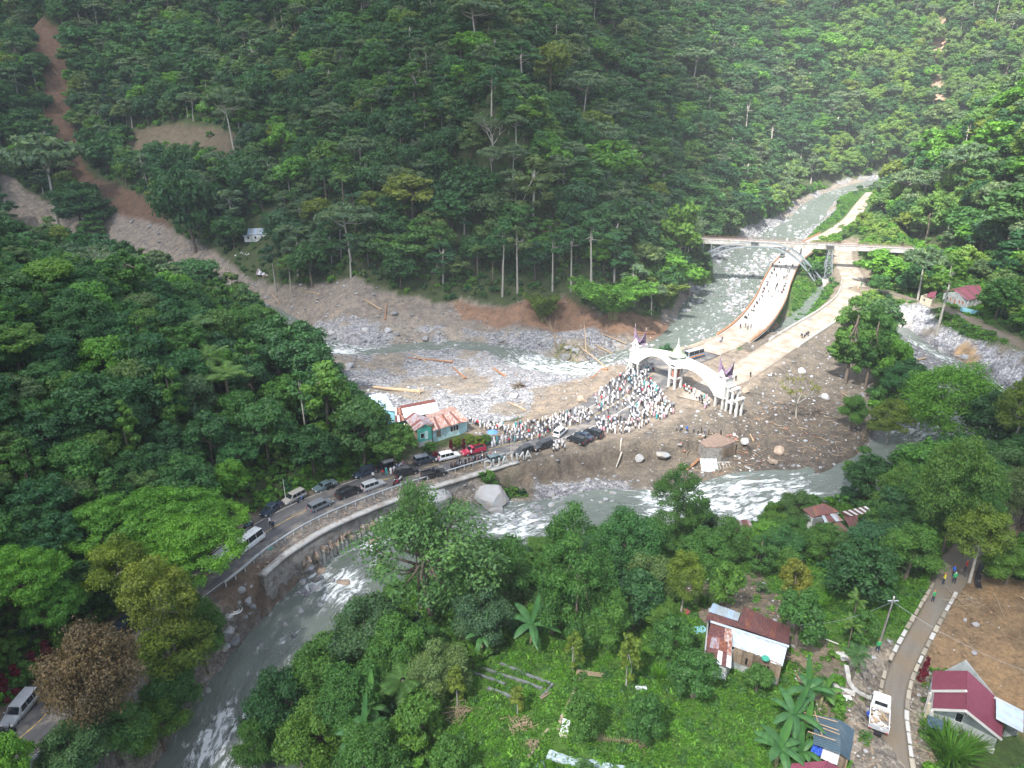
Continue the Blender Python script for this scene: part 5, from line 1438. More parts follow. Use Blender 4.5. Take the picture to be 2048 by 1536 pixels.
def join_meshes(name, parts):
 V = []; LV = []; LS = []; LT = []; MI = []; TN = []; mats = []; vo = 0; lo = 0
 for me in parts:
  n = len(me.vertices); v = np.empty(n * 3, np.float32); me.vertices.foreach_get("co", v); V.append(v)
  l = np.empty(len(me.loops), np.int32); me.loops.foreach_get("vertex_index", l); LV.append(l + vo)
  p = len(me.polygons); s = np.empty(p, np.int32); t = np.empty(p, np.int32); me.polygons.foreach_get("loop_start", s); me.polygons.foreach_get("loop_total", t)
  LS.append(s + lo); LT.append(t); MI.append(np.full(p, len(mats), np.int32)); mats.append(me.materials[0])
  a = me.attributes.get("tone"); tn = np.full(p, .5, np.float32)
  if a: a.data.foreach_get("value", tn)
  TN.append(tn); vo += n; lo += len(l)
 me = bpy.data.meshes.new(name)
 V = np.concatenate(V); LV = np.concatenate(LV); LS = np.concatenate(LS); LT = np.concatenate(LT)
 me.vertices.add(vo); me.vertices.foreach_set("co", V); me.loops.add(len(LV)); me.loops.foreach_set("vertex_index", LV)
 me.polygons.add(len(LS)); me.polygons.foreach_set("loop_start", LS); me.polygons.foreach_set("loop_total", LT)
 for m in mats: me.materials.append(m)
 me.polygons.foreach_set("material_index", np.concatenate(MI))
 at = me.attributes.new("tone", 'FLOAT', 'FACE'); at.data.foreach_set("value", np.concatenate(TN))
 me.update(calc_edges=True)
 return me
rest = np.where(~single & ~(pz_ < 0))[0]
names = sorted(set(CK))
src = [join_meshes('tree_' + n, [TREES[n][0], TREES[n][1]]) for n in names]
scatter('forest', np.stack([CX[rest], CY[rest], CZ[rest]], 1), nrs.uniform(0, 6.28, len(rest)),
  np.stack([CW[rest] / np.array([TREES[CK[i]][2] for i in rest]), CW[rest] / np.array([TREES[CK[i]][2] for i in rest]), CH[rest] / np.array([TREES[CK[i]][3] for i in rest])], 1),
  [names.index(CK[i]) for i in rest], src, 'dense tropical forest covering the mountains and the spur')
# ---------------------------------------------------------------- undergrowth and weeds
def small_shrub(seed, n, nl, size, w, h, leaf):
 rs = np.random.RandomState(seed)
 c, r = dome(n, w, h, 0, rs, 'round')
 V, t = clump_cloud(c, r, nl, size, rs, .8)
 return leaf_mesh('shrub', V, t, M[leaf])
ug = [small_shrub(201, 7, 46, .5, 3.4, 2.4, 'leaf_shrub'), small_shrub(202, 6, 46, .5, 3, 2.2, 'leaf_forest'), small_shrub(203, 7, 44, .5, 3.6, 2.2, 'leaf_dark'),
  small_shrub(204, 6, 44, .45, 3, 2, 'leaf_bright'), TREES['palm_a'][0]]
ugn = [small_shrub(211, 8, 90, .27, 2.6, 1.9, 'leaf_shrub'), small_shrub(212, 7, 90, .25, 2.4, 1.8, 'leaf_forest'), small_shrub(213, 7, 90, .25, 2.4, 1.7, 'leaf_bright'), small_shrub(214, 6, 70, .28, 2.4, 1.9, 'leaf_weed')]
P_ = []; I_ = []; S_ = []
for (a, b, c, d, s, seed, nearf) in ((-430, 560, 128, 420, 3.6, 301, 0), (-430, 560, 420, 860, 6.5, 302, 0)):
 x, y, rs = jgrid(a, b, c, d, s, seed)
 k = infan(x, y, 20); x, y = x[k], y[k]
 vg = rq(VEG, x, y); k = (rs.rand(len(x)) < vg * .85); x, y = x[k], y[k]
 k = ~roady(x, y, .8) & ~wet(x, y); x, y = x[k], y[k]
 k = clear_of(x, y, .1, .0) ; x, y = x[k], y[k]
 sc = rs.uniform(.7, 1.35, len(x)) * (1.0 if s < 5 else 1.7)
 lz = low_zone(x, y); sc = np.where(lz, sc * .6, sc)
 P_.append(np.stack([x, y, hs(x, y) - .35], 1)); S_.append(sc); ii = rs.choice(4, len(x), p=[.34, .28, .2, .18]); ii[rs.rand(len(x)) < .02] = 4; I_.append(ii)
P_ = np.concatenate(P_); S_ = np.concatenate(S_); I_ = np.concatenate(I_)
scatter('undergrowth', P_, nrs.uniform(0, 6.28, len(P_)), S_ * np.where(I_ == 4, .45, 1), I_, ug, 'low shrubs and creepers covering the forest floor')
x, y, rs = jgrid(-140, 170, 34, 128, 1.9, 303)
k = infan(x, y, 14); x, y = x[k], y[k]
green_ = (np.abs(rq(ALB[..., 1], x, y) - GREEN[1]) < 1e-4) & (rq(ALB[..., 0], x, y) > .055)
k = (rs.rand(len(x)) < rq(VEG, x, y)) & ~green_ & ~roady(x, y, .6) & ~wet(x, y); x, y = x[k], y[k]
k = clear_of(x, y, .1, .0); x, y = x[k], y[k]
scatter('undergrowth', np.stack([x, y, hs(x, y) - .25], 1), nrs.uniform(0, 6.28, len(x)), rs.uniform(.6, 1.25, len(x)), rs.choice(4, len(x), p=[.35, .25, .2, .2]), ugn, 'low shrubs and creepers on the near banks')
# weeds of the garden and verges
def weed(seed, n, size, r, h, leaf):
 rs = np.random.RandomState(seed); a = rs.uniform(0, 6.28, n); q = r * np.sqrt(rs.rand(n))
 C = np.stack([np.cos(a) * q, np.sin(a) * q, rs.uniform(.03, h, n) * (1 - .5 * (q / r) ** 2)], 1); d = C.copy(); d[:, 2] += .5
 return leaf_mesh('weed', leaf_quads(C, d, size, rs, 1.9), np.clip(.5 + rs.normal(0, .2, n), 0, 1), M[leaf])
wd = [weed(401, 60, .15, .5, .35, 'leaf_weed'), weed(402, 60, .13, .5, .3, 'leaf_weed'), weed(403, 60, .17, .5, .5, 'leaf_shrub'), weed(404, 50, .15, .5, .45, 'leaf_bright')]
x, y, rs = jgrid(-40, 130, 36, 118, .62, 305)
k = infan(x, y, 6); x, y = x[k], y[k]
vg = rq(VEG, x, y); al_ = rq(ALB, x, y); dens = np.where((al_[:, 1] > al_[:, 0] * 1.15), 1.0, vg * 1.1)
dens = dens * (.62 + .75 * np.clip(fbm(x, y, 5, 3, 9) + .35, 0, 1))
ROWS = [[(905, 1335), (1010, 1372)], [(950, 1335), (1085, 1378)], [(1000, 1330), (1100, 1368)], [(975, 1380), (1040, 1400)], [(1080, 1400), (1105, 1370)]]
for a, b in ROWS:
 pa, pb = G(*a), G(*b); d, _, _ = dline(x, y, np.array([[pa.x, pa.y], [pb.x, pb.y]])); dens = np.where(d < .45, .12, dens)
k = (rs.rand(len(x)) < dens) & ~roady(x, y, .25) & ~wet(x, y); x, y = x[k], y[k]
sc = rs.uniform(.6, 1.3, len(x)); ii = rs.choice(4, len(x), p=[.4, .3, .15, .15])
scatter('weeds', np.stack([x, y, hs(x, y) - .03], 1), nrs.uniform(0, 6.28, len(x)), sc, ii, wd, 'lush green weeds and vegetables carpeting the garden')
# grass on the island between the two far roads and the verges there
x, y, rs = jgrid(60, 230, 150, 480, 1.5, 306)
k = infan(x, y, 6); x, y = x[k], y[k]
k = (rq(VEG, x, y) > .2) & ~roady(x, y, .3) & ~wet(x, y) & low_zone(x, y); x, y = x[k], y[k]
if len(x): scatter('grass', np.stack([x, y, hs(x, y) - .05], 1), nrs.uniform(0, 6.28, len(x)), rs.uniform(1.3, 2.6, len(x)), rs.choice(4, len(x)), wd, 'rough grass between the far roads')
print('undergrowth', len(P_), 'weeds', len(sc))
# ---------------------------------------------------------------- roofs and walls set out by their corners
def P3(q): return Vector(W(q[0], q[1], q[2]))
def sheet_mesh(A, B, C, D, waves=3, amp=.03, th=.03, name="roof_sheet", mat=None):
 """one corrugated sheet between ridge edge A-B and eave edge D-C"""
 A, B, C, D = map(Vector, (A, B, C, D))
 n = (B - A).cross(D - A).normalized()
 if n.z < 0: n = -n
 mb = MB(); k = waves * 2
 top = []; bot = []
 for i in range(k + 1):
  t = i / k; o = n * (amp if i % 2 else -amp)
  top.append(A.lerp(B, t) + o); bot.append(D.lerp(C, t) + o)
 for i in range(k):
  mb.face([top[i], bot[i], bot[i + 1], top[i + 1]])
  mb.face([top[i] - n * th, top[i + 1] - n * th, bot[i + 1] - n * th, bot[i] - n * th])
 for i in range(k):
  mb.face([bot[i], bot[i] - n * th, bot[i + 1] - n * th, bot[i + 1]])
 mb.face([top[0], top[0] - n * th, bot[0] - n * th, bot[0]]); mb.face([top[-1], bot[-1], bot[-1] - n * th, top[-1] - n * th])
 return mb.mesh(name, mat)
def roof(parent, q, n, mats, rows=1, lift=0.0, name="roof_sheet", jitter=.03, waves=3):
 """a roof slope of separate sheets; q = ridge a, ridge b, eave b, eave a as (u, v, height)"""
 A, B, C, D = [P3(x) for x in q]
 if parent is not None:
  o = parent.location
  A, B, C, D = A - o, B - o, C - o, D - o
 nn = (B - A).cross(D - A).normalized()
 if nn.z < 0: nn = -nn
 up = nn * lift
 for r in range(rows):
  ra, rb = r / rows, (r + 1) / rows + (.03 if r < rows - 1 else 0)
  for i in range(n):
   a, b = i / n, (i + 1) / n
   j = rnd.uniform(-jitter, jitter)
   p = lambda s, t: (A.lerp(B, s)).lerp(D.lerp(C, s), t)
   m = mats[(i + r * 7) % len(mats)] if not callable(mats) else mats(i, r)
   me = sheet_mesh(p(a, max(0, ra + j * 0)) + up - nn * (.02 * r), p(b, ra) + up - nn * (.02 * r), p(b, rb + j) + up + nn * .012 * (i % 2), p(a, rb + j) + up + nn * .012 * (i % 2), waves, .025, .02, name, M[m])
   link(name, me, parent)
def wall(parent, pts, mat, name='wall', th=.14):
 """an upright wall through points (u, v, height) given as foot a, foot b and any top points; thickness inwards"""
 P = [P3(x) for x in pts]
 if parent is not None: P = [p - parent.location for p in P]
 n = (P[1] - P[0]).cross(P[-1] - P[0]).normalized() * th
 if n.y < 0: n = -n
 mb = MB(); k = len(P)
 mb.face(P); mb.face([p + n for p in P][::-1])
 for i in range(k):
  j = (i + 1) % k
  mb.face([P[i], P[i] + n, P[j] + n, P[j]])
 return mb.build(name, M[mat], parent)
def wallw(parent, a, b, z0, z1, mat, name='wall', th=.14, top=None):
 """wall between two plan points, relative to the parent; optional gable point fraction/height"""
 a = Vector(a[:2]).to_3d(); b = Vector(b[:2]).to_3d()
 P = [Vector((a.x, a.y, z0)), Vector((b.x, b.y, z0)), Vector((b.x, b.y, z1))]
 if top: g = a.lerp(b, top[0]); P.append(Vector((g.x, g.y, top[1])))
 P.append(Vector((a.x, a.y, z1)))
 d = (b - a).normalized(); n = Vector((-d.y, d.x, 0)) * th
 if n.y < 0: n = -n
 mb = MB(); k = len(P)
 mb.face(P); mb.face([p + n for p in P][::-1])
 for i in range(k): j = (i + 1) % k; mb.face([P[i], P[i] + n, P[j] + n, P[j]])
 return mb.build(name, M[mat], parent)
def opening(parent, a, b, s, z0, z1, w, frame='white_paint', pane='glass', name='window', out=1):
 """window or door on the wall a-b at fraction s"""
 a = Vector(a[:2]).to_3d(); b = Vector(b[:2]).to_3d(); d = (b - a).normalized(); n = Vector((d.y, -d.x, 0)) * out
 if n.y > 0 and out == 1: n = -n
 c = a.lerp(b, s); mb = MB()
 def bx(s0, s1, za, zb, dep):
  p0 = c + d * s0; p1 = c + d * s1
  mb.hexa([p0 + Vector((0, 0, za)), p1 + Vector((0, 0, za)), p1 + n * dep + Vector((0, 0, za)), p0 + n * dep + Vector((0, 0, za)),
     p0 + Vector((0, 0, zb)), p1 + Vector((0, 0, zb)), p1 + n * dep + Vector((0, 0, zb)), p0 + n * dep + Vector((0, 0, zb))])
 t = .07
 bx(-w / 2, -w / 2 + t, z0, z1, .06); bx(w / 2 - t, w / 2, z0, z1, .06); bx(-w / 2 + t, w / 2 - t, z1 - t, z1, .06)
 if name == 'window': bx(-w / 2 + t, w / 2 - t, z0, z0 + t, .06)
 f = mb.build(name, M[frame], parent)
 mb = MB()
 def bx2(s0, s1, za, zb, dep):
  p0 = c + d * s0; p1 = c + d * s1
  mb.hexa([p0 + Vector((0, 0, za)), p1 + Vector((0, 0, za)), p1 + n * dep + Vector((0, 0, za)), p0 + n * dep + Vector((0, 0, za)),
     p0 + Vector((0, 0, zb)), p1 + Vector((0, 0, zb)), p1 + n * dep + Vector((0, 0, zb)), p0 + n * dep + Vector((0, 0, zb))])
 bx2(-w / 2 + t, w / 2 - t, z0 + (t if name == 'window' else 0), z1 - t, .025)
 mb.build('pane' if name == 'window' else 'leaf', M[pane], f)
def rel(parent, u, v, z):
 p = P3((u, v, z)) - parent.location
 return (p.x, p.y)
def root(name, u, v, z, label, cat, group=None):
 p = P3((u, v, z)); return empty(name, p, 0, label, cat, group)
# ------------------------------------------------ the patched-roof house in the village
h1 = root('house', 1492, 1318, 8, 'house with a patched roof of rusty red and pale zinc sheets above plank walls', 'house')
roof(h1, [(1464, 1257, 12.3), (1575, 1293, 12.3), (1565, 1333, 10.9), (1458, 1291, 10.9)], 9, ['roof_zinc', 'roof_zinc', 'roof_zinc', 'roof_white'])
roof(h1, [(1473, 1253, 12.32), (1577, 1289, 12.32), (1581, 1255, 11.0), (1488, 1213, 11.0)], 8, ['roof_darkred', 'roof_rust', 'roof_darkred', 'roof_darkred'])
roof(h1, [(1476, 1242, 11.9), (1417, 1223, 11.9), (1426, 1206, 11.2), (1481, 1226, 11.2)], 5, ['roof_zinc', 'roof_blue', 'roof_zinc'])
roof(h1, [(1474, 1254, 12.1), (1411, 1240, 12.1), (1417, 1224, 11.88), (1476, 1243, 11.88)], 5, ['roof_darkred'])
pat = {(0, 0): 'roof_darkred', (1, 0): 'roof_darkred', (2, 0): 'roof_darkred', (3, 0): 'roof_darkred', (4, 0): 'roof_orange_rust', (5, 0): 'roof_orange_rust', (0, 1): 'roof_rust', (1, 1): 'roof_grey_rust', (2, 1): 'roof_grey_rust', (3, 1): 'roof_rust', (4, 1): 'roof_rust', (5, 1): 'roof_orange_rust',
  (0, 2): 'roof_darkred', (1, 2): 'roof_darkred', (2, 2): 'roof_darkred', (3, 2): 'roof_white', (4, 2): 'roof_darkred', (5, 2): 'roof_white'}
roof(h1, [(1422, 1242, 12.05), (1465, 1259, 12.15), (1462, 1336, 10.5), (1405, 1314, 10.5)], 6, lambda i, r: pat[(i, r)], rows=3)
mb = MB(); mb.beam(P3((1421, 1243, 12.15)) - h1.location, P3((1578, 1293, 12.4)) - h1.location, .35, .05); mb.build('ridge_cap', M['roof_zinc'], h1)
a = rel(h1, 1468, 1296, 10.9); b = rel(h1, 1563, 1331, 10.9)
wallw(h1, a, b, -.3, 1.05, 'wall_grey', 'plinth', .2)
A_ = Vector(a).to_3d(); B_ = Vector(b).to_3d(); d_ = (B_ - A_); L_ = d_.length; d_.normalize(); nplank = 22
for i in range(nplank):
 mb = MB(); p = A_ + d_ * (L_ * (i + .5) / nplank); hgt = 2.05 + rnd.uniform(-.08, .05)
 mb.box((p.x, p.y, 1.05 + hgt / 2), (L_ / nplank * .93, .04 + .02 * (i % 2), hgt), rz=math.atan2(d_.y, d_.x)); mb.build('plank', M['wood_plank'], h1)
b2 = rel(h1, 1577, 1262, 10.9); wallw(h1, b, b2, -.3, 3.0, 'wood_plank', 'wall')
a2 = rel(h1, 1411, 1308, 10.6); a3 = rel(h1, 1456, 1326, 10.6)
wallw(h1, a2, a3, -.3, 2.5, 'wall_white'); wallw(h1, a3, a, -.3, 2.7, 'wall_grey'); a4 = rel(h1, 1420, 1216, 11.2); wallw(h1, a2, a4, -.3, 3.2, 'wall_grey'); wallw(h1, a4, b2, -.3, 3.0, 'wood_plank')
opening(h1, a2, a3, .35, .9, 1.9, 1.0); opening(h1, a, b, .3, 1.2, 2.3, .8, 'wood_plank', 'black'); opening(h1, a, b, .72, 1.2, 2.3, .8, 'wood_plank', 'black')
for q in ((1500, 1333), (1527, 1338)):
 p = Vector(rel(h1, q[0], q[1], 8)).to_3d(); mb = MB(); mb.tube([p, p + Vector((.2, .6, 2.6))], .06, 5); mb.build('post', M['white_paint'], h1)
mb = MB(); mb.tube([(0, 0, 0), (0, .0, .12)], [.42, .36], 14)
tag(mb.build('basin', M['green_paint'], None, loc=P3((1531, 1317, 11.35))), 'round green and white basin resting on the zinc roof edge', 'basin')
# ------------------------------------------------ the house with the maroon roof
h2 = root('house', 1930, 1450, 7, 'white concrete house with a steep ribbed maroon roof beside the orange earth', 'house')
roof(h2, [(1935, 1341, 13), (1933, 1380, 13), (1863, 1382, 9.9), (1866, 1341, 9.9)], 7, ['roof_maroon'], jitter=0)
roof(h2, [(1933, 1384, 12.9), (1932, 1421, 12.9), (1865, 1418, 9.85), (1868, 1385, 9.85)], 6, ['roof_maroon'], jitter=0)
roof(h2, [(1935, 1341, 13.02), (1932, 1421, 13.02), (2003, 1478, 9.0), (2012, 1412, 9.0)], 13, ['roof_maroon'], jitter=0)
roof(h2, [(1989, 1396, 10.2), (1989, 1440, 10.2), (2043, 1468, 9.3), (2044, 1424, 9.3)], 5, ['roof_zinc', 'roof_blue'], jitter=0, lift=.25)
def relz(h, u, v, z): return P3((u, v, z)) - h.location
for s in (((1863, 1382, 9.92), (1933, 1382, 13.05)), ((1865, 1419, 9.85), (1932, 1422, 12.95)), ((1932, 1422, 12.95), (2003, 1479, 9.0)), ((2044, 1423, 9.35), (1989, 1395, 10.5))):
 mb = MB(); mb.beam(relz(h2, *s[0]), relz(h2, *s[1]), .16, .22); mb.build('fascia', M['white_paint'], h2)
gl = Vector(rel(h2, 1871, 1417, 9.8)).to_3d(); gr_ = Vector(rel(h2, 1996, 1474, 9.2)).to_3d(); gm = Vector(rel(h2, 1932, 1422, 12.8)).to_3d()
t_ = (gm - gl).dot((gr_ - gl).normalized()) / (gr_ - gl).length
wallw(h2, gl, gr_, -.4, 2.2, 'wall_grey', 'wall', .2, top=(t_, 5.7))
fl = Vector(rel(h2, 1872, 1345, 9.8)).to_3d(); fr = Vector(rel(h2, 1998, 1402, 9.3)).to_3d()
wallw(h2, gl, fl, -.4, 2.8, 'wall_white', 'wall', .2); wallw(h2, gr_, fr, -.4, 2.1, 'wall_grey', 'wall', .2); wallw(h2, fl, fr, -.4, 2.2, 'wall_grey', 'wall', .2, top=(t_, 5.6))
wallw(h2, gl.lerp(gr_, .02) + Vector((0, -.12, 0)), gr_ + Vector((0, -.12, 0)), -.4, .7, 'wall_white', 'plinth', .1)
opening(h2, gl, gr_, .38, 2.2, 3.4, .7); opening(h2, gl, gr_, .46, 3.3, 3.6, .3)
for q in ((1863, 1386), (1866, 1421)):
 p = relz(h2, q[0], q[1], 9.8); mb = MB(); mb.box((p.x - .1, p.y, 1.2), (.22, .22, 3.2)); mb.build('post', M['white_paint'], h2)
roof(h2, [(1856, 1430, 9.3), (1888, 1442, 9.3), (1884, 1462, 8.6), (1855, 1452, 8.6)], 3, ['roof_slate'], lift=.0)
mb = MB(); mb.box((0, 0, 1.0), (.9, .12, 2.0)); o = mb.build('door', M['wall_cream'], h2); o.location = Vector(rel(h2, 1858, 1428, 7.5)).to_3d()
wallw(h2, rel(h2, 2008, 1470, 7.3), rel(h2, 2036, 1466, 7.3), -.3, 1.9, 'wall_grey')
# ------------------------------------------------ slate-sheet shelter with poles on it
h3 = root('house', 1665, 1490, 8.3, 'shelter with dark slate-coloured sheet roof and loose poles lying on it', 'house')
roof(h3, [(1682, 1440, 11.6), (1682, 1507, 11.6), (1625, 1487, 10.9), (1629, 1428, 10.9)], 5, ['roof_slate'])
roof(h3, [(1682, 1440, 11.62), (1682, 1507, 11.62), (1699, 1521, 10.8), (1709, 1459, 10.8)], 5, ['roof_slate'])
for c in ((1632, 1436), (1703, 1464), (1695, 1515), (1630, 1482)):
 p = relz(h3, c[0], c[1], 10.7); mb = MB(); mb.box((p.x, p.y, 1.1), (.12, .12, 2.7)); mb.build('post', M['deadwood'], h3)
c = [rel(h3, *q, 10.6) for q in ((1634, 1440), (1700, 1466), (1693, 1512), (1632, 1480))]
for i in (0, 1, 2): wallw(h3, c[i], c[(i + 1) % 4], -.3, 2.2, 'wood_plank')
for a, b in (((1608, 1425), (1676, 1444)), ((1608, 1437), (1677, 1461)), ((1609, 1442), (1679, 1469)), ((1616, 1463), (1671, 1481)), ((1629, 1422), (1645, 1472))):
 pa, pb = P3((*a, 11.2)), P3((*b, 11.75)); mb = MB(); mb.tube([pa, pb], .055, 5)
 tag(mb.build('pole', M['deadwood']), 'pale wooden pole lying loose across the dark slate-coloured roof', 'pole', 'loose poles on the dark roof')
roof(h3, [(1647, 1493, 10.5), (1680, 1507, 10.5), (1674, 1531, 9.9), (1641, 1516, 9.9)], 4, ['roof_white'], rows=2)
mb = MB(); Q = [P3((1626, 1488, 10.3)), P3((1647, 1494, 10.3)), P3((1643, 1513, 9.9)), P3((1621, 1504, 9.9))]
g = 6
for i in range(g):
 for j in range(g):
  f = lambda s, t: Q[0].lerp(Q[1], s).lerp(Q[3].lerp(Q[2], s), t) + Vector((0, 0, .08 * math.sin(s * 9 + t * 5)))
  mb.face([f(i / g, j / g), f((i + 1) / g, j / g), f((i + 1) / g, (j + 1) / g), f(i / g, (j + 1) / g)])
tag(mb.build('tarpaulin', M['tarp_blue']), 'bright blue tarpaulin stretched beside the dark slate-coloured roof', 'tarpaulin')
h4 = root('house', 1625, 1560, 8.3, 'house of which only the maroon roof top shows at the bottom edge', 'house')
roof(h4, [(1655, 1521, 11.3), (1585, 1527, 11.3), (1545, 1580, 10), (1640, 1590, 10)], 8, ['roof_maroon'], jitter=0)
roof(h4, [(1655, 1521, 11.32), (1640, 1590, 11.32), (1700, 1600, 10), (1686, 1540, 10)], 6, ['roof_maroon'], jitter=0)
a = rel(h4, 1560, 1575, 10.2); b = rel(h4, 1692, 1590, 10.2); wallw(h4, a, b, -.5, 1.9, 'wall_white');
c_ = rel(h4, 1590, 1532, 10.6); wallw(h4, c_, a, -.5, 2.0, 'wall_white'); d2 = rel(h4, 1682, 1540, 10.2); wallw(h4, c_, d2, -.5, 1.9, 'wall_white')
# ------------------------------------------------ rusty riverside houses
h5 = root('house', 1660, 1050, -1.3, 'run-down riverside house with overlapping rusty dark red roofs', 'house')
roof(h5, [(1605, 1018, 2.8), (1648, 1006, 2.8), (1680, 1023, 1.9), (1625, 1035, 1.9)], 6, ['roof_rust', 'roof_darkred', 'roof_rust'])
roof(h5, [(1643, 1031, 1.8), (1671, 1026, 1.8), (1687, 1041, 1.2), (1651, 1047, 1.2)], 5, ['roof_zinc', 'roof_darkred', 'roof_darkred', 'roof_zinc', 'roof_grey_rust'])
roof(h5, [(1680, 1024, 2.2), (1732, 1012, 2.2), (1749, 1024, 1.5), (1697, 1033, 1.5)], 10, ['roof_darkred', 'roof_white'])
roof(h5, [(1686, 1032, 1.5), (1716, 1029, 1.5), (1716, 1058, .6), (1702, 1058, .6)], 4, ['roof_darkred'])
roof(h5, [(1651, 1051, 1.0), (1680, 1043, 1.0), (1699, 1061, .2), (1668, 1064, .2)], 5, ['roof_darkred', 'roof_rust'])
a = rel(h5, 1609, 1024, 2); b = rel(h5, 1626, 1036, 1.8); c = rel(h5, 1678, 1025, 1.8); d = rel(h5, 1650, 1009, 2.6)
wallw(h5, a, b, -.4, 3.1, 'wall_white'); wallw(h5, b, c, -.4, 2.9, 'wall_grey'); wallw(h5, a, d, -.4, 3.6, 'wall_grey'); wallw(h5, d, c, -.4, 3.0, 'wall_grey')
opening(h5, b, c, .25, .6, 2.0, 1.3, 'wood_plank', 'black'); opening(h5, b, c, .6, .0, 2.0, .9, 'wood_plank', 'black', 'door')
e1 = rel(h5, 1655, 1050, .5); e2 = rel(h5, 1697, 1060, .5); wallw(h5, e1, e2, -.4, 1.3, 'wood_plank')
h6 = root('house', 1490, 1078, -2.6, 'half-hidden house whose rusty red roof shows between the trees by the river', 'house')
roof(h6, [(1470, 1040, 1.4), (1500, 1040, 1.4), (1516, 1078, .3), (1480, 1080, .3)], 5, ['roof_rust', 'roof_grey_rust', 'roof_darkred'])
wallw(h6, rel(h6, 1482, 1078, .2), rel(h6, 1514, 1076, .2), -.4, 2.7, 'wood_plank'); wallw(h6, rel(h6, 1473, 1046, 1), rel(h6, 1482, 1078, .2), -.4, 2.7, 'wood_plank')
h7 = root('shed', 1570, 1030, -2.4, 'collapsed dark lean-to by the river', 'shed')
roof(h7, [(1558, 1014, .2), (1585, 1016, .4), (1598, 1030, -.8), (1568, 1028, -1.0)], 4, ['roof_darkred', 'roof_slate', 'roof_zinc', 'roof_darkred'])
for q in ((1561, 1016), (1584, 1018), (1596, 1030), (1569, 1029)):
 p = relz(h7, *q, -.4); mb = MB(); mb.box((p.x, p.y, .8), (.12, .12, 2.4)); mb.build('post', M['deadwood'], h7)
# ------------------------------------------------ teal and mint houses behind the road
h8 = root('house', 868, 872, .3, 'long mint and teal house with a rust-streaked orange-brown roof behind the road', 'house')
roof(h8, [(858, 837, 4.8), (914, 819, 4.8), (939, 841, 3.3), (866, 862, 3.3)], 14, ['roof_orange_rust', 'roof_orange_rust', 'roof_rust', 'roof_orange_rust'])
roof(h8, [(858, 837, 4.82), (914, 819, 4.82), (905, 812, 3.9), (850, 830, 3.9)], 10, ['roof_orange_rust'])
roof(h8, [(849, 848, 5.6), (827, 824, 5.6), (809, 838, 4.2), (829, 862, 4.2)], 7, ['roof_grey_rust', 'roof_grey_rust', 'roof_rust', 'roof_grey_rust'])
roof(h8, [(849, 848, 5.62), (827, 824, 5.62), (857, 836, 4.5), (867, 848, 4.5)], 6, ['roof_grey_rust'])
a = rel(h8, 865, 860, 3.2); b = rel(h8, 918, 846, 3.2); wallw(h8, a, b, -.3, 2.9, 'wall_mint')
for s_ in (.72, .82, .92): opening(h8, a, b, s_, 1.3, 2.6, .8)
opening(h8, a, b, .22, 1.0, 2.4, 1.0, 'wood_plank', 'wood_plank')
b2 = rel(h8, 934, 836, 3.4); wallw(h8, b, b2, -.3, 2.9, 'wall_mint')
e_ = rel(h8, 835, 862, 4.2); f_ = rel(h8, 863, 855, 4.2); wallw(h8, e_, f_, -1.6, 1.3, 'wall_grey'); wallw(h8, Vector(e_) + Vector((0, -.05)), Vector(f_) + Vector((0, -.05)), 1.3, 3.9, 'wall_teal', top=(.55, 4.9))
opening(h8, Vector(e_) + Vector((0, -.06)), Vector(f_) + Vector((0, -.06)), .32, 2.0, 3.2, .9, 'wall_mint', 'black'); opening(h8, Vector(e_) + Vector((0, -.06)), Vector(f_) + Vector((0, -.06)), .62, 1.6, 3.4, .7, 'white_paint', 'wall_mint', 'door')
g_ = rel(h8, 814, 838, 4.2); wallw(h8, g_, e_, -1.6, 3.8, 'wood_plank')
roof(h8, [(808, 846, 2.9), (829, 857, 2.9), (820, 872, 1.8), (806, 862, 1.8)], 3, ['wall_cream', 'roof_zinc', 'wall_cream'])
h9 = root('house', 835, 850, .3, 'low house with a plain bright white sheet roof behind the teal house', 'house')
roof(h9, [(803, 817, 4.6), (872, 804, 4.6), (879, 823, 3.5), (809, 836, 3.5)], 9, ['roof_white'], jitter=0)
roof(h9, [(803, 817, 4.62), (872, 804, 4.62), (868, 798, 3.8), (798, 812, 3.8)], 9, ['roof_rust'], jitter=0)
a = rel(h9, 811, 833, 3.4); b = rel(h9, 876, 821, 3.4); wallw(h9, a, b, -.3, 3.1, 'wall_grey'); c = rel(h9, 869, 800, 3.6); wallw(h9, b, c, -.3, 3.1, 'wall_grey', top=(.5, 4.2))
h10 = root('shed', 798, 846, .3, 'narrow shed with red and white roof between the blue and teal houses', 'shed')
roof(h10, [(789, 814, 3.9), (803, 816, 3.9), (809, 842, 2.9), (791, 845, 2.9)], 4, ['roof_white', 'roof_rust', 'roof_orange_rust', 'roof_rust'], rows=2)
wallw(h10, rel(h10, 792, 843, 2.8), rel(h10, 808, 841, 2.8), -.3, 2.5, 'wall_teal')
h11 = root('house', 778, 842, .3, 'light blue house with a pale blue roof at the foot of the spur', 'house')
roof(h11, [(757, 786, 5.0), (773, 789, 5.0), (791, 823, 3.7), (766, 820, 3.7)], 5, ['roof_blue'], jitter=0)
roof(h11, [(757, 786, 5.02), (766, 820, 3.72), (735, 822, 3.6), (730, 792, 4.6)], 4, ['roof_blue'], jitter=0)
a = rel(h11, 745, 820, 3.6); b = rel(h11, 788, 822, 3.6); wallw(h11, a, b, -.3, 3.3, 'wall_blue'); opening(h11, a, b, .78, 1.0, 2.6, .55, 'wall_blue', 'black'); opening(h11, a, b, .56, 1.9, 2.4, .4, 'wall_blue', 'black')
c = rel(h11, 772, 792, 4.6); wallw(h11, b, c, -.3, 3.3, 'wall_blue')
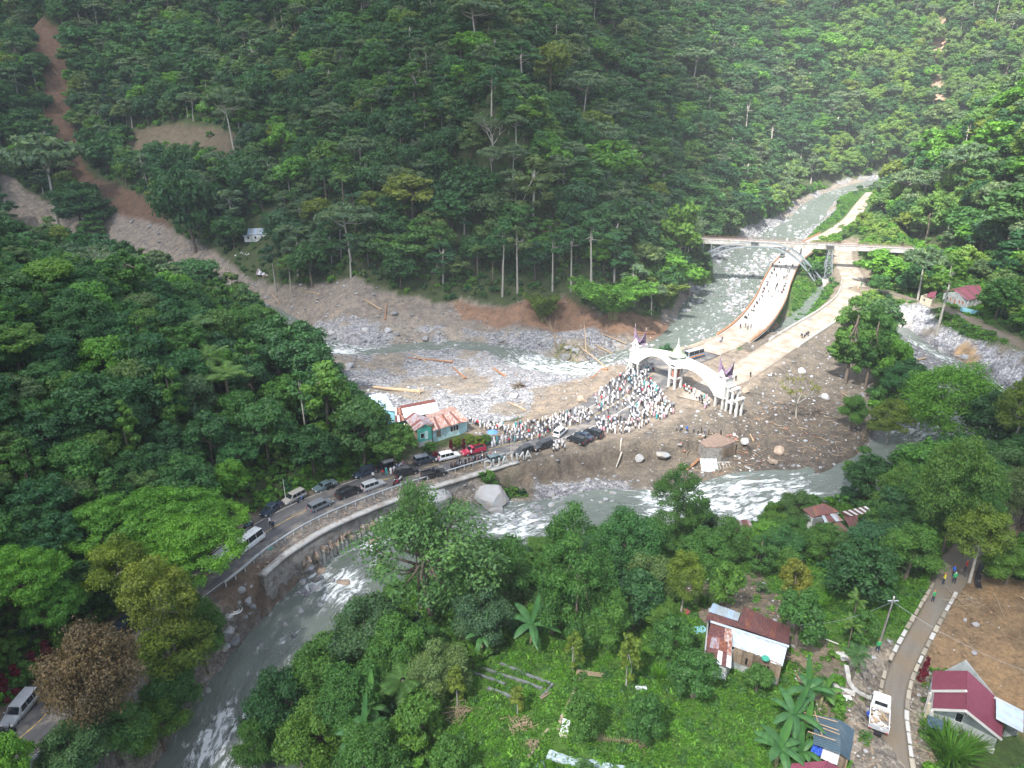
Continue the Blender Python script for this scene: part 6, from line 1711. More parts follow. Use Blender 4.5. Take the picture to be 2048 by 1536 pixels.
# ------------------------------------------------ huts on the far bank
h12 = root('hut', 515, 482, 6, 'white hut with a blue-grey roof high on the far bank by the debris fan', 'hut')
zb = float(G(515, 482).z); h12.location = G(515, 483)
k = h12.location; dz_ = k.z
def hutp(u, v, dz): return (u, v, dz_ + dz)
roof(h12, [hutp(496, 457, 4.4), hutp(538, 455, 4.4), hutp(538, 468, 2.9), hutp(494, 470, 2.9)], 7, ['roof_blue', 'roof_zinc'], jitter=0)
roof(h12, [hutp(487, 466, 3.0), hutp(496, 463, 3.0), hutp(495, 472, 2.4), hutp(485, 473, 2.4)], 2, ['roof_blue'], jitter=0)
a = rel(h12, 488, 472, dz_ + 2.4); b = rel(h12, 537, 469, dz_ + 2.8); wallw(h12, a, b, -.5, 2.6, 'wall_white')
for s_ in (.16, .45, .72): opening(h12, a, b, s_, .9, 2.2, .9, 'white_paint', 'glass')
wallw(h12, b, rel(h12, 538, 458, dz_ + 3.5), -.5, 3.0, 'wall_white')
h13 = root('hut', 530, 572, 0, 'open hut on posts with a striped rust and white roof beside the grey mud', 'hut')
h13.location = G(530, 574); dz_ = h13.location.z
roof(h13, [hutp(517, 534, 4.6), hutp(552, 537, 4.6), hutp(544, 552, 3.5), hutp(511, 549, 3.5)], 8, ['roof_grey_rust', 'roof_white'], jitter=0)
for q in ((515, 549), (541, 551), (519, 537), (548, 540)):
 p = relz(h13, q[0], q[1], dz_ + 3.5); mb = MB(); mb.box((p.x, p.y, 1.4), (.14, .14, 4.2)); mb.build('post', M['deadwood'], h13)
wallw(h13, rel(h13, 524, 551, dz_ + 3.4), rel(h13, 543, 551, dz_ + 3.4), 1.3, 3.2, 'wood_plank')
mb = MB()
for i in range(24):
 a = rnd.uniform(0, 6.28); L = rnd.uniform(.8, 2.6); x, y, z = rnd.gauss(0, 2.4), rnd.gauss(0, 1.4), rnd.uniform(.2, 1.8)
 mb.beam((x, y, z), (x + math.cos(a) * L, y + math.sin(a) * L, z + rnd.uniform(-.8, .8)), rnd.uniform(.4, 1.2), .03)
p = G(765, 503); o = mb.build('wrecked_shack', M['plastic_white'], None, loc=p); tag(o, 'wrecked shack of crumpled white sheets among the trees of the far bank', 'wreck')
mb = MB()
for i in range(16):
 a = rnd.uniform(0, 6.28); L = rnd.uniform(.5, 1.4); x, y = rnd.gauss(0, 1.8), rnd.gauss(0, 2.2)
 mb.beam((x, y, .2), (x + math.cos(a) * L, y + math.sin(a) * L, .5), .5, .03)
p = G(492, 508); tag(mb.build('scrap_heap', M['plastic_white'], None, loc=p), 'scattered white scrap sheets below the blue-roofed hut', 'scrap')
mb = MB(); mb.box((0, 0, 1.3), (2.2, 1.6, 2.6)); mb.box((0, 0, 2.7), (2.6, 2.0, .15)); p = G(465, 48)
tag(mb.build('lookout_hut', [M['wall_grey']], None, loc=p, bevel=.02), 'tiny pale lookout hut high on the mountain ridge path', 'hut')
# ------------------------------------------------ houses on the lane at right
h14 = root('house', 1925, 615, 5, 'grey-green timber house with a red roof beside the lane', 'house')
roof(h14, [(1907, 580, 9.6), (1959, 570, 9.6), (1969, 591, 8.0), (1936, 601, 8.0)], 9, ['roof_maroon', 'roof_darkred', 'roof_maroon'])
roof(h14, [(1907, 580, 9.62), (1959, 570, 9.62), (1938, 570, 8.2), (1884, 583, 8.2)], 8, ['roof_maroon', 'roof_darkred'])
a = rel(h14, 1888, 585, 8.1); b = rel(h14, 1937, 600, 8); wallw(h14, a, b, -.3, 3.0, 'wall_grey', top=(.45, 4.4))
for s_ in (.18, .32, .68, .82): opening(h14, a, b, s_, 1.0, 2.3, .9, 'white_paint', 'brick_red' if s_ > .3 else 'glass')
opening(h14, a, b, .5, 0, 2.2, .9, 'white_paint', 'brick_red', 'door')
c = rel(h14, 1967, 591, 8); wallw(h14, b, c, -.3, 2.9, 'wall_white'); wallw(h14, rel(h14, 1922, 616, 5.6), rel(h14, 1957, 624, 5.6), -.4, .9, 'wall_blue', 'fence_wall', .1)
roof(h14, [(1967, 590, 8.6), (1984, 588, 8.4), (1988, 604, 7.4), (1972, 606, 7.4)], 3, ['roof_white', 'roof_zinc'])
h15 = root('hut', 1853, 602, 4.4, 'small cream hut with a red roof left of the red-roofed house', 'hut')
roof(h15, [(1860, 584, 7.8), (1874, 583, 7.8), (1868, 596, 7.0), (1852, 594, 7.0)], 3, ['roof_maroon'])
a = rel(h15, 1843, 592, 6.6); b = rel(h15, 1863, 600, 6.6); wallw(h15, a, b, -.4, 2.3, 'wall_cream'); wallw(h15, b, rel(h15, 1872, 592, 6.6), -.4, 2.3, 'wall_cream'); wallw(h15, a, rel(h15, 1855, 588, 6.6), -.4, 2.3, 'wall_cream')
opening(h15, a, b, .35, .9, 1.7, .9)
# ------------------------------------------------ the ruin on the edge of the mud field
h16 = root('ruined_house', 1435, 905, -2, 'ruined brick-littered house slumping over the river edge', 'ruin')
sl = [P3((1399, 884, -.2)), P3((1432, 866, .1)), P3((1473, 882, .2)), P3((1445, 893, -.1)), P3((1412, 894, -.3))]
sl = [p - h16.location for p in sl]; mb = MB(); mb.face(sl); mb.face([p - Vector((0, 0, .25)) for p in sl][::-1])
for i in range(5): j = (i + 1) % 5; mb.face([sl[i], sl[i] - Vector((0, 0, .25)), sl[j] - Vector((0, 0, .25)), sl[j]])
mb.build('slab', M['ruin_brown'], h16)
w1 = Vector((sl[4].x, sl[4].y)); w2 = Vector((sl[3].x, sl[3].y)); w3 = Vector((sl[2].x, sl[2].y))
wallw(h16, w1, w2, -3.6, 1.55, 'concrete_dark'); wallw(h16, w2, w3, -3.0, 1.7, 'concrete_dark'); wallw(h16, w1, (sl[0].x, sl[0].y), -2.5, 1.5, 'concrete_dark')
for i in range(8):
 p = w2.lerp(w3, (i + .5) / 8); mb = MB(); mb.box((p.x, p.y - .12, .3), (.34, .05, 2.2), rz=math.atan2(w3.y - w2.y, w3.x - w2.x)); mb.build('plank', M['wood_plank'], h16)
mb = MB(); q = P3((1418, 935, -4));
for i in range(7): mb.face([Vector((i * .5, 0, .08 * (i % 2))), Vector((i * .5 + .5, 0, .08 * ((i + 1) % 2))), Vector((i * .5 + .3, -3.0, -1.6 + .08 * ((i + 1) % 2))), Vector((i * .5 - .2, -3.0, -1.6 + .08 * (i % 2)))])
o = mb.build('roof_panel', M['roof_zinc'], None, loc=q + Vector((-1.5, 2, 1.0))); tag(o, 'bent grey metal roof panel sliding down below the ruin', 'roof panel')
mb = MB()
for i in range(6): mb.tube([(i * .7 - 2, 0, 0), (i * .7 - 1.6, -2.6, -1.7)], .04, 4)
mb.tube([(-2, 0, 0), (1.9, 0, .1)], .05, 4); mb.tube([(-1.6, -2.6, -1.7), (2.2, -2.6, -1.6)], .05, 4)
tag(mb.build('roof_frame', M['white_paint'], None, loc=P3((1440, 936, -4)) + Vector((.5, 1, .8))), 'twisted white roof frame lying right of the bent metal panel', 'frame')
# ---------------------------------------------------------------- the gate
gate = empty('gateway', W(1275, 743, 0), 0, 'white ceremonial gateway with two arched spans and towers with upswept horned roofs', 'gateway')
_e = W(1443, 813, 0); gate.rotation_euler[2] = math.atan2(_e[1] - gate.location.y, _e[0] - gate.location.x)
GL = math.hypot(_e[1] - gate.location.y, _e[0] - gate.location.x)
def girder(x0, x1, zb0, zbc, zb1, zt0, zt1, zc_, wy=2.6):
 mb = MB(); n = 14; S = []
 for i in range(n + 1):
  t = i / n
  zb = (zb0 * (1 - t) + zb1 * t) + (zbc - (zb0 + zb1) / 2) * 4 * t * (1 - t) if True else 0
  zt = zt0 * (1 - t) + zt1 * t + zc_ * 4 * t * (1 - t)
  S.append((x0 + (x1 - x0) * t, zb, zt))
 for i in range(n):
  (xa, ba, ta), (xb, bb, tb) = S[i], S[i + 1]
  for y0, y1 in ((-wy / 2, -wy / 2 + .25), (wy / 2 - .25, wy / 2)):
   mb.hexa([(xa, y0, ba), (xb, y0, bb), (xb, y1, bb), (xa, y1, ba), (xa, y0, ta), (xb, y0, tb), (xb, y1, tb), (xa, y1, ta)])
  mb.hexa([(xa, -wy / 2 + .25, ta - .5), (xb, -wy / 2 + .25, tb - .5), (xb, wy / 2 - .25, tb - .5), (xa, wy / 2 - .25, ta - .5), (xa, -wy / 2 + .25, ta - .3), (xb, -wy / 2 + .25, tb - .3), (xb, wy / 2 - .25, tb - .3), (xa, wy / 2 - .25, ta - .3)])
  mb.hexa([(xa, -wy / 2 + .25, ba), (xb, -wy / 2 + .25, bb), (xb, wy / 2 - .25, bb), (xa, wy / 2 - .25, ba), (xa, -wy / 2 + .25, ba + .2), (xb, -wy / 2 + .25, bb + .2), (xb, wy / 2 - .25, bb + .2), (xa, wy / 2 - .25, ba + .2)])
  for y0 in (-wy / 2 - .09, wy / 2 + .01):      # raised borders
   for za, zb_ in ((ba, ba + .22), (ta - .22, ta)):
    zb2 = (bb, bb + .22) if za == ba else (tb - .22, tb)
    mb.hexa([(xa, y0, za), (xb, y0, zb2[0]), (xb, y0 + .08, zb2[0]), (xa, y0 + .08, za), (xa, y0, zb_), (xb, y0, zb2[1]), (xb, y0 + .08, zb2[1]), (xa, y0 + .08, zb_)])
 return mb.build('arch_span', M['white_paint'], gate)
MIDX = GL * .47
girder(1.3, MIDX - 1.1, 3.0, 6.6, 5.4, 6.6, 8.3, .35); girder(MIDX + 1.1, GL - 1.3, 5.4, 6.4, 2.6, 8.3, 6.4, .5)
def gonjong(cx, z0, s=1.0):
 mb = MB(); n = 24; m = 10
 for axis, hh, L in ((0, 3.7, 1.95), (1, 1.9, 1.5)):
  V = []
  for i in range(n + 1):
   t = i / n * 2 - 1
   rz_ = z0 + .5 + hh * abs(t) ** 2.6 + .25
   hw_ = 1.75 * (1 - .93 * abs(t) ** 1.7)
   row = []
   for j in range(m + 1):
    q = j / m * 2 - 1
    z = (z0 + (hh * .9 * abs(t) ** 2.6)) * abs(q) ** .8 + rz_ * (1 - abs(q) ** .8)
    a, b = t * L, q * hw_
    row.append((cx + a * s, b * s, z) if axis == 0 else (cx + b * s, a * s, z))
   V.append(row)
  for i in range(n):
   for j in range(m): mb.face([V[i][j], V[i + 1][j], V[i + 1][j + 1], V[i][j + 1]])
 r = mb.build('horned_roof', M['gonjong'], gate, smooth_=True)
 for sx in (-1, 1):
  mb = MB(); mb.tube([(cx + sx * 1.95 * s, 0, z0 + 4.2), (cx + sx * 2.05 * s, 0, z0 + 5.0)], [.06, .02], 5); mb.build('spike', M['white_paint'], r)
 for sy in (-1, 1):
  mb = MB(); y = sy * 1.35; mb.face([(cx - 1.25, y, z0 + .0), (cx + 1.25, y, z0 + .0), (cx, y, z0 + 1.9)]); mb.face([(cx - 1.25, y - .1, z0 + .0), (cx, y - .1, z0 + 1.9), (cx + 1.25, y - .1, z0 + .0)]); mb.build('gable', M['white_paint'], r)
def tower(cx):
 mb = MB(); mb.box((cx, 0, 5.2), (2.7, 2.7, 5.0), bevel if False else 0)
 t = mb.build('tower', M['white_paint'], gate)
 for sy in (-1, 1):
  for dx in (-.62, .62):
   mb = MB(); mb.box((cx + dx, sy * 1.38, 5.3), (1.0, .06, 4.2)); mb.build('panel', M['white_line'] if False else M['white_paint'], t, bevel=.02)
 mb = MB(); mb.box((cx, 0, 7.75), (3.1, 3.1, .22)); mb.box((cx, 0, 2.75), (3.0, 3.0, .22)); mb.build('cornice', M['white_paint'], t)
 for sx in (-1, 1):
  for sy in (-1, 1):
   mb = MB(); mb.box((cx + sx * 1.05, sy * 1.05, .9), (.55, .55, 3.6)); mb.build('leg', M['concrete'], gate)
 gonjong(cx, 7.9)
tower(0.0); tower(GL)
# middle pier
for sx in (-1, 1):
 for sy in (-1, 1):
  mb = MB(); mb.box((MIDX + sx * .95, sy * 1.1, 3.6), (.5, .5, 9.2)); mb.build('pier_column', M['white_paint'], gate)
mb = MB()
for z in (2.6, 5.4):
 for sy in (-1, 1): mb.box((MIDX, sy * 1.1, z), (1.4, .4, .35))
 for sx in (-1, 1): mb.box((MIDX + sx * .95, 0, z), (.4, 1.7, .35))
mb.build('cross_beam', M['white_paint'], gate)
mb = MB(); mb.box((MIDX, 0, 3.4), (1.2, 1.5, 3.2)); mb.build('pier_core', M['brick_red'], gate)
mb = MB(); mb.box((MIDX, 0, 8.35), (3.0, 3.2, .3)); mb.box((MIDX, 0, 7.2), (2.5, 2.9, 2.0)); mb.build('pier_cap', M['white_paint'], gate)
dm = MB(); dm.tube([(MIDX, 0, 8.5), (MIDX, 0, 8.62), (MIDX, 0, 8.9), (MIDX, 0, 9.5), (MIDX, 0, 10.1), (MIDX, 0, 10.5), (MIDX, 0, 10.7)], [2.3, 2.2, 1.35, 1.15, .85, .45, .2], 12)
d_ = dm.build('dome', M['dome_green'], gate, smooth_=True)
mb = MB(); mb.tube([(MIDX, 0, 10.5), (MIDX, 0, 11.0), (MIDX, 0, 11.3), (MIDX, 0, 13.2)], [.5, .35, .2, .03], 8); mb.build('spire', M['white_paint'], d_)
# open colonnades outside the towers
def colonnade(sx, x0, hts):
 for i, (dx, h_) in enumerate(hts):
  for sy in (-1, 1):
   mb = MB(); mb.box((x0 + sx * dx, sy * .9, h_ / 2 - .9), (.42, .42, h_ + 1.8)); mb.build('column', M['white_paint'], gate)
  mb = MB(); mb.box((x0 + sx * dx, 0, h_ + .1), (.9, 2.6, .3)); mb.build('column_cap', M['white_paint'], gate)
 mb = MB()
 for i in range(len(hts) - 1):
  for sy in (-1, 1): mb.beam((x0 + sx * hts[i][0], sy * .9, min(hts[i][1], hts[i + 1][1]) - .5), (x0 + sx * hts[i + 1][0], sy * .9, min(hts[i][1], hts[i + 1][1]) - .5), .3, .35)
 mb.box((x0 + sx * (hts[0][0] + .8), 0, 2.2), (1.8, 2.0, .35)); mb.build('tie_beam', M['white_paint'], gate)
colonnade(1, GL, [(2.0, 5.8), (3.4, 5.6), (4.9, 3.6)]); colonnade(-1, 0, [(2.0, 5.6)])
mb = MB()
for sy in (-.9, .9): mb.beam((-2.2, sy, 1.8), (-3.6, sy, -.8), .5, .5)
mb.build('buttress', M['concrete'], gate)
# ---------------------------------------------------------------- steel arch railway bridge
RB0 = Vector(W(1370, 477, 13.0)); RB1 = Vector(W(1828, 498, 13.0))
rail = empty('railway_bridge', (RB0 + RB1) / 2, 0, 'grey steel arch railway bridge crossing high over the river and both roads', 'bridge')
RO = rail.location; rd = (RB1 - RB0).normalized(); rn = Vector((-rd.y, rd.x, 0))
def BP(u, v):
 a, dy, dz = ray(u, v); D = Vector((float(a), float(dy), float(dz))); C0 = Vector((0, 0, CAMZ))
 t = (RB0 - C0).dot(rn) / D.dot(rn); return C0 + D * t
def rb(mb, p, q, w, off=0.0): mb.beam(p + rn * off - RO, q + rn * off - RO, w)
mb = MB(); mb.beam(RB0 + rn * 1.6 - RO - Vector((0, 0, .9)), RB1 + rn * 1.6 - RO - Vector((0, 0, .9)), 3.6, 1.7); mb.build('deck_girder', M['concrete'], rail)
mb = MB(); mb.beam(RB0 + rn * 1.6 - RO + Vector((0, 0, .1)), RB1 + rn * 1.6 - RO + Vector((0, 0, .1)), 3.9, .22); mb.build('deck', M['concrete'], rail)
for off in (.9, 2.3):
 mb = MB(); rb(mb, RB0 + Vector((0, 0, .3)), RB1 + Vector((0, 0, .3)), .14, off); mb.build('rail', M['steel_rust'], rail)
for off in (-.3, 3.5):
 mb = MB(); rb(mb, RB0 + Vector((0, 0, 1.1)), RB1 + Vector((0, 0, 1.1)), .08, off); rb(mb, RB0 + Vector((0, 0, .65)), RB1 + Vector((0, 0, .65)), .06, off)
 Lr = (RB1 - RB0).length; k = int(Lr / 2)
 for i in range(k + 1): p = RB0 + rd * (Lr * i / k); rb(mb, p, p + Vector((0, 0, 1.1)), .08, off)
 mb.build('handrail', M['steel_rust'] if off > 0 else M['steel_grey'], rail)
up_ = [BP(*q) for q in ((1404, 515), (1422, 502), (1442, 493), (1465, 488), (1490, 485), (1515, 484.5), (1540, 486), (1562, 490), (1583, 499), (1602, 512), (1622, 533), (1645, 560))]
lo_ = [BP(*q) for q in ((1408, 524), (1426, 511), (1445, 502), (1467, 496), (1490, 492.5), (1513, 492), (1536, 493.5), (1558, 498), (1577, 507), (1596, 521), (1615, 543), (1634, 569))]
for off in (0.0, 3.2):
 for nm, ch in (('arch_chord', up_), ('arch_chord', lo_)):
  mb = MB()
  for a, b in zip(ch[:-1], ch[1:]): rb(mb, a, b, .55, off)
  mb.build(nm, M['steel_grey'], rail)
 mb = MB()
 for i in range(len(up_) - 1):
  rb(mb, up_[i], lo_[i + 1], .2, off); rb(mb, lo_[i], up_[i], .2, off); rb(mb, lo_[i], up_[i + 1], .16, off)
 mb.build('arch_lattice', M['steel_grey'], rail)
mb = MB()
for a in up_ + lo_: mb.beam(a - RO, a + rn * 3.2 - RO, .18)
for i in range(len(up_) - 1): mb.beam(up_[i] - RO, up_[i + 1] + rn * 3.2 - RO, .14)
mb.build('cross_bracing', M['steel_grey'], rail)
for i in (0, 1, 2, 3, 7, 8, 9):
 a = up_[i]; t = (a - RB0).dot(rd); top = RB0 + rd * t - Vector((0, 0, 1.7))
 if top.z - a.z < .6: continue
 for off in (0, 3.2):
  mb = MB(); rb(mb, a, top, .28, off); mb.build('spandrel_post', M['steel_grey'], rail)
 mb = MB(); hh = top.z - a.z
 for k in range(max(1, int(hh / 3))):
  z0 = a.z + hh * k / max(1, int(hh / 3)); z1 = a.z + hh * (k + 1) / max(1, int(hh / 3)); c0 = Vector((a.x, a.y, z0)); c1 = Vector((a.x, a.y, z1))
  mb.beam(c0 - RO, c1 + rn * 3.2 - RO, .12); mb.beam(c0 + rn * 3.2 - RO, c1 - RO, .12)
 mb.build('bracing', M['steel_grey'], rail)
def trestle(u, vfoot, spread):
 f = BP(u, vfoot); t = (BP(u + 8 if spread > 0 else u, 489) - RB0).dot(rd)
 tops = [RB0 + rd * (t - .7) - Vector((0, 0, 1.7)), RB0 + rd * (t + .7) - Vector((0, 0, 1.7))]; feet = [f - rd * 1.6, f + rd * 1.6]
 for k in (0, 1):
  for off in (-.6, 3.8):
   mb = MB(); mb.beam(feet[k] + rn * off - RO, tops[k] + rn * (0 if off < 0 else 3.2) - RO, .3); mb.build('trestle_leg', M['steel_grey'], rail)
 mb = MB(); nn_ = 6
 for off, o2 in ((-.6, 0), (3.8, 3.2)):
  for i in range(nn_):
   a0, a1 = i / nn_, (i + 1) / nn_
   def q(k, s): return feet[k].lerp(tops[k], s) + rn * (off * (1 - s) + o2 * s) - RO
   mb.beam(q(0, a0), q(1, a1), .14); mb.beam(q(1, a0), q(0, a1), .14); mb.beam(q(0, a1), q(1, a1), .14)
 for k in (0, 1):
  for i in range(nn_):
   s0, s1 = i / nn_, (i + 1) / nn_
   pa = feet[k].lerp(tops[k], s0) + rn * (-.6 * (1 - s0)) - RO; pb = feet[k].lerp(tops[k], s1) + rn * (3.8 * (1 - s1) + 3.2 * s1) - RO; mb.beam(pa, pb, .12)
 mb.build('trestle_lattice', M['steel_grey'], rail)
trestle(1655, 562, 1)
for q, hh in (((1635, 572), 0), ((1655, 566), 0)):
 p = BP(*q); gz = float(hs(p.x, p.y)); mb = MB(); mb.box((0, 1.6, (p.z + gz) / 2 - p.z - .6), (4, 6, abs(p.z - gz) + 2.2), rz=math.atan2(rd.y, rd.x)); o = mb.build('footing', M['concrete'], rail); o.location = p - RO
for u in (1509, 1661):
 p = BP(u, 484); t = (p - RB0).dot(rd); c = RB0 + rd * t - rn * .9 - RO; mb = MB(); mb.box((c.x, c.y, .1), (3.0, 1.2, .1), rz=math.atan2(rd.y, rd.x))
 for sx in (-1.4, 0, 1.4): mb.box((c.x + rd.x * sx, c.y + rd.y * sx, .6), (.07, .07, 1.1))
 mb.beam(c + rd * -1.4 + Vector((0, 0, 1.1)), c + rd * 1.4 + Vector((0, 0, 1.1)), .07); mb.build('refuge_platform', M['steel_grey'], rail)
# ---------------------------------------------------------------- curved road bridge
c, t, nn2, s = resample(BRIDGE_CL, 2.0)
umid = proj(c[:, 0], c[:, 1], c[:, 2]); i0 = int(np.argmax(c[:, 1] > W(1465, 679, .2)[1])); i1 = int(np.argmax(c[:, 1] > 356))
rbg = empty('road_bridge', (c[i0, 0], c[i0, 1], 0), 0, 'curved concrete road bridge with orange parapets crossing the river', 'bridge')
BO = Vector((c[i0, 0], c[i0, 1], 0))
cs = c[i0:i1 + 1].copy(); cs[:, 0] -= BO.x; cs[:, 1] -= BO.y
def sweep(name, prof, mat, parent, cs=cs, ns=nn2[i0:i1 + 1]):
 prof = np.array(prof); n = len(cs); m_ = len(prof)
 X = cs[:, 0][:, None] + ns[:, 0][:, None] * prof[:, 0]; Y = cs[:, 1][:, None] + ns[:, 1][:, None] * prof[:, 0]; Z = cs[:, 2][:, None] + prof[:, 1]
 V = np.stack([X, Y, Z], -1).reshape(-1, 3); ii = np.arange(n * m_).reshape(n, m_)
 jj = np.roll(np.arange(m_), -1)
 F = np.stack([ii[:-1], ii[1:], ii[1:][:, jj], ii[:-1][:, jj]], -1).reshape(-1, 4)
 me = mesh_np(name, V, F, [mat]); bm = bmesh.new(); bm.from_mesh(me)
 bm.verts.ensure_lookup_table()
 bm.faces.new([bm.verts[i] for i in ii[0]]); bm.faces.new([bm.verts[i] for i in ii[-1]])
 bmesh.ops.recalc_face_normals(bm, faces=bm.faces); bm.to_mesh(me); bm.free()
 if not me.uv_layers: me.uv_layers.new(name="UVMap")
 return link(name, me, parent)
sweep('deck', [(-5.3, -.05), (-5.3, -.5), (-3.6, -1.5), (3.6, -1.5), (5.3, -.5), (5.3, -.05)], M['concrete'], rbg)
ribbon('roadway', cs, M['bridge_road'], .0, off0=-5.0, off1=5.0, step=2, thick=0, parent=rbg)
for k in (-1, 1):
 prof = [(k * 5.3, .0), (k * 5.3, .6), (k * 5.1, .6), (k * 5.05, .0)]
 sweep('parapet', prof, M['orange_paint'], rbg)
 sweep('handrail', [(k * 5.2, 1.0), (k * 5.2, 1.08), (k * 5.12, 1.08), (k * 5.12, 1.0)], M['orange_paint'], rbg)
 mb = MB()
 for j in range(0, len(cs), 2):
  p = cs[j]; q = nn2[i0 + j]; mb.box((p[0] + q[0] * k * 5.16, p[1] + q[1] * k * 5.16, p[2] + .8), (.12, .12, .5))
 mb.build('rail_posts' if False else 'railing', M['orange_paint'], rbg)
for j in range(3, len(cs) - 2, 13):
 p = cs[j]; q = nn2[i0 + j]; gz = float(hs(p[0] + BO.x, p[1] + BO.y)); hh = p[2] - 1.5 - gz
 if hh < .8: continue
 for k in (-1, 1):
  mb = MB(); mb.tube([(p[0] + q[0] * k * 2.4, p[1] + q[1] * k * 2.4, gz - 1.5), (p[0] + q[0] * k * 2.4, p[1] + q[1] * k * 2.4, p[2] - 1.45)], .75, 12); mb.build('pier', M['concrete'], rbg, smooth_=True)
 mb = MB(); mb.box((p[0], p[1], p[2] - 1.75), (1.4, 7.4, .7), rz=math.atan2(q[1], q[0]) - math.pi / 2); mb.build('pier_cap', M['concrete'], rbg)
# parapets of the side road
cS, tS, nS, sS = resample(ROAD_SIDE, 1.5)
uu, vv, _ = proj(cS[:, 0], cS[:, 1], cS[:, 2])
for k, r0, r1, lab in ((1, (690, 560), None, 'long pale kerb wall on the river side of the side road'), (-1, (690, 632), None, 'pale kerb wall on the outer bend of the side road')):
 sel = np.where((vv < r0[0]) & (vv > r0[1]) & (cS[:, 1] < 262))[0]
 if len(sel) < 3: continue
 cc = cS[sel[0]:sel[-1] + 1]; o = sweep('kerb_wall', [(k * 4.5, -.6), (k * 4.5, .75), (k * 4.22, .75), (k * 4.15, -.6)], M['concrete'] if k == 1 else M['white_paint'], None, cc, nS[sel[0]:sel[-1] + 1])
 tag(o, lab, 'kerb wall')
mb = MB()
for i in range(3):
 mb.box((i * 1.1, 0, .45), (1.0, .35, .9), m=i % 2, top=.5)
p = P3((1716, 578, 2.9)); tag(mb.build('traffic_barrier', [M['orange_paint'], M['white_paint']], None, loc=p, rot=(0, 0, 1.2)), 'orange and white traffic barriers closing the lane at the side road', 'barrier')
# ---------------------------------------------------------------- retaining wall, guard rail
cM, tM, nM, sM = resample(ROAD_MAIN, 1.0)
uM, vM, _ = proj(cM[:, 0], cM[:, 1], cM[:, 2])
wl_i = np.where((uM > 430) & (uM < 1003))[0]; a0, a1 = wl_i[0], wl_i[-1]
rw = empty('retaining_wall', (cM[a0, 0], cM[a0, 1], 0), 0, 'concrete retaining wall with exposed piles holding the road above the river', 'retaining wall')
RWO = Vector((cM[a0, 0], cM[a0, 1], 0))
cc = cM[a0:a1 + 1].copy(); cc[:, 0] -= RWO.x; cc[:, 1] -= RWO.y; nn3 = nM[a0:a1 + 1]
OFF = -(3.75 + 3.9)
sweep('wall', [(OFF, -9.5), (OFF, -.25), (OFF + .5, -.25), (OFF + .9, -9.5)], M['concrete_dark'], rw, cc, nn3)
sweep('coping', [(OFF - .35, -.35), (OFF - .35, .05), (OFF + .9, .05), (OFF + .9, -.35)], M['concrete'], rw, cc, nn3)
for j in range(8, len(cc) - 4, 1):
 u = uM[a0 + j]
 if u < 560 or u > 805: continue
 broken = 600 < u < 665
 p = cc[j]; q = nn3[j]; hh = rnd.uniform(3.0, 3.6) if not broken else rnd.uniform(1.4, 2.2)
 if u > 800: hh = 3.0
 zt = -1.6 + rnd.uniform(-.25, .15) - (.9 if broken else 0)
 mb = MB(); xx, yy = p[0] + q[0] * (OFF - .32), p[1] + q[1] * (OFF - .32)
 mb.tube([(xx, yy, zt - hh - 1.5), (xx, yy, zt - .3), (xx, yy, zt)], [.38, .38, .2], 8); mb.build('pile', M['pile_concrete'], rw, smooth_=False)
mb = MB()
for k in range(60):
 j = rnd.randrange(10, len(cc) - 12); p = cc[j]; q = nn3[j]
 if uM[a0 + j] > 700: continue
 zz = rnd.uniform(-2.6, -1.2); mb.box((p[0] + q[0] * (OFF - .45), p[1] + q[1] * (OFF - .45), zz), (rnd.uniform(.6, 1.8), .35, rnd.uniform(.3, .8)), rz=rnd.uniform(0, 3), top=.6)
tag(mb.build('broken_render', M['rock_brown'], rw), kind='stuff')
gr = empty('guard_rail', (cM[a0, 0], cM[a0, 1], 0), 0, 'galvanised guard rail along the river side of the road', 'guard rail')
ix = np.where((uM > 395) & (uM < 1000))[0]; cg = cM[ix[0]:ix[-1] + 1].copy(); cg[:, 0] -= RWO.x; cg[:, 1] -= RWO.y; ng_ = nM[ix[0]:ix[-1] + 1]
sweep('rail_beam', [(-4.5, .5), (-4.5, .82), (-4.42, .82), (-4.42, .5)], M['galv'], gr, cg, ng_)
pm = MB(); pm.box((0, 0, .3), (.14, .14, 1.0)); pme = pm.mesh('post', M['galv'])
for j in range(0, len(cg), 2):
 p = cg[j]; q = ng_[j]; link('post', pme, gr, (p[0] - q[0] * 4.6, p[1] - q[1] * 4.6, p[2] + .05))
gr2 = empty('guard_rail', (cM[0, 0], cM[0, 1], 0), 0, 'guard rail along the near stretch of road at the lower left', 'guard rail')
ix = np.where((uM > -60) & (uM < 200))[0]; O2 = Vector((cM[0, 0], cM[0, 1], 0)); cg = cM[ix[0]:ix[-1] + 1].copy(); cg[:, 0] -= O2.x; cg[:, 1] -= O2.y
sweep('rail_beam', [(-4.5, .5), (-4.5, .82), (-4.42, .82), (-4.42, .5)], M['galv'], gr2, cg, nM[ix[0]:ix[-1] + 1])
for j in range(0, len(cg), 2):
 p = cg[j]; q = nM[ix[0] + j]; link('post', pme, gr2, (p[0] - q[0] * 4.6, p[1] - q[1] * 4.6, p[2] + .05))
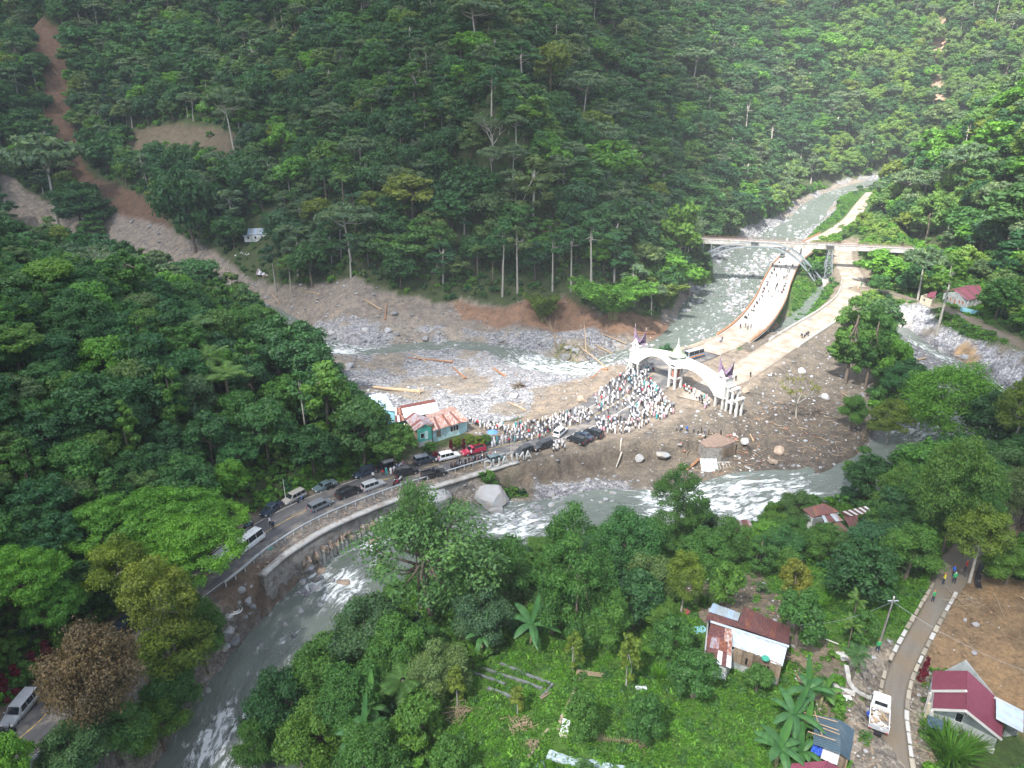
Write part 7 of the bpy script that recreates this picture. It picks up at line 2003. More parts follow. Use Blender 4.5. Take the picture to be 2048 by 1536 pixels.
# ---------------------------------------------------------------- letters standing on the wall
sg = empty('letter_sign', W(975, 930, 0), 0, 'row of tall white standing letters on the road edge above the river', 'sign')
def glyph(ch):
 cu = bpy.data.curves.new('letter', 'FONT'); cu.body = ch; cu.size = 2.6; cu.extrude = .14; cu.align_x = 'CENTER'
 o = bpy.data.objects.new('letter_tmp', cu); COL.objects.link(o); bpy.context.view_layer.update()
 me = bpy.data.meshes.new_from_object(o.evaluated_get(bpy.context.evaluated_depsgraph_get())); bpy.data.objects.remove(o); me.materials.clear(); me.materials.append(M['letter_paint']); return me
for ch, u, v in (('D', 976, 938), ('U', 993, 934), ('A', 1010, 929), ('L', 1027, 925), ('M', 1040, 922), ('A', 1056, 918)):
 p = W(u, v, 0) ; d = Vector(W(1056, 918, 0)) - Vector(W(976, 938, 0)); az = math.atan2(d.y, d.x)
 o = link('letter', glyph(ch), sg, Vector(p) - sg.location + Vector((0, 0, .1)), (math.pi / 2, 0, az))
# ---------------------------------------------------------------- vehicles
def loft(mb, st, m=0):
 """st: list of (x, [(y,z)...]) half profiles from the bottom centre to the top centre, mirrored"""
 rings = []
 for x, pr in st:
  b = len(mb.v); full = [(y, z) for y, z in pr] + [(-y, z) for y, z in reversed(pr)]
  for y, z in full: mb.v.append((x, y, z))
  rings.append((b, len(full)))
 for (a, n), (b, _) in zip(rings[:-1], rings[1:]):
  for k in range(n): mb.f.append((a + k, a + (k + 1) % n, b + (k + 1) % n, b + k)); mb.m.append(m)
 mb.f.append(tuple(range(rings[0][0], rings[0][0] + rings[0][1]))[::-1]); mb.m.append(m)
 mb.f.append(tuple(range(rings[-1][0], rings[-1][0] + rings[-1][1]))); mb.m.append(m)
_wt = MB(); _wt.tube([(0, -.1, 0), (0, .1, 0)], .33, 14); WT = _wt.mesh('tyre', M['rubber'])
_wr = MB(); _wr.tube([(0, -.11, 0), (0, .115, 0)], .2, 10); WR = _wr.mesh('rim', M['rim'])
CARS = {'mpv': (4.5, 1.74, 1.66), 'suv': (4.7, 1.84, 1.78), 'sedan': (4.5, 1.74, 1.44), 'hatch': (3.8, 1.68, 1.5), 'pickup': (5.1, 1.82, 1.75), 'minibus': (5.4, 1.9, 2.25), 'coach': (6.6, 2.1, 2.6)}
def car(kind, u0, v0, u1, v1, paint, label, group='cars parked along the road', cat='car', z=None, roofm=None):
 """u0,v0 -> u1,v1: ground line from tail to nose in the photo"""
 a = P3((u0, v0, z)) if z is not None else GS(u0, v0); b = P3((u1, v1, z)) if z is not None else GS(u1, v1)
 az = math.atan2(b.y - a.y, b.x - a.x); c = (a + b) / 2
 L, Wd, Hh = CARS[kind]; w = Wd / 2
 e = empty('car' if cat == 'car' else cat.replace(' ', '_'), c, az, label, cat, group)
 e.location.z = c.z + .02
 P = M['p_' + paint]
 hood = {'mpv': .26, 'suv': .28, 'sedan': .3, 'hatch': .26, 'pickup': .3, 'minibus': .08, 'coach': .02}[kind]
 boot = {'mpv': .02, 'suv': .02, 'sedan': .2, 'hatch': .03, 'pickup': .42, 'minibus': .01, 'coach': .01}[kind]
 belt = {'minibus': 1.15, 'coach': 1.3}.get(kind, .92 if kind not in ('suv', 'pickup') else 1.02)
 x0, x1 = -L / 2, L / 2
 mb = MB()
 def pr(wb, zt): return [(wb * .92, .28), (wb, .5), (wb, zt * .8), (wb * .93, zt)]
 xh = x1 - hood * L; zh = belt * (.86 if hood > .1 else 1)
 st = [(x0, pr(w * .9, belt * .94)), (x0 + .12, pr(w * .97, belt)), (x0 + L * .3, pr(w, belt)), (xh, pr(w, belt)), (x1 - .35, pr(w * .95, zh)), (x1 - .06, pr(w * .84, zh * .84)), (x1, pr(w * .78, zh * .72))]
 loft(mb, st); mb.build('body', P, e, smooth_=False)
 if kind == 'pickup':
  bx0, bx1 = x0 + .05, x0 + boot * L
  m2 = MB(); m2.box(((bx0 + bx1) / 2, 0, belt + .02), (bx1 - bx0, Wd * .84, .04)); m2.build('load_bed', M['black'], e)
  for sy in (-1, 1): m2 = MB(); m2.box(((bx0 + bx1) / 2, sy * w * .93, belt + .16), (bx1 - bx0, .07, .34)); m2.build('bed_side', P, e)
  m2 = MB(); m2.box((bx0, 0, belt + .16), (.07, Wd * .88, .34)); m2.build('tailgate', P, e)
 # cabin
 c0 = x0 + boot * L + (.02 if boot < .1 else 0); c1 = xh + .12
 fr, rr = (.62 if kind not in ('minibus', 'coach') else .28), (.18 if boot < .1 else .5)
 g = lambda x, k, z: (x, [(w * .93 * k, belt - .02), (w * .86 * k, belt + (z - belt) * .5), (w * .78 * k, z - .05), (w * .66 * k, z)])
 mb = MB(); loft(mb, [(c0, [(w * .9, belt - .02), (w * .9, belt), (w * .88, belt + .02), (w * .6, belt + .03)]), g(c0 + rr, 1, Hh - .03), g((c0 + c1) / 2, 1.01, Hh), g(c1 - fr, 1, Hh - .04), (c1, [(w * .88, belt - .02), (w * .88, belt), (w * .86, belt + .02), (w * .55, belt + .03)])])
 mb.build('cabin', M['p_' + roofm] if roofm else P, e)
 # glass, a little proud of the cabin
 def glassq(pts, nm): m3 = MB(); m3.face(pts); m3.build(nm, M['glass'], e)
 z1, z2 = belt + .06, Hh - .12
 fz = lambda z, a, b: a + (b - a) * (z - belt) / (Hh - belt)
 glassq([(fz(z1, c1, c1 - fr) + .03, -w * .8, z1), (fz(z1, c1, c1 - fr) + .03, w * .8, z1), (fz(z2, c1, c1 - fr) + .03, w * .68, z2), (fz(z2, c1, c1 - fr) + .03, -w * .68, z2)], 'windscreen')
 glassq([(fz(z1, c0, c0 + rr) - .03, w * .8, z1), (fz(z1, c0, c0 + rr) - .03, -w * .8, z1), (fz(z2, c0, c0 + rr) - .03, -w * .68, z2), (fz(z2, c0, c0 + rr) - .03, w * .68, z2)], 'rear_window')
 nwin = 3 if kind in ('mpv', 'suv', 'minibus', 'coach') else 2
 for sy in (-1, 1):
  xa, xb = c0 + rr * .7, c1 - fr * .55
  for i in range(nwin):
   p0 = xa + (xb - xa) * i / nwin + .05; p1 = xa + (xb - xa) * (i + 1) / nwin - .03
   q0 = max(p0, c0 + rr * 1.05); q1 = min(p1, c1 - fr * 1.0)
   yb, yt = sy * (w * .925 + .02), sy * (w * .81 + .02)
   glassq([(p0, yb, z1), (p1, yb, z1), (q1, yt, z2), (q0, yt, z2)], 'side_window')
 for sx in (-1, 1):
  for sy in (-1, 1):
   r = 1.0 if kind not in ('suv', 'pickup') else 1.1
   wt = link('wheel', WT, e, (sx * L * .31, sy * (w - .12), .33 * r), None, r); link('rim', WR, wt)
 for sy in (-1, 1):
  m3 = MB(); m3.box((x1 - .06, sy * w * .66, zh * .74), (.14, .32, .16)); m3.build('headlight', M['lamp'], e)
  m3 = MB(); m3.box((x0 + .02, sy * w * .8, belt * .8), (.1, .2, .3)); m3.build('taillight', M['tail'], e)
  m3 = MB(); m3.box((xh - .1, sy * (w + .1), belt + .06), (.12, .2, .14)); m3.build('mirror', P, e)
 return e
car('mpv', 66, 1404, 22, 1448, 'silver', 'silver people carrier parked alone at the lower left of the road')
car('sedan', 560, 1010, 526, 1036, 'navy', 'dark car half under the trees at the head of the row')
car('mpv', 606, 992, 571, 1009, 'champagne', 'champagne silver people carrier parked on the hill side')
car('sedan', 668, 971, 633, 984, 'teal', 'grey-green saloon parked on the hill side')
car('mpv', 748, 944, 711, 957, 'navy', 'dark blue people carrier parked on the hill side')
car('mpv', 789, 934, 752, 944, 'black', 'long black people carrier parked behind the group in white')
car('mpv', 622, 1024, 660, 1008, 'grey', 'dark grey people carrier nearest the guard rail')
car('suv', 679, 998, 716, 984, 'black', 'black off-roader beside the guard rail')
car('mpv', 728, 982, 765, 970, 'silver', 'silver people carrier beside the guard rail')
car('suv', 795, 955, 832, 945, 'black', 'black off-roader standing in the middle of the road')
car('pickup', 850, 957, 888, 948, 'black', 'black pickup beside the guard rail behind the motorbikes')
car('suv', 832, 930, 868, 920, 'navy', 'dark blue car with grey roof next to the white car', roofm='grey')
car('mpv', 880, 921, 916, 913, 'white', 'white people carrier by the crimson bushes')
car('pickup', 965, 903, 928, 910, 'red', 'bright red pickup with its doors open')
car('hatch', 975, 927, 1008, 917, 'teal', 'greenish car with pale bonnet beside the standing letters')
car('mpv', 1063, 902, 1030, 914, 'black', 'black people carrier behind the standing letters')
car('suv', 1102, 892, 1069, 903, 'black', 'black off-roader right of the standing letters')
car('mpv', 1112, 876, 1129, 861, 'white', 'white people carrier pointing into the crowd', z=0)
car('mpv', 1166, 889, 1140, 880, 'black', 'nearest of the three black cars beside the crowd', z=0)
car('sedan', 1180, 881, 1155, 872, 'navy', 'middle of the three dark cars beside the crowd', z=0)
car('suv', 1200, 876, 1172, 867, 'black', 'black off-roader farthest into the crowd', z=0)
car('minibus', 483, 1104, 518, 1080, 'white', 'front white minibus under the bright feathery tree', 'white minibuses', 'minibus')
car('minibus', 428, 1142, 466, 1114, 'white', 'rear white minibus mostly under the tree', 'white minibuses', 'minibus')
car('suv', 255, 1262, 228, 1284, 'navy', 'dark car glimpsed through the trees on the left road')
bus = car('coach', 1380, 718, 1394, 714, 'blue', 'light blue bus with an orange stripe behind the gateway', None, 'bus', z=.1, roofm='silver')
mb = MB(); mb.box((0, -1.08, .95), (5.6, .04, .35)); mb.build('stripe', M['p_orange'], bus)
# small lorry in the village
tr = empty('lorry', W(1756, 1438, 8.05), 0, 'small white lorry loaded with rubble and planks parked by the village path', 'lorry')
_a, _b = Vector(W(1754, 1452, 8)), Vector(W(1757, 1412, 8)); tr.rotation_euler[2] = math.atan2(_b.y - _a.y, _b.x - _a.x)
mb = MB(); w = .86
loft(mb, [(.55, [(w, .55), (w, 1.2), (w * .93, 1.95), (w * .8, 2.0)]), (1.6, [(w, .5), (w, 1.2), (w * .92, 1.92), (w * .8, 1.98)]), (2.1, [(w, .45), (w, 1.15), (w * .9, 1.3), (w * .8, 1.34)]), (2.25, [(w * .95, .5), (w * .95, .9), (w * .9, 1.1), (w * .8, 1.15)])]); mb.build('cab', M['p_white'], tr)
mb = MB(); mb.face([(2.12, -.7, 1.36), (2.12, .7, 1.36), (1.66, .66, 1.9), (1.66, -.66, 1.9)]); mb.build('windscreen', M['glass'], tr)
mb = MB(); mb.face([(.53, -.6, 1.3), (.53, .6, 1.3), (.53, .56, 1.75), (.53, -.56, 1.75)]); mb.build('rear_window', M['glass'], tr)
for sy in (-1, 1): mb = MB(); mb.face([(.8, sy * .875, 1.2), (1.75, sy * .875, 1.2), (1.55, sy * .83, 1.75), (.85, sy * .83, 1.75)]); mb.build('side_window', M['glass'], tr)
mb = MB(); mb.box((-.9, 0, .72), (2.8, 1.74, .1)); mb.build('load_bed', M['concrete_dark'], tr)
for sy in (-1, 1): mb = MB(); mb.box((-.9, sy * .87, 1.0), (2.8, .06, .55)); mb.build('bed_side', M['p_white'], tr)
mb = MB(); mb.box((-2.3, 0, 1.0), (.06, 1.74, .55)); mb.build('tailgate', M['p_silver'], tr)
mb = MB(); mb.box((-.6, 0, .5), (4.2, .7, .2)); mb.build('chassis', M['black'], tr)
for sx in (1.35, -1.5):
 for sy in (-1, 1): wt = link('wheel', WT, tr, (sx, sy * .74, .33)); link('rim', WR, wt)
for sy in (-1, 1):
 mb = MB(); mb.box((2.24, sy * .62, .85), (.06, .26, .16)); mb.build('headlight', M['lamp'], tr); mb = MB(); mb.box((-2.34, sy * .75, .75), (.05, .18, .12)); mb.build('taillight', M['tail'], tr)
mb = MB(); r2 = random.Random(5)
for i in range(46):
 x, y, z = r2.uniform(-2.1, .3), r2.uniform(-.7, .7), r2.uniform(.85, 1.25); a = r2.uniform(0, 3)
 mb.box((x, y, z), (r2.uniform(.15, .9), r2.uniform(.08, .3), r2.uniform(.04, .2)), m=r2.randrange(4), rz=a)
o = mb.build('rubble_load', [M['deadwood'], M['concrete'], M['straw'], M['plastic_white']], None, loc=tr.location, rot=tr.rotation_euler); tag(o, 'mixed load of rubble, planks and sacks heaped in the white lorry', 'rubble', kind='stuff')
mb = MB()
for i in range(5): mb.box((-.9 + .15 * i, .95 + .06 * (i % 2), 1.0 - .1 * i), (.3, .12, .4), rz=.3 * i, top=.6)
o = mb.build('blue_cloth', M['tarp_blue'], None, loc=tr.location, rot=tr.rotation_euler); tag(o, 'bright blue cloth hanging over the left side of the lorry', 'cloth')
# motorbikes
def bike_meshes(pm):
 mb = MB()
 mb.beam((-.45, 0, .62), (.25, 0, .55), .24, .2, 0); mb.beam((.25, 0, .5), (.5, 0, .95), .2, .16, 0); mb.beam((-.7, 0, .78), (.0, 0, .76), .26, .1, 1); mb.beam((.5, 0, .95), (.62, 0, .3), .08, .08, 1)
 mb.beam((.42, -.33, 1.02), (.42, .33, 1.02), .05, .05, 1); mb.beam((-.2, 0, .3), (.1, 0, .5), .22, .3, 1); mb.box((.56, 0, .9), (.12, .2, .2), 2); mb.beam((-.85, 0, .7), (-.4, 0, .62), .12, .1, 0)
 body = mb.mesh('body', [pm, M['black'], M['lamp']])
 mb = MB(); mb.tube([(0, -.05, 0), (0, .05, 0)], .28, 10); wh = mb.mesh('wheel', M['rubber'])
 return body, wh
BK = [bike_meshes(M['p_' + c]) for c in ('black', 'red', 'white', 'blue')]
NB = [0]
def bike(p, az, label, group):
 b, w_ = BK[NB[0] % 4]; NB[0] += 1
 e = empty('motorbike', p, az, label, 'motorbike', group); link('body', b, e); link('wheel', w_, e, (.62, 0, .28)); link('wheel', w_, e, (-.6, 0, .28)); return e
CN = ['black', 'red', 'white', 'blue']
def roadpt(L, sfrac, off, dz=0.02):
 c, t, n, s = L; i = int(sfrac * (len(c) - 1)); return Vector((c[i, 0] + n[i, 0] * off, c[i, 1] + n[i, 1] * off, c[i, 2] + dz)), math.atan2(t[i, 1], t[i, 0])
rmN = resample(ROAD_MAIN, 1.0)
def near_u(L, u): uu_, _, _ = proj(L[0][:, 0], L[0][:, 1], L[0][:, 2]); return int(np.argmin(np.abs(uu_ - u)))
for i, u in enumerate(np.linspace(893, 972, 15)):
 k = near_u(rmN, u); p, az = roadpt(rmN, k / (len(rmN[0]) - 1), -3.3 + rnd.uniform(-.2, .2)); bike(p, az + 1.2 + rnd.uniform(-.2, .2), CN[NB[0] % 4] + ' motorbike in the row along the guard rail by the letters', 'motorbikes along the guard rail')
for u, off, lb in ((620, 3.2, 'between the champagne and grey-green cars'), (682, 3.3, 'behind the grey-green saloon'), (780, -3.0, 'in front of the silver people carrier'), (790, -2.2, 'fallen in behind the silver people carrier'), (530, 3.4, 'at the edge of the trees'), (796, 1.9, 'beside the group in white')):
 k = near_u(rmN, u); p, az = roadpt(rmN, k / (len(rmN[0]) - 1), off); bike(p, az + rnd.uniform(-.5, .5), CN[NB[0] % 4] + ' motorbike ' + lb, 'motorbikes on the road')
for i in range(3):
 p = GS(95 + i * 9, 1385 - i * 7); bike(p, .6, CN[NB[0] % 4] + ' motorbike parked by the brown tree', 'motorbikes by the brown tree')
p = GS(14, 1470); bike(p, .6, 'motorbike at the lower left corner of the road', 'motorbikes by the brown tree')
brs = resample(BRIDGE_CL, 1.0)
def near_v(L, v): _, vv_, _ = proj(L[0][:, 0], L[0][:, 1], L[0][:, 2]); return int(np.argmin(np.abs(vv_ - v)))
for i, v in enumerate(np.linspace(528, 640, 16)):
 k = near_v(brs, v); p, az = roadpt(brs, k / (len(brs[0]) - 1), 3.3 + rnd.uniform(-.3, .3), .05); bike(p, az + rnd.uniform(-.3, .3) + (.6 if i % 2 else 0), CN[NB[0] % 4] + ' motorbike on the river side of the curved bridge', 'motorbikes on the curved bridge')
for i, v in enumerate(np.linspace(532, 585, 9)):
 k = near_v(brs, v); p, az = roadpt(brs, k / (len(brs[0]) - 1), -2.6 + rnd.uniform(-.9, .6), .05); bike(p, az + rnd.uniform(-.4, .4), CN[NB[0] % 4] + ' motorbike on the hill side of the curved bridge', 'motorbikes on the curved bridge')
for u, v in ((1603, 671), (1609, 674), (1613, 670)): p = W(u, v, .35); bike(Vector(p), .9, CN[NB[0] % 4] + ' motorbike in the little group on the side road', 'motorbikes on the side road')
car('mpv', 1560, 517, 1570, 509, 'teal', 'grey-green car on the curved bridge under the steel arch', 'cars on the curved bridge', z=2.0)
# ---------------------------------------------------------------- people
skin = surf('skin', (.3, .17, .11), (.26, .15, .1), 4, .6)
def person_mesh(robe, pose, hat):
 me = bpy.data.meshes.new('p'); sw = .06 if pose else 0
 V = [(0, 0, .95), (0, 0, 1.15), (0, 0, 1.38), (0, 0, 1.5), (0, .01, 1.63), (0, .01, 1.72),       # 0..5 pelvis to head
   (0, .19, 1.4), (0, .24, 1.14), (.06, .25, .92), (.1, .24, .82), (0, -.19, 1.4), (.02, -.24, 1.14), (.1, -.23, .93), (.16, -.22, .84),   # arms 6..13
   (0, .1, .9), (sw, .11, .5), (sw * .4, .12, .1), (sw + .12, .12, .04), (0, -.1, .9), (-sw, -.11, .5), (-sw * 2, -.12, .1), (-sw * 2 + .13, -.12, .04)]
 E_ = [(0, 1), (1, 2), (2, 3), (3, 4), (4, 5), (2, 6), (6, 7), (7, 8), (8, 9), (2, 10), (10, 11), (11, 12), (12, 13), (0, 14), (14, 15), (15, 16), (16, 17), (0, 18), (18, 19), (19, 20), (20, 21)]
 R_ = [.14, .15, .16, .06, .1, .085, .075, .055, .045, .045, .075, .055, .045, .045, .1, .075, .05, .045, .1, .075, .05, .045]
 if robe: R_[14] = R_[18] = .14; R_[15] = R_[19] = .15; R_[16] = R_[20] = .15
 me.from_pydata(V, E_, []); o = bpy.data.objects.new('ptmp', me); COL.objects.link(o)
 md = o.modifiers.new('s', 'SKIN'); sv = me.skin_vertices[0].data
 for i, r in enumerate(R_): sv[i].radius = (r, r * (1.0 if i not in (4, 5) else .95)); sv[i].use_root = (i == 0)
 sb = o.modifiers.new('d', 'SUBSURF'); sb.levels = 1; sb.render_levels = 1
 bpy.context.view_layer.update()
 m2 = bpy.data.meshes.new_from_object(o.evaluated_get(bpy.context.evaluated_depsgraph_get())); bpy.data.objects.remove(o)
 m2.materials.clear()
 for _ in range(5): m2.materials.append(skin)
 # 0 skin, 1 top, 2 trousers or skirt, 3 hair or scarf, 4 shoes
 n = len(m2.polygons); mi = []
 for p in m2.polygons:
  x, y, z = p.center
  if z > 1.5: mi.append(3 if (z > 1.66 or x < -.0 or (hat == 2 and abs(y) > .07)) else 0)
  elif z > (.42 if robe else .93) : mi.append(0 if (abs(y) > .19 and z < .92) else 1)
  elif z > .09: mi.append(0 if (abs(y) > .19 and z > .75) else 2)
  else: mi.append(4)
 m2.polygons.foreach_set('material_index', mi)
 m2.polygons.foreach_set('use_smooth', [True] * n)
 return m2
cloth = {}
def cl(n, c):
 if n not in cloth: cloth[n] = surf('cloth_' + n, c, tuple(x * .85 for x in c), 5, .8)
 return cloth[n]
COLS = dict(white=(.62, .62, .63), offwhite=(.5, .49, .46), paleblue=(.5, .58, .7), navy=(.03, .04, .08), black=(.02, .02, .025), grey=(.2, .2, .22), red=(.55, .04, .05), teal=(.04, .3, .32), green=(.05, .35, .12),
   orange=(.75, .2, .04), yellow=(.7, .6, .05), blue=(.03, .12, .5), pink=(.65, .3, .35), brown=(.16, .1, .07))
for k_, c_ in COLS.items(): cl(k_, c_)
PB = {}
def pbase(robe, pose, hat, top, low, hair):
 key = (robe, pose, hat, top, low, hair)
 if key not in PB:
  bk = ('b', robe, pose, hat)
  if bk not in PB: PB[bk] = person_mesh(robe, pose, hat)
  me = PB[bk].copy(); me.name = 'person'
  for i_, m_ in enumerate((skin, cloth[top], cloth[low], cloth[hair], cloth['black'])): me.materials[i_] = m_
  PB[key] = me
 return PB[key]
def person(p, az, label, group, top='white', low='black', hair='black', robe=0, pose=0, hat=0, sc=1.0):
 o = link('person', pbase(robe, pose, hat, top, low, hair), None, p, (0, 0, az), sc); return tag(o, label, 'person', group)
NCROWD = []
def crowd(poly, n, group, where, seed, mix, face=None, sc=1.0, z=None, single=1.0, mind=.75):
 rs = random.Random(seed); P = [tuple(W(u, v, z if z is not None else 0)[:2]) for u, v in poly]
 xs = [p[0] for p in P]; ys2 = [p[1] for p in P]; got = []; tr_ = 0
 while len(got) < n and tr_ < n * 60:
  tr_ += 1; x, y = rs.uniform(min(xs), max(xs)), rs.uniform(min(ys2), max(ys2))
  if not inpoly(np.array([x]), np.array([y]), P)[0]: continue
  if any((x - a) ** 2 + (y - b) ** 2 < mind ** 2 for a, b in got): continue
  if any(abs(x - q.x) < 2.4 and abs(y - q.y) < 2.4 and (x - q.x) ** 2 + (y - q.y) ** 2 < 5 for q in CARLOC): continue
  got.append((x, y))
 for x, y in got:
  top, low, hair, robe = mix[rs.randrange(len(mix))]
  zz = float(hs(x, y)); zz = max(zz, z if z is not None else -.02) if z is not None else zz
  dM, _, (zr, hw) = dline(np.array([x]), np.array([y]), ROAD_MAIN)
  if dM[0] < hw[0]: zz = float(zr[0])
  az = (face if face is not None else rs.uniform(0, 6.28)) + rs.gauss(0, .5); s_ = rs.uniform(.8, .95)
  if rs.random() < single:
   nm = {'white': 'white', 'offwhite': 'cream', 'paleblue': 'pale blue'}.get(top, top)
   lb = ('person in long %s robe and %s headcover %s' % (nm, {'black': 'dark', 'white': 'white'}.get(hair, hair), where)) if robe else ('person in %s top and %s trousers %s' % (nm, low, where))
   person((x, y, zz), az, lb, group, top, low, hair, robe, rs.randrange(2), 2 if robe else 0, s_)
  else: NCROWD.append((x, y, zz, az, s_, top, low, hair, robe))
CARLOC = [o.location.copy() for o in bpy.data.objects if o.type == 'EMPTY' and o.name.split('.')[0] in ('car', 'minibus')]
WM = [('white', 'black', 'black', 0)] * 6 + [('white', 'white', 'white', 1)] * 4 + [('white', 'navy', 'black', 0)] * 3 + [('white', 'offwhite', 'white', 1)] * 2 + [('offwhite', 'black', 'black', 0)] * 2 + [('paleblue', 'black', 'black', 0), ('red', 'black', 'black', 0), ('teal', 'teal', 'white', 1), ('black', 'black', 'black', 0), ('navy', 'black', 'black', 0)]
WM += [('black', 'black', 'black', 0), ('grey', 'navy', 'black', 0), ('offwhite', 'grey', 'black', 0), ('paleblue', 'navy', 'black', 0), ('brown', 'black', 'black', 0), ('navy', 'navy', 'black', 0)]
WM += [('white', 'black', 'white', 0)] * 3 + [('pink', 'grey', 'white', 1)]
CR = 'crowd in white gathered before the gateway'
gz_ = math.radians(55)
crowd([(1248, 752), (1262, 742), (1290, 752), (1310, 775), (1352, 826), (1340, 832), (1290, 800), (1262, 775)], 150, CR, 'in the packed crowd before the gateway', 1, WM, gz_, single=.28, mind=.6)
crowd([(1290, 800), (1340, 832), (1330, 842), (1262, 838), (1255, 815)], 75, CR, 'at the right flank of the crowd', 2, WM, gz_, single=.3, mind=.62)
crowd([(1185, 800), (1212, 772), (1245, 752), (1285, 800), (1255, 815), (1200, 835)], 90, CR, 'in the looser left part of the crowd', 3, WM, gz_, single=.4, mind=.8)
crowd([(1190, 842), (1262, 838), (1300, 848), (1248, 868), (1196, 866)], 70, CR, 'at the crowd rear by the black cars', 4, WM, gz_, single=.5, mind=.75)
crowd([(1008, 858), (1090, 842), (1165, 820), (1185, 830), (1180, 845), (1125, 856), (1080, 880), (1012, 888)], 150, 'people in white moving along the wide road', 'on the wide road before the crowd', 5, WM, None, single=.5, mind=.75)
crowd([(932, 838), (1008, 845), (1010, 862), (985, 862), (940, 850)], 46, 'people standing behind the rust-roofed house', 'behind the rust-roofed house', 6, WM, None, single=.6, mind=.7)
crowd([(1362, 778), (1370, 775), (1416, 800), (1424, 818), (1410, 820), (1395, 800)], 26, 'line of people under the right arch', 'queuing under the right arch', 7, WM, gz_, single=1, mind=.7)
crowd([(1285, 738), (1305, 735), (1310, 746), (1288, 748)], 13, 'people under the left arch', 'under the left arch of the gateway', 8, WM, None, single=1, mind=.7)
crowd([(1352, 858), (1385, 862), (1445, 866), (1445, 872), (1400, 870), (1352, 864)], 14, 'people on the edge of the plaza above the ruin', 'on the edge above the ruin', 9, [('black', 'black', 'black', 0), ('white', 'black', 'black', 0), ('grey', 'black', 'black', 0), ('blue', 'black', 'black', 0)], None, single=1, mind=.9)
crowd([(845, 918), (832, 928), (868, 931), (880, 924), (900, 922), (880, 930)], 16, 'people beside the white and blue cars', 'beside the white and blue cars', 10, WM + [('pink', 'pink', 'white', 1)] * 3, None, single=1, mind=.6)
crowd([(762, 946), (798, 938), (806, 932), (810, 938), (800, 946), (765, 954)], 14, 'people beside the long black people carrier', 'by the long black people carrier', 11, WM + [('pink', 'pink', 'white', 1)] * 2, None, single=1, mind=.6)
crowd([(975, 885), (1010, 878), (1015, 890), (985, 895)], 12, 'people near the blue umbrella', 'near the blue umbrella', 12, [('white', 'white', 'white', 1), ('teal', 'teal', 'teal', 1), ('white', 'white', 'black', 1)], None, single=1, mind=.7)
crowd([(1095, 895), (1125, 888), (1130, 897), (1100, 905)], 10, 'people at the broken road edge', 'at the broken road edge', 13, WM, None, single=1, mind=.7)
crowd([(900, 935), (985, 914), (975, 922), (905, 942)], 14, 'riders standing by the row of motorbikes', 'by the row of motorbikes', 14, [('black', 'black', 'black', 0), ('navy', 'black', 'black', 0), ('grey', 'black', 'black', 0), ('brown', 'black', 'black', 0)], None, single=1, mind=.8)
rsb = random.Random(99)
for i in range(24):
 v = rsb.uniform(530, 600) if i < 18 else rsb.uniform(640, 690); k = near_v(brs, v); p, az = roadpt(brs, k / (len(brs[0]) - 1), rsb.uniform(-3.2, 3.0), .03)
 t_ = rsb.choice(['black', 'navy', 'grey', 'white', 'black', 'brown']); person(p, rsb.uniform(0, 6), 'person in %s clothes on the %s part of the curved bridge' % (t_, 'middle' if i < 18 else 'near'), 'people on the curved bridge', t_, 'black', 'black', 0, rsb.randrange(2))
for u, v, z, top, hair, lb in ((1886, 1168, 9, 'yellow', 'orange', 'worker in yellow vest and orange helmet at the left side of the path'), (1907, 1166, 9, 'green', 'white', 'worker in green vest and white helmet in the middle of the path'), (1905, 1152, 9, 'blue', 'orange', 'worker in blue overalls and orange helmet on the path'),
       (1930, 1142, 9.1, 'red', 'orange', 'person in dark red with an orange helmet highest on the path'), (1865, 1203, 8.8, 'green', 'orange', 'worker in green top and orange helmet on the left kerb'), (1754, 1303, 8.2, 'green', 'orange', 'worker in green top and orange helmet beside the utility pole')):
 p = P3((u, v, z)); p.z = max(p.z, float(hs(p.x, p.y))); person(p, rsb.uniform(0, 6), lb, 'workers on the village path', top, 'navy', hair, 0, 1)
for u, v, lb, t_ in ((541, 1052, 'person in white shirt walking on the empty lane behind the minibuses', 'white'), (547, 1060, 'person in dark clothes on the centre line behind the minibuses', 'navy'), (747, 960, 'person in white top and black trousers crossing the road', 'white'), (940, 905, 'person in white beside the red pickup', 'white'), (106, 1400, 'person in pale blue shirt by the brown tree', 'paleblue'),
      (112, 1404, 'person in dark clothes by the brown tree', 'black'), (943, 914, 'person in a long white robe in front of the red pickup', 'white')):
 p = GS(u, v); person(p + Vector((0, 0, .12)), rsb.uniform(0, 6), lb, 'people walking on the road', t_, 'black', 'black', 0, 1)
for u, v, z, lb in ((1722, 573, 2.9, 'person in green behind the traffic barriers'), (1471, 762, 0, 'lone dark figure on the side road nearest the gateway'), (1500, 757, -.4, 'dark figure at the edge of the mud by the side road'), (1604, 676, .3, 'person next to the motorbikes on the side road'), (1616, 672, .3, 'person right of the motorbikes on the side road')):
 p = P3((u, v, z)); p.z = max(p.z, float(hs(p.x, p.y))); person(p, rsb.uniform(0, 6), lb, None, 'green' if 'green' in lb else 'black', 'black', 'black', 0, 1)
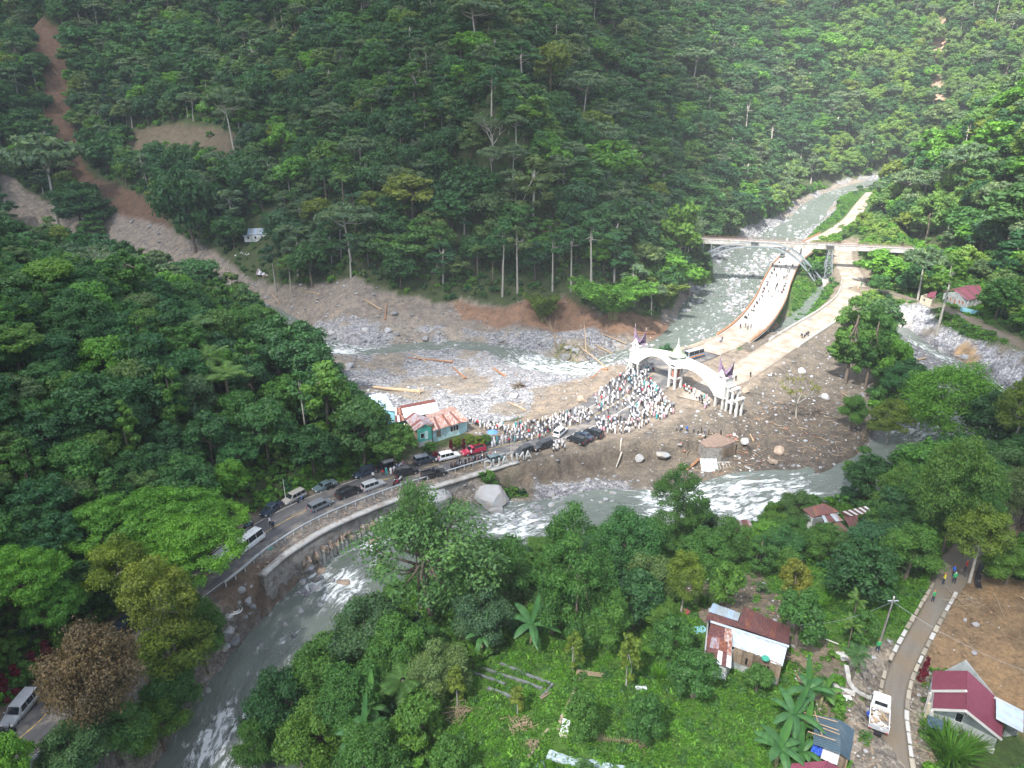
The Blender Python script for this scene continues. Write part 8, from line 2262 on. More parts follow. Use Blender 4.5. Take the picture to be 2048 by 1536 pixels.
# the rest of the crowd, too many to set out singly
keys = []; pts = []; ro = []; scl_ = []; ix_ = []
for x, y, z, az, s_, top, low, hair, robe in NCROWD:
 k = (robe, 0, 2 if robe else 0, top, low, hair)
 if k not in keys: keys.append(k)
 pts.append((x, y, z)); ro.append(az); scl_.append(s_); ix_.append(keys.index(k))
if pts: scatter('crowd', pts, ro, scl_, ix_, [pbase(*k) for k in keys], 'rest of the tightly packed crowd in white before the gateway')
print('crowd singles', len([o for o in bpy.data.objects if o.name.startswith('person')]), 'stuff', len(pts))
um = empty('umbrella', P3((985, 880, 0)), 0, 'light blue umbrella held up beside the women in white', 'umbrella')
mb = MB(); mb.tube([(0, 0, 2.35), (0, 0, 2.25), (0, 0, 2.02), (0, 0, 1.85)], [.05, .5, 1.0, 1.25], 8, cap=False); mb.build('canopy', M['cloth_blue'], um); mb = MB(); mb.tube([(0, 0, .9), (0, 0, 2.45)], .03, 5); mb.build('stick', M['galv'], um)
for u, v, h_, lb in ((1022, 915, 6.0, 'tall thin flagpole by the standing letters'), (572, 1002, 4.5, 'slim street pole beside the champagne car')):
 mb = MB(); mb.tube([(0, 0, 0), (0, 0, h_)], [.07, .04], 6); tag(mb.build('flagpole', M['white_paint'], None, loc=GS(u, v)), lb, 'pole')
# ---------------------------------------------------------------- rocks
def rock_mesh(seed, sub=2, cut=5):
 rs = np.random.RandomState(seed); bm = bmesh.new(); bmesh.ops.create_icosphere(bm, subdivisions=sub, radius=1)
 pl = [(lambda d: (d / np.linalg.norm(d), rs.uniform(.55, .85)))(rs.normal(0, 1, 3)) for _ in range(cut + 4)]
 st = rs.uniform(.7, 1.3, 3); st[2] *= .72
 for v in bm.verts:
  p = np.array(v.co); p = p * (1 + .1 * math.sin(p[0] * 5 + seed) * math.sin(p[1] * 4 + p[2] * 3))
  for n_, dd_ in pl:
   k = p @ n_
   if k > dd_: p = p - n_ * (k - dd_) * .92
  p = p * st * (1 + (.06 if sub < 3 else .018) * rs.normal()); v.co = p
 me = bpy.data.meshes.new('boulder'); bm.to_mesh(me); bm.free(); me.materials.append(M['rock']); return me
RK = [rock_mesh(i, 3, 8) for i in range(8)]; RKs = [rock_mesh(20 + i, 1) for i in range(6)]
RKb = []
for i in range(3):
 m_ = rock_mesh(40 + i, 1); m_.materials.clear(); m_.materials.append(M['rock_brown']); RKb.append(m_)
rr_ = random.Random(21)
def boulder(u, v, r, label, group=None, mat=None, z=None):
 p = GS(u, v) if z is None else P3((u, v, z)); o = link('boulder', RK[rr_.randrange(8)], None, (p.x, p.y, p.z + r * .28), (rr_.uniform(-.3, .3), rr_.uniform(-.3, .3), rr_.uniform(0, 6)), (r, r * rr_.uniform(.75, 1.1), r * rr_.uniform(.75, 1.1)))
 if mat: o.material_slots[0].link = 'OBJECT'; o.material_slots[0].material = M[mat]
 return tag(o, label, 'boulder', group)
for u, v, r, lb, mt in [(985, 1003, 3.2, 'biggest pale smooth boulder in the river below the letters', 'rock_white'), (992, 1028, 1.9, 'pale boulder just below the biggest smooth boulder', 'rock_white'), (865, 1012, 3.2, 'large pale angular boulder below the retaining wall', 'rock_white'),
      (838, 1028, 2.4, 'pale angular boulder left of the large angular one', 'rock_white'), (880, 1000, 2.0, 'pale boulder behind the large angular one', 'rock_white'), (455, 1272, 1.3, 'white boulder on the left bank of the lower river', 'rock_white'), (466, 1290, 1.2, 'dark wet boulder below the white one', None),
      (455, 1236, .7, 'pale block on the left bank of the lower river', 'rock_white'), (497, 1205, .7, 'bluish block at the left bank', None), (538, 1172, .8, 'pale block below the bank slip', None), (690, 1172, 1.3, 'boulder parting the white water', 'rock_brown'), (735, 1075, 1.6, 'dark boulder in the rapids by the piles', None),
      (745, 1092, 1.4, 'pale boulder in the rapids by the piles', 'rock_brown'), (640, 1150, 1.6, 'brown slab rock at the foot of the broken wall', 'rock_brown'), (615, 1140, 1.0, 'grey rock at the foot of the broken wall', None), (787, 630, 1.7, 'big grey boulder stuck in the mud bank', None),
      (1135, 1140, .1, 'x', None), (1165, 802, 1.5, 'brown boulder at the edge of the plaza', 'rock_brown'), (1325, 915, 1.7, 'greenish grey boulder on the eroded cliff', None), (1280, 922, 1.0, 'pale boulder on the eroded cliff', 'rock_white'), (1403, 975, 1.3, 'pale boulder at the river edge below the bent panel', 'rock_white'),
      (1560, 905, 1.3, 'boulder in the dark mud right of the ruin', 'rock_brown'), (1545, 925, 1.2, 'brown boulder low in the dark mud', 'rock_brown'), (1490, 885, 1.4, 'pale boulder right of the ruin', 'rock_white'), (1605, 745, 1.2, 'pale boulder on the mud field near the side road', 'rock_white'),
      (1490, 785, 1.3, 'boulder beside the right end of the gateway', 'rock_brown'), (1650, 800, 1.3, 'white boulder right of the bare tree', 'rock_white'), (1930, 715, 1.5, 'big grey boulder at the bend of the side creek', None), (1880, 702, 1.2, 'pale boulder in the side creek', 'rock_white'),
      (700, 735, 1.9, 'broad pale boulder at the left of the gravel', None), (265, 444, 1.5, 'white boulder on the landslide fan', 'rock_white'), (297, 455, 1.0, 'small white boulder on the landslide fan', 'rock_white'), (1930, 1240, .4, 'small pale stone on the orange earth', 'rock_white'), (1950, 1250, .5, 'pale stone lying on the orange earth', 'rock_white'),
      (660, 1143, 1.0, 'rock under the broken piles', None), (1030, 795, 1.2, 'pale block on the gravel bar', 'rock_white'), (1620, 640, .8, 'rock below the grassy island', None), (1548, 655, 2.2, 'brown boulder heap under the curved bridge', 'rock_brown')]:
 if lb == 'x': continue
 boulder(u, v, r, lb, mat=mt)
def stone_field(poly, n, rmin, rmax, where, grp, seed, z=None, power=2.5):
 rs = np.random.RandomState(seed); P = np.array(poly, float); got = 0; out = []
 while got < n:
  u = rs.uniform(P[:, 0].min(), P[:, 0].max()); v = rs.uniform(P[:, 1].min(), P[:, 1].max())
  if not inpoly(np.array([u]), np.array([v]), P)[0]: continue
  got += 1; r = rmin + (rmax - rmin) * rs.rand() ** power; w_ = where if seed != 61 else ('near the tail of the spur' if u < 720 else 'below the leaning log' if u < 800 else 'below the grey bank' if u < 880 else 'in mid gravel' if u < 960 else 'below the red torn bank' if u < 1040 else 'beside the fallen bamboo' if u < 1120 else 'near the gateway') + ', far river'; boulder(u, v, r, '%s boulder %s' % ('large' if r > (rmin + rmax) * .5 else 'middling' if r > rmin * 1.25 else 'grey', w_), grp)
stone_field([(600, 650), (900, 655), (1090, 668), (1190, 700), (1210, 745), (1100, 735), (1000, 690), (760, 705), (640, 700)], 60, .55, 1.7, 'along the far edge of the far river', 'boulders along the far river', 61)
stone_field([(1080, 690), (1210, 700), (1240, 735), (1150, 758), (1060, 740)], 14, .5, 1.3, 'in the rapids behind the plaza', 'boulders in the rapids behind the plaza', 62)
stone_field([(1440, 560), (1530, 520), (1550, 560), (1480, 650), (1430, 665), (1445, 610)], 14, .5, 1.3, 'beside the curved bridge in the river narrows', 'boulders in the river narrows', 63)
stone_field([(1380, 660), (1450, 655), (1440, 680), (1370, 700), (1340, 690)], 12, .5, 1.1, 'on the stony bank at the bridge head', 'boulders at the bridge head', 64)
stone_field([(1540, 440), (1590, 425), (1600, 460), (1560, 500), (1480, 505)], 8, .7, 1.6, 'in the upper river beyond the steel arch', 'boulders in the upper river', 65)
stone_field([(1800, 670), (1860, 690), (1980, 750), (1990, 790), (1900, 760), (1820, 740)], 14, .5, 1.3, 'in the side creek at right', 'boulders in the side creek', 66)
for n_, P_, a_, b_, w_, sd_ in ((26, [(590, 1120), (700, 1080), (760, 1070), (740, 1130), (640, 1200), (580, 1210)], .3, 1.1, 'in the rapids below the piles', 71), (26, [(440, 1190), (520, 1160), (530, 1200), (470, 1290), (430, 1380), (370, 1470), (330, 1480), (400, 1340)], .25, .8, 'at the left water edge', 72),
       (16, [(500, 1330), (600, 1230), (660, 1190), (620, 1270), (530, 1400), (440, 1480)], .25, .7, 'in the lower river', 73), (30, [(1070, 985), (1240, 965), (1270, 990), (1250, 1010), (1060, 1030)], .3, 1.1, 'on the shingle below the cliff', 74), (20, [(1000, 1035), (1080, 1020), (1140, 1040), (1020, 1075)], .4, 1.2, 'in the rapids below the letters', 75), (12, [(1420, 985), (1530, 975), (1640, 970), (1620, 990), (1440, 1010)], .3, .9, 'at the water edge below the ruin', 76)):
 rs_ = np.random.RandomState(sd_); PP = np.array(P_, float); g_ = 0
 while g_ < n_:
  u = rs_.uniform(PP[:, 0].min(), PP[:, 0].max()); v = rs_.uniform(PP[:, 1].min(), PP[:, 1].max())
  if inpoly(np.array([u]), np.array([v]), PP)[0]:
   g_ += 1; p = GS(u, v); r = a_ + (b_ - a_) * rs_.rand() ** 2; dd_, _, (zz_, ww_) = dline(np.array([p.x]), np.array([p.y]), RIVER_B)
   o = boulder(u, v, r, 'boulder ' + w_, 'boulders ' + w_); o.location.z = max(o.location.z, float(zz_[0]) - .1) if dd_[0] < ww_[0] + 3 else o.location.z
# gravel and cobbles as one mass
x, y, rs = jgrid(-200, 190, 34, 520, .95, 401)
k = infan(x, y, 6); x, y = x[k], y[k]; stn = rq(STONE, x, y)
d1, sd1, (z1, w1) = dline(x, y, RIVER_A); d2, _, (z2, w2) = dline(x, y, RIVER_B); inw = (d1 < w1 - 2) | (d2 < w2 - 1.5)
far = y > 240
k = (rs.rand(len(x)) < np.where(stn > .9, .8, stn * .5) * np.where(inw, np.where((y > 222) & (y < 345), np.where(sd1 * d1 > -1.5 + 5 * fbm(x, y, 14, 3, 55), .97, .12), .14), 1) * np.where(far, .45, 1)) & ~roady(x, y, .8); x, y = x[k], y[k]
s_ = .16 + .5 * rs.rand(len(x)) ** 3; s_ *= np.where(y > 240, 1.7, 1.0) * np.where(y < 120, .75, 1)
inw2 = dline(x, y, RIVER_A); inw3 = inw2[0] < inw2[2][1]; zc_ = np.where(inw3 & (y > 170), np.maximum(hs(x, y), inw2[2][0] - .15), hs(x, y)); s_ = np.where(inw3, s_ * 1.6, s_)
scatter('cobbles', np.stack([x, y, zc_ + s_ * .15], 1), nrs.uniform(0, 6.28, len(x)), np.stack([s_, s_ * nrs.uniform(.6, 1, len(x)), s_ * nrs.uniform(.6, 1, len(x))], 1), rs.choice(6, len(x)), RKs, 'grey cobbles and gravel covering the river bars')
print('cobbles', len(x))
# clods and lumps of the mud
x, y, rs = jgrid(-180, 190, 40, 330, 1.25, 402)
k = infan(x, y, 6); x, y = x[k], y[k]; k = (rq(VEG, x, y) < .2) & (rq(STONE, x, y) < .6) & ~roady(x, y, .8) & ~wet(x, y); x, y = x[k], y[k]
k = (rs.rand(len(x)) < .42) & ~((y > 145) & (y < 185) & (x > 0) & (x < 60) & (hs(x, y) > -.5)); x, y = x[k], y[k]
for P_x in PADS:
 k = (x - P_x[0]) ** 2 + (y - P_x[1]) ** 2 > P_x[2] ** 2; x, y = x[k], y[k]
s_ = (.12 + .42 * rs.rand(len(x)) ** 3) * np.where((y < 95) & (x > 30), 1.7, 1)
cm_ = np.clip(rlin(ALB, x, y), 0, 1); red = (cm_[:, 0] > cm_[:, 2] * 2.1)
m_o = []
for nm, c1, c2 in (('clod_grey', (.17, .145, .115), (.1, .085, .066)), ('clod_orange', (.22, .145, .08), (.13, .085, .05))):
 M[nm] = surf(nm, c1, c2, 2, .95, .03, rrange=.3); m_ = rock_mesh(77 + len(m_o), 1); m_.materials.clear(); m_.materials.append(M[nm]); m_o.append(m_)
scatter('earth_clods', np.stack([x, y, hs(x, y)], 1), nrs.uniform(0, 6.28, len(x)), np.stack([s_, s_ * .8, s_ * .6], 1), np.where(red, 1, 0), m_o, 'lumps of torn earth over the mud fields and slips')
# ---------------------------------------------------------------- driftwood
def log(u0, v0, u1, v1, r, label, mat='deadwood', rootball=False, group='driftwood logs', lift=.25, stubs=2):
 a, b = GS(u0, v0), GS(u1, v1); e = empty('log', a, 0, label, 'log', group)
 d = b - a; L = d.length; P = [Vector((0, 0, lift)), d * .35 + Vector((0, rr_.uniform(-.2, .2), lift + .1)), d * .7 + Vector((0, 0, lift)), d + Vector((0, 0, lift))]
 for q in P:
  g = float(hs(a.x + q.x, a.y + q.y)) - a.z + r * .6; q.z = max(q.z, g)
 mb = MB(); mb.tube(P, [r, r * .9, r * .75, r * .5], 8); mb.build('trunk', M[mat], e)
 for i in range(stubs):
  s = rr_.uniform(.4, .95); p = P[0].lerp(P[3], s); mb = MB(); mb.tube([p, p + Vector((rr_.uniform(-.8, .8), rr_.uniform(-.8, .8), rr_.uniform(.2, .9)))], [r * .35, r * .12], 5); mb.build('branch', M[mat], e)
 if rootball:
  mb = MB()
  for i in range(9): q = Vector((rr_.gauss(0, 1), rr_.gauss(0, 1), abs(rr_.gauss(0, 1)))).normalized() * rr_.uniform(r * 2, r * 4.5); mb.tube([P[0], P[0] + q * .6, P[0] + q], [r * .4, r * .2, r * .06], 5)
  mb.build('root', M[mat], e)
 return e
log(840, 786, 745, 777, .55, 'longest pale stripped log on the gravel behind the houses', rootball=True)
log(545, 642, 508, 637, .4, 'pale log at the left end of the far river', rootball=True)
log(762, 621, 728, 600, .35, 'pale log leaning on the grey mud bank')
log(770, 640, 774, 606, .25, 'upright brown stick log beside the leaning log', 'deadwood_red')
log(820, 722, 760, 712, .1, 'x') if False else None
log(905, 727, 815, 718, .3, 'reddish log lying across the gravel bar', 'deadwood_red', True)
log(930, 758, 905, 735, .3, 'forked reddish log on the gravel bar', 'deadwood_red', True)
log(855, 728, 820, 705, .22, 'thin pale log on the upper gravel bar')
log(1012, 755, 985, 738, .35, 'brown log left of the root ball', 'deadwood_red')
log(1052, 824, 1015, 805, .22, 'slim pale log beside the sand pool')
log(1212, 738, 1155, 690, .22, 'long thin pale log over the rapids')
log(1228, 712, 1190, 690, .35, 'pale log against the muddy cliff', rootball=True)
log(1215, 742, 1180, 760, .3, 'reddish log at the corner of the plaza', 'deadwood_red')
log(1172, 705, 1168, 645, .22, 'slender dead trunk leaning on the torn bank')
log(1252, 690, 1200, 668, .25, 'straight dead trunk behind the left tower')
log(1310, 668, 1262, 672, .3, 'brown trunk lying behind the left tower', 'deadwood_red')
log(1505, 962, 1470, 985, .35, 'red-brown forked log at the water edge', 'deadwood_red', True)
log(1402, 920, 1372, 945, .35, 'reddish trunk leaning out of the rubble by the ruin', 'deadwood_red')
log(1243, 882, 1240, 905, .2, 'white broken post hanging on the eroded cliff', 'bark_pale', stubs=0)
log(1243, 908, 1232, 938, .2, 'white broken post lower on the eroded cliff', 'bark_pale', stubs=0)
log(1507, 883, 1500, 868, .2, 'pale plank standing in the dark mud', stubs=0)
log(1850, 722, 1805, 732, .3, 'pale log on the stones of the side creek')
log(1845, 748, 1812, 742, .3, 'brown log on the stones of the side creek', 'deadwood_red', True)
log(195, 418, 180, 392, .25, 'pale stripped trunk on the red slip')
log(115, 150, 105, 138, .3, 'pale fallen trunk high on the red slip')
log(558, 607, 540, 585, .25, 'dead trunk lying at the edge of the grey mud')
log(640, 590, 600, 582, .25, 'dark branch lying along the grey mud')
log(1730, 820, 1685, 790, .15, 'thin pole lying on the mud beside the grove', stubs=0)
log(2048, 1205, 2030, 1192, .1, 'thin pale pole at the right edge of the orange earth', stubs=0)
log(1985, 1190, 2010, 1238, .06, 'thin cane lying on the orange earth', 'straw', stubs=1, lift=.1)
# root ball
p = GS(1037, 775); e = empty('root_ball', p, 0, 'dark upturned root ball on the gravel beside the sand pool', 'root ball', None)
mb = MB()
for i in range(60): q = Vector((rr_.gauss(0, 1), rr_.gauss(0, .8), abs(rr_.gauss(0, .9)))).normalized() * rr_.uniform(1.2, 2.6); mb.tube([(0, 0, .4), tuple(q * .5 + Vector((0, 0, .4))), tuple(q)], [.35, .16, .03], 5)
mb.build('roots', M['bark'], e)
# fallen bamboo fan
p = GS(1108, 672)
e = empty('fallen_bamboo', p, 0, 'uprooted bamboo clump fallen in a fan down the torn bank into the rapids', 'fallen bamboo', None); mb = MB(); Vs = []
for i in range(34):
 tgt = GS(1120 + rr_.uniform(-12, 60), 700 + rr_.uniform(0, 40)) - p; L = rr_.uniform(.6, 1.05); q = tgt * L; mb.tube([(0, 0, .6), tuple(q * .5 + Vector((0, 0, .9))), tuple(q + Vector((0, 0, .5)))], [.07, .06, .03], 4)
 Vs.append(np.array(q + Vector((0, 0, .5))) + nrs.normal(0, .9, (14, 3)))
for i in range(9): q = Vector((rr_.uniform(-4, 1), rr_.uniform(0, 3), rr_.uniform(3, 7))); mb.tube([(0, 0, .4), tuple(q)], [.07, .03], 4)
mb.build('culm', M['straw'], e); C = np.concatenate(Vs); link('crown', leaf_mesh('crown', leaf_quads(C, nrs.normal(0, 1, C.shape), .3, nrs, 2.4), np.full(len(C), .6), M['leaf_yellow']), e)
# sticks of wood and scrap over the mud as one mass
def stick_mesh(seed, mats):
 r3 = random.Random(seed); mb = MB(); a = r3.uniform(0, 6.28); mb.tube([(0, 0, .05), (math.cos(a) * 1, math.sin(a) * 1, .15), (math.cos(a + .2) * 2, math.sin(a + .2) * 2, .08)], [.06, .05, .02], 4); return mb.mesh('stick', M[mats])
def scrap_mesh(seed, mats):
 r3 = random.Random(seed); mb = MB(); mb.box((0, 0, .1), (r3.uniform(.3, .7), r3.uniform(.2, .5), .08)); me = mb.mesh('scrap', M[mats]); return me
deb = [stick_mesh(1, 'deadwood'), stick_mesh(2, 'straw'), stick_mesh(3, 'deadwood_red'), scrap_mesh(4, 'plastic_white'), scrap_mesh(5, 'concrete'), scrap_mesh(6, 'brick_red'), scrap_mesh(7, 'deadwood')]
pts = []; idd = []
def litter(poly, n, probs):
 P = np.array(poly, float); k = 0; rs = np.random.RandomState(n + int(P[0, 0]))
 while k < n:
  u, v = rs.uniform(P[:, 0].min(), P[:, 0].max()), rs.uniform(P[:, 1].min(), P[:, 1].max())
  if not inpoly(np.array([u]), np.array([v]), P)[0]: continue
  g = GS(u, v); pts.append(tuple(g)); idd.append(int(rs.choice(7, p=probs))); k += 1
W1 = [.36, .22, .26, .02, .02, .04, .08]; W2 = [.25, .2, .12, .06, .14, .1, .13]
litter([(900, 690), (1100, 740), (1090, 800), (900, 780), (800, 720)], 110, W1); litter([(1050, 640), (1250, 660), (1340, 650), (1320, 690), (1240, 720), (1120, 700)], 200, W1)
litter([(440, 560), (700, 580), (900, 610), (1000, 640), (700, 650), (560, 640)], 130, W1); litter([(1395, 868), (1475, 866), (1475, 890), (1400, 893)], 70, [.15, .1, .1, .08, .22, .25, .1]); litter([(1350, 880), (1480, 870), (1540, 920), (1500, 960), (1380, 950)], 170, W2)
litter([(1500, 800), (1700, 780), (1730, 900), (1600, 940), (1500, 900)], 170, W1); litter([(1360, 1160), (1450, 1140), (1560, 1190), (1640, 1230), (1560, 1240), (1400, 1220)], 110, W2)
litter([(1570, 1330), (1700, 1370), (1720, 1450), (1660, 1440), (1590, 1400)], 130, W2); litter([(1800, 1320), (1850, 1330), (1850, 1450), (1880, 1530), (1810, 1530), (1800, 1420)], 110, W2)
litter([(1880, 1190), (2040, 1200), (2040, 1400), (1900, 1330), (1850, 1320)], 90, [.1, .5, .1, .05, .1, .05, .1]); litter([(250, 380), (340, 440), (480, 540), (330, 520), (200, 450)], 70, W1); litter([(1700, 1440), (1750, 1460), (1750, 1530), (1700, 1530)], 50, W2)
scatter('flood_debris', pts, nrs.uniform(0, 6.28, len(pts)), nrs.uniform(.45, 1.3, len(pts)) * np.where(np.array(pts)[:, 1] < 112, np.where(np.array(idd) > 2, .38, .45), 1), idd, deb, 'flood litter of sticks, scrap and broken boards', tilt=nrs.normal(0, .12, (len(pts), 2)))
# ---------------------------------------------------------------- village small things
kb = MB(); kb.box((0, 0, .08), (1.35, .42, .2)); M['kerb'] = surf('kerb', (.31, .275, .215), (.2, .18, .14), 1, .9, grime=(.13, .115, .09), gscale=.7, rrange=.25); KBM = kb.mesh('kerb_stone', M['kerb'], bevel=.03); KBM2 = kb.mesh('kerb_stone', M['concrete'], bevel=.05)
cP, tP, nP, sP = resample(PATH, 1.55)
for k, lab in ((1, 'broken line of pale kerb stones on the left of the village path'), (-1, 'line of pale kerb stones on the right of the village path')):
 e = empty('kerb', (float(cP[4, 0]), float(cP[4, 1]), 8), 0, lab, 'kerb', None)
 for j in range(3, len(cP)):
  u, v, _ = proj(cP[j, 0], cP[j, 1], cP[j, 2])
  if v < 1172 or v > 1560 or (k == 1 and v > 1440) : continue
  if k == 1 and rr_.random() < .15: continue
  x, y = cP[j, 0] + nP[j, 0] * k * 1.28, cP[j, 1] + nP[j, 1] * k * 1.28
  o = link('kerb_stone', KBM2 if rr_.random() < .4 else KBM, e, (x - e.location.x, y - e.location.y, cP[j, 2] + .03 - 8), (0, 0, math.atan2(tP[j, 1], tP[j, 0]) + rr_.uniform(-.03, .03)), (1, rr_.uniform(.85, 1.2), rr_.uniform(.8, 1.2)))
up = empty('utility_pole', GS(1757, 1292), 0, 'leaning concrete utility pole left of the village path', 'utility pole')
top_ = Vector((.5, .2, 6.6)); mb = MB(); mb.tube([(0, 0, -.5), top_], [.13, .08], 8); mb.build('pole', M['concrete_dark'], up); mb = MB(); mb.beam(top_ - Vector((.6, 0, .4)), top_ + Vector((.6, 0, -.4)), .09); mb.build('crossarm', M['galv'], up); mb = MB(); mb.tube([top_ + Vector((0, 0, -.1)), top_ + Vector((0, 0, .2))], .09, 6); mb.build('insulator', M['white_paint'], up)
wa = up.location + top_ - Vector((0, 0, .5))
for tgt, lb in ((P3((2080, 1352, 13.5)), 'overhead wire running from the utility pole over the orange earth'), (P3((1600, 1250, 13)), 'overhead wire running from the utility pole toward the patched-roof house')):
 mb = MB(); P = [wa.lerp(tgt, t) - Vector((0, 0, 1.6 * 4 * t * (1 - t) * .5)) for t in np.linspace(0, 1, 12)]; mb.tube(P, .014, 4, cap=False); tag(mb.build('wire', M['steel_grey']), lb, 'wire')
# stake fence
fe = empty('stake_fence', GS(1190, 1483), 0, 'low fence of thin stakes around the round garden tree', 'fence')
curve = smooth([(1186, 1478, 0), (1205, 1487, 0), (1235, 1491, 0), (1265, 1489, 0), (1288, 1483, 0)], 9)
sm = MB(); sm.tube([(0, 0, -.1), (.03, 0, .9)], [.035, .025], 5); SM = sm.mesh('stake', M['straw'])
for q in curve: g = GS(q[0], q[1]); link('stake', SM, fe, g - fe.location, (rr_.uniform(-.08, .08), rr_.uniform(-.08, .08), 0), (1, 1, rr_.uniform(.8, 1.15)))
mb = MB(); pr_ = [GS(q[0], q[1]) - fe.location + Vector((0, 0, .55)) for q in curve]; mb.tube(pr_, .02, 4); mb.build('rail', M['straw'], fe)
def poles(q, n, label, cat, name='bamboo_poles', mat='straw', sp=.12):
 e = empty(name, GS(*q[0]), 0, label, cat); d = GS(*q[1]) - e.location
 for i in range(n):
  nn_ = Vector((-d.y, d.x, 0)).normalized() * sp * i; mb = MB(); mb.tube([nn_ + Vector((0, 0, .15 + .03 * i)), nn_ + d + Vector((rr_.uniform(-.2, .2), 0, .2))], [.05, .035], 5); mb.build('pole', M[mat], e)
poles(((1152, 1351), (1204, 1357)), 5, 'grey bamboo poles of a broken fence across the garden', 'poles'); poles(((1082, 1402), (1104, 1388)), 3, 'short pale sticks lying in the garden rows', 'sticks')
poles(((1612, 1265), (1680, 1292)), 2, 'long white pipe lying right of the patched-roof house', 'pipe', 'white_pipe', 'white_paint', .1)
def pile(u, v, r, label, mat, n=60, flat=.5, name='brush_pile', cat='brush pile'):
 mb = MB()
 for i in range(n): a = rr_.uniform(0, 6.28); q = Vector((rr_.gauss(0, r * .5), rr_.gauss(0, r * .4), rr_.uniform(.05, r * flat))); d = Vector((math.cos(a), math.sin(a), rr_.uniform(-.3, .4))) * rr_.uniform(.4, 1.1) * r; mb.tube([q - d * .5, q + d * .5], [.03, .015], 4, cap=False)
 tag(mb.build(name, M[mat], None, loc=GS(u, v)), label, cat)
pile(925, 1428, 1.5, 'pale pile of dry brush in the vegetable garden', 'straw'); pile(1040, 1452, 1.3, 'grey pile of dry brush beside the garden sapling', 'deadwood'); pile(1063, 1490, .8, 'small straw heap at the bottom of the garden', 'straw', 40); pile(1280, 1492, .8, 'small straw heap at the end of the stake fence', 'straw', 40)
pile(1930, 1205, 1.8, 'long heap of dry canes on the orange earth', 'straw', 80, .3); pile(1200, 1362, .1, 'x', 'straw', 1) if False else None
def sheet(u, v, w, l, rz, label, mat, cat='sheet', name=None, z=.15, bend=.1):
 mb = MB(); g = 5
 f = lambda s, t: (s * w - w / 2, t * l - l / 2, z + bend * math.sin(s * 5 + t * 7) * .5)
 for i in range(g):
  for j in range(g): mb.face([f(i / g, j / g), f((i + 1) / g, j / g), f((i + 1) / g, (j + 1) / g), f(i / g, (j + 1) / g)])
 for i in range(g):
  for (s0, t0), (s1, t1) in (((i / g, 0), ((i + 1) / g, 0)), (((i + 1) / g, 1), (i / g, 1))):
   a, b = f(s0, t0), f(s1, t1); mb.face([a, (a[0], a[1], a[2] - .04), (b[0], b[1], b[2] - .04), b])
 return tag(mb.build(name or cat.replace(' ', '_'), M[mat], None, loc=GS(u, v), rot=(0, 0, rz)), label, cat)
sheet(1130, 1457, .8, 2.2, -.25, 'white plastic sheet lying in the garden weeds', 'plastic_white', 'plastic sheet'); sheet(1126, 1470, .7, .5, .2, 'small pinkish board below the white plastic sheet', 'wall_cream', 'board')
sheet(1684, 1320, 1.0, 1.4, .1, 'grey board lying on the grass by the ditch', 'concrete', 'board'); sheet(1374, 1224, .7, 1.0, .3, 'red and white cloth beside the blade grass', 'p_red', 'cloth'); sheet(1282, 1378, 1.2, .5, .1, 'crumpled shiny sheet beside the black pit', 'galv', 'metal sheet')
sheet(1400, 1262, 1.6, 1.2, .3, 'blue-grey crate boards left of the patched-roof house', 'wall_blue', 'board'); sheet(1682, 1383, 2.6, .8, -.55, 'concrete slab at the end of the yard wall', 'concrete', 'slab'); sheet(1692, 1400, .9, .7, .4, 'white bag dumped below the concrete slab', 'plastic_white', 'bag', bend=.3)
sheet(1545, 1345, .8, .9, .5, 'dark red tarpaulin bundle right of the patched-roof house', 'p_red', 'bundle', bend=.4); sheet(1303, 1356, 1.4, 1.2, .2, 'black sunken pit lined with sheet in the garden', 'black', 'pit', z=.05)
def strip(pix, w, label, mat, name, cat, z=.1, group=None, kind=None, r=None):
 P = [GS(*q) for q in pix]; mb = MB(); prev = None; n = 24; L = smooth([(p.x, p.y, p.z) for p in P], 8)
 for i, q in enumerate(L):
  d = L[min(i + 1, len(L) - 1)] - L[max(i - 1, 0)]; nx, ny = -d[1], d[0]; l = math.hypot(nx, ny); nx /= l; ny /= l; zz = float(hs(q[0], q[1])) + z + .03 * math.sin(i * 1.7); row = []
  for k in (-.5, -.45, 0, .45, .5): row.append((q[0] + nx * w * k, q[1] + ny * w * k, zz + (.12 if abs(k) < .5 else -.05)))
  if prev:
   for k in range(4): mb.face([prev[k], row[k], row[k + 1], prev[k + 1]])
  prev = row
 return tag(mb.build(name, M[mat]), label, cat, group)
mulch = surf('mulch_film', (.55, .65, .7), (.2, .26, .3), 3.2, .4, grime=(.1, .16, .08), gscale=2.4); M['mulch_film'] = mulch; M['mulch_dark'] = surf('mulch_dark', (.08, .09, .085), (.19, .2, .2), 2, .6)
strip([(1096, 1508), (1140, 1524), (1190, 1532), (1250, 1545)], 1.0, 'pale blue holed plastic film over the lowest garden bed', 'mulch_film', 'garden_bed', 'garden bed'); strip([(1078, 1530), (1090, 1545)], .9, 'short piece of pale plastic film at the bottom edge', 'mulch_film', 'garden_bed', 'garden bed')
for i, (a, b) in enumerate(ROWS): strip([a, ((a[0] + b[0]) / 2, (a[1] + b[1]) / 2), b], .32, ['uppermost of the dark film rows in the garden', 'longest dark film row in the garden', 'third dark film row beside the saplings', 'short pale film row below the long ones', 'film row slanting beside the pale sticks'][i], 'mulch_dark', 'garden_row', 'garden bed', group='film-covered garden rows')
strip([(1985, 1078), (1970, 1100), (1962, 1135), (1955, 1160), (1958, 1178)], .7, 'black drain running down the edge of the village path', 'black', 'drain', 'drain', z=.02)
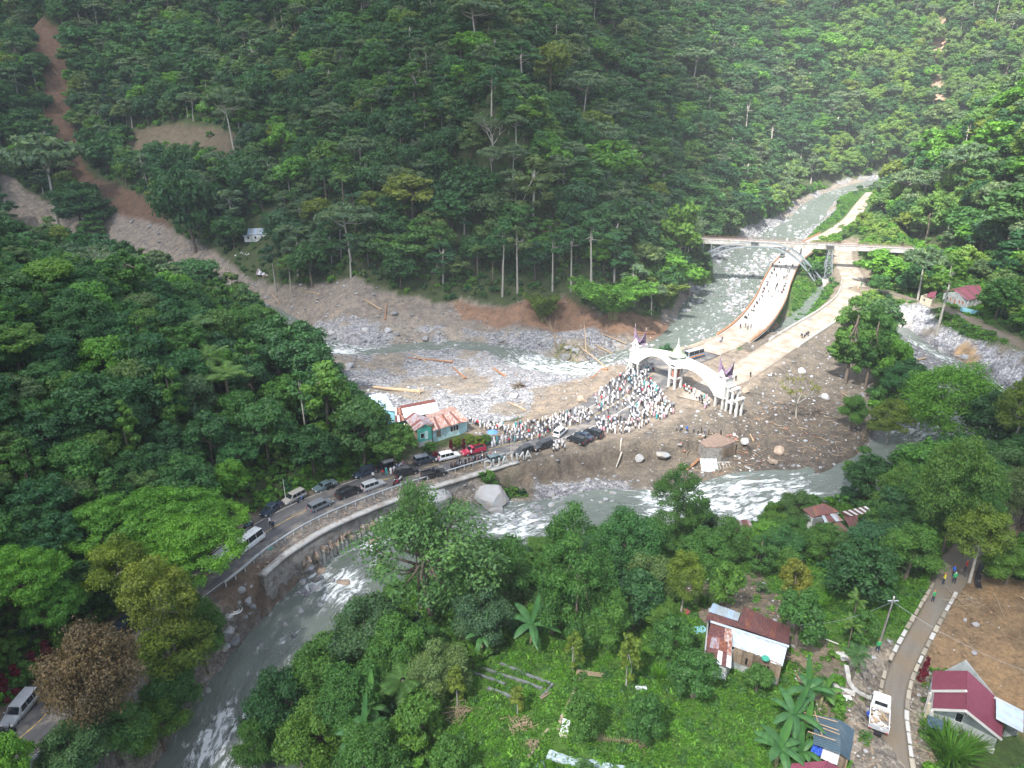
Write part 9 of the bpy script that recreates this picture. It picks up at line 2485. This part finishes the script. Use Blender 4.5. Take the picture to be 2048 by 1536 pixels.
strip([(1100, 1455), (1078, 1480), (1055, 1520)], .35, 'narrow trodden earth track on the left of the garden', 'rock_brown', 'garden_track', 'track', z=-.02); strip([(1160, 1358), (1140, 1400), (1125, 1430), (1115, 1460)], .35, 'narrow trodden earth track in the middle of the garden', 'rock_brown', 'garden_track', 'track', z=-.02)
strip([(1690, 1340), (1700, 1380), (1728, 1398), (1745, 1402)], .5, 'low concrete yard wall above the parked lorry', 'concrete', 'yard_wall', 'wall', z=.4)
mb = MB(); mb.box((0, 0, .05), (1.1, .5, .12)); mb.tube([(0, .2, .1), (0, .2, 1.0)], .04, 5); tag(mb.build('hand_cart', M['green_paint'], None, loc=GS(538, 1098)), 'green cart tipped on the ledge behind the guard rail', 'cart')
mb = MB(); mb.tube([(0, 0, .2), (0, 0, .4)], [.9, .85], 12, cap=False); mb.tube([(0, 0, .2), (0, 0, .45)], [.5, .5], 12, cap=False); tag(mb.build('tyre', M['plastic_white'], None, loc=GS(472, 1221)), 'round white hoop on the left river bank', 'hoop')
# dirt slips debris spill on the ledge between rail and wall
rsr = np.random.RandomState(8); pts2 = []
for j in range(len(cc)):
 for k in range(4):
  if rsr.rand() < .7: q = rsr.uniform(-7.2, -4.9); pts2.append((cM[a0 + j, 0] + nM[a0 + j, 0] * q + rsr.normal(0, .3), cM[a0 + j, 1] + nM[a0 + j, 1] * q + rsr.normal(0, .3), cM[a0 + j, 2] - .02))
scatter('ledge_rubble', pts2, rsr.uniform(0, 6, len(pts2)), rsr.uniform(.08, .32, len(pts2)), rsr.choice(3, len(pts2)), RKb, 'earth and rubble spilled on the ledge behind the guard rail')
# ---------------------------------------------------------------- clouds over the valley: an unseen broken deck, its hole shaped to put sun on the gate and the far slope
CLOUD_Z = 620.0
def cloud_deck():
 n = 170
 xs = np.linspace(-1500, 1100, n); ys_ = np.linspace(-1900, 1500, n)
 X, Y = np.meshgrid(xs, ys_)
 # where the light falls, carried up along the sun's direction
 k = CLOUD_Z / TO_SUN.z
 ox, oy = TO_SUN.x * k, TO_SUN.y * k
 U, Vv = X - ox, Y - oy                       # point of the valley that this piece of cloud shades
 f = HOLE(U, Vv)
 dens = np.clip(f + .22 * fbm(X, Y, 160, 4, 5), 0, 1)
 edge = np.minimum(np.minimum(X + 1500, 1100 - X), np.minimum(Y + 1900, 1500 - Y)) / 250
 dens = np.minimum(dens, np.clip(edge, 0, 1))
 th = 6 + 26 * dens * (1 + .5 * fbm(X, Y, 90, 4, 6))
 top = CLOUD_Z + th; bot = CLOUD_Z - th * .35 + 4 * fbm(X, Y, 60, 3, 8)
 sx_, sy_ = TO_SUN.x / TO_SUN.z, TO_SUN.y / TO_SUN.z
 V = np.concatenate([np.stack([X + sx_ * (top - CLOUD_Z), Y + sy_ * (top - CLOUD_Z), top], -1).reshape(-1, 3), np.stack([X + sx_ * (bot - CLOUD_Z), Y + sy_ * (bot - CLOUD_Z), bot], -1).reshape(-1, 3)])
 ii = np.arange(n * n).reshape(n, n)
 keep = (dens[:-1, :-1] + dens[1:, 1:] + dens[:-1, 1:] + dens[1:, :-1]) > .02
 A = np.stack([ii[:-1, :-1], ii[:-1, 1:], ii[1:, 1:], ii[1:, :-1]], -1)[keep]
 B = A[:, ::-1] + n * n
 me = mesh_np("clouds", V, np.concatenate([A, B]), [], smooth_=True)
 at = me.attributes.new("dens", 'FLOAT', 'POINT'); at.data.foreach_set("value", np.tile(dens.ravel(), 2).astype(np.float32))
 m, nt, no, li = new_mat('cloud')
 a = N(no, "ShaderNodeAttribute", attribute_name="dens")
 r = ramp(no, li, a.outputs["Fac"], [(.0, 0.0), (.3, .15), (.72, .42), (1, .8)]).outputs[0]
 tr = N(no, "ShaderNodeBsdfTranslucent"); tr.inputs[0].default_value = (.9, .91, .93, 1)
 df = N(no, "ShaderNodeBsdfDiffuse"); df.inputs[0].default_value = (.9, .91, .93, 1)
 ms = N(no, "ShaderNodeMixShader"); ms.inputs[0].default_value = .45; li.new(tr.outputs[0], ms.inputs[1]); li.new(df.outputs[0], ms.inputs[2])
 tp = N(no, "ShaderNodeBsdfTransparent")
 mx = N(no, "ShaderNodeMixShader"); li.new(r, mx.inputs[0]); li.new(tp.outputs[0], mx.inputs[1]); li.new(ms.outputs[0], mx.inputs[2])
 o = N(no, "ShaderNodeOutputMaterial"); li.new(mx.outputs[0], o.inputs[0])
 me.materials.append(m)
 return tag(link("clouds", me), kind="structure")
CLOUD_OPAQUE = .52
def HOLE(x, y):
 """0 where the sun comes through, 1 under cloud"""
 lit = np.array([(-14, 160), (32, 160), (62, 190), (105, 250), (150, 300), (225, 370), (310, 450), (390, 560)], float)
 rad = np.array([26, 36, 36, 42, 66, 112, 165, 220], float)
 L = np.concatenate([lit, rad[:, None]], 1)
 d, s, (r,) = dline(x, y, L)
 f = sstep(.7, 1.35, d / r)
 # cloud thinned to brighten the village garden, thickened to darken the left mountain
 g = 1 - .35 * np.exp(-(((x - 25) / 40) ** 2 + ((y - 66) / 34) ** 2))
 m = sstep(225, 300, y) * (1 - sstep(60, 190, x + (y - 300) * -.25))
 return f * (.74 + .15 * m) * g
cloud_deck()
def haze_box():
 mb = MB(); mb.box((65, 420, 150), (1400, 960, 360))
 m, nt, no, li = new_mat('haze')
 p = N(no, "ShaderNodeVolumePrincipled"); p.inputs["Color"].default_value = (.86, .93, 1, 1); p.inputs["Density"].default_value = .00014; p.inputs["Anisotropy"].default_value = -.35
 o = N(no, "ShaderNodeOutputMaterial"); li.new(p.outputs[0], o.inputs["Volume"])
 return tag(mb.build("haze", m), kind="stuff")
if HAZE: haze_box()
# ---------------------------------------------------------------- labels of look-alikes: told apart by their order from the left
ORD = 'first second third fourth fifth sixth seventh eighth ninth tenth eleventh twelfth thirteenth fourteenth fifteenth sixteenth seventeenth eighteenth nineteenth twentieth'.split()
ORD += ['twenty-' + w for w in ORD[:9]] + ['thirtieth']
by = {}
for o in bpy.data.objects:
 if o.parent is None and o.get('label') and o.get('category') and o.users_collection: by.setdefault(o['label'], []).append(o)
for lb, os_ in by.items():
 if 1 < len(os_) <= 30 and len(lb.split()) <= 12 and (len(os_) <= 9 or os_[0]['category'] != 'person'):
  os_.sort(key=lambda o: proj(*o.location)[0])
  for i, o in enumerate(os_): o['label'] = lb + ', ' + ORD[i] + ' from the left'
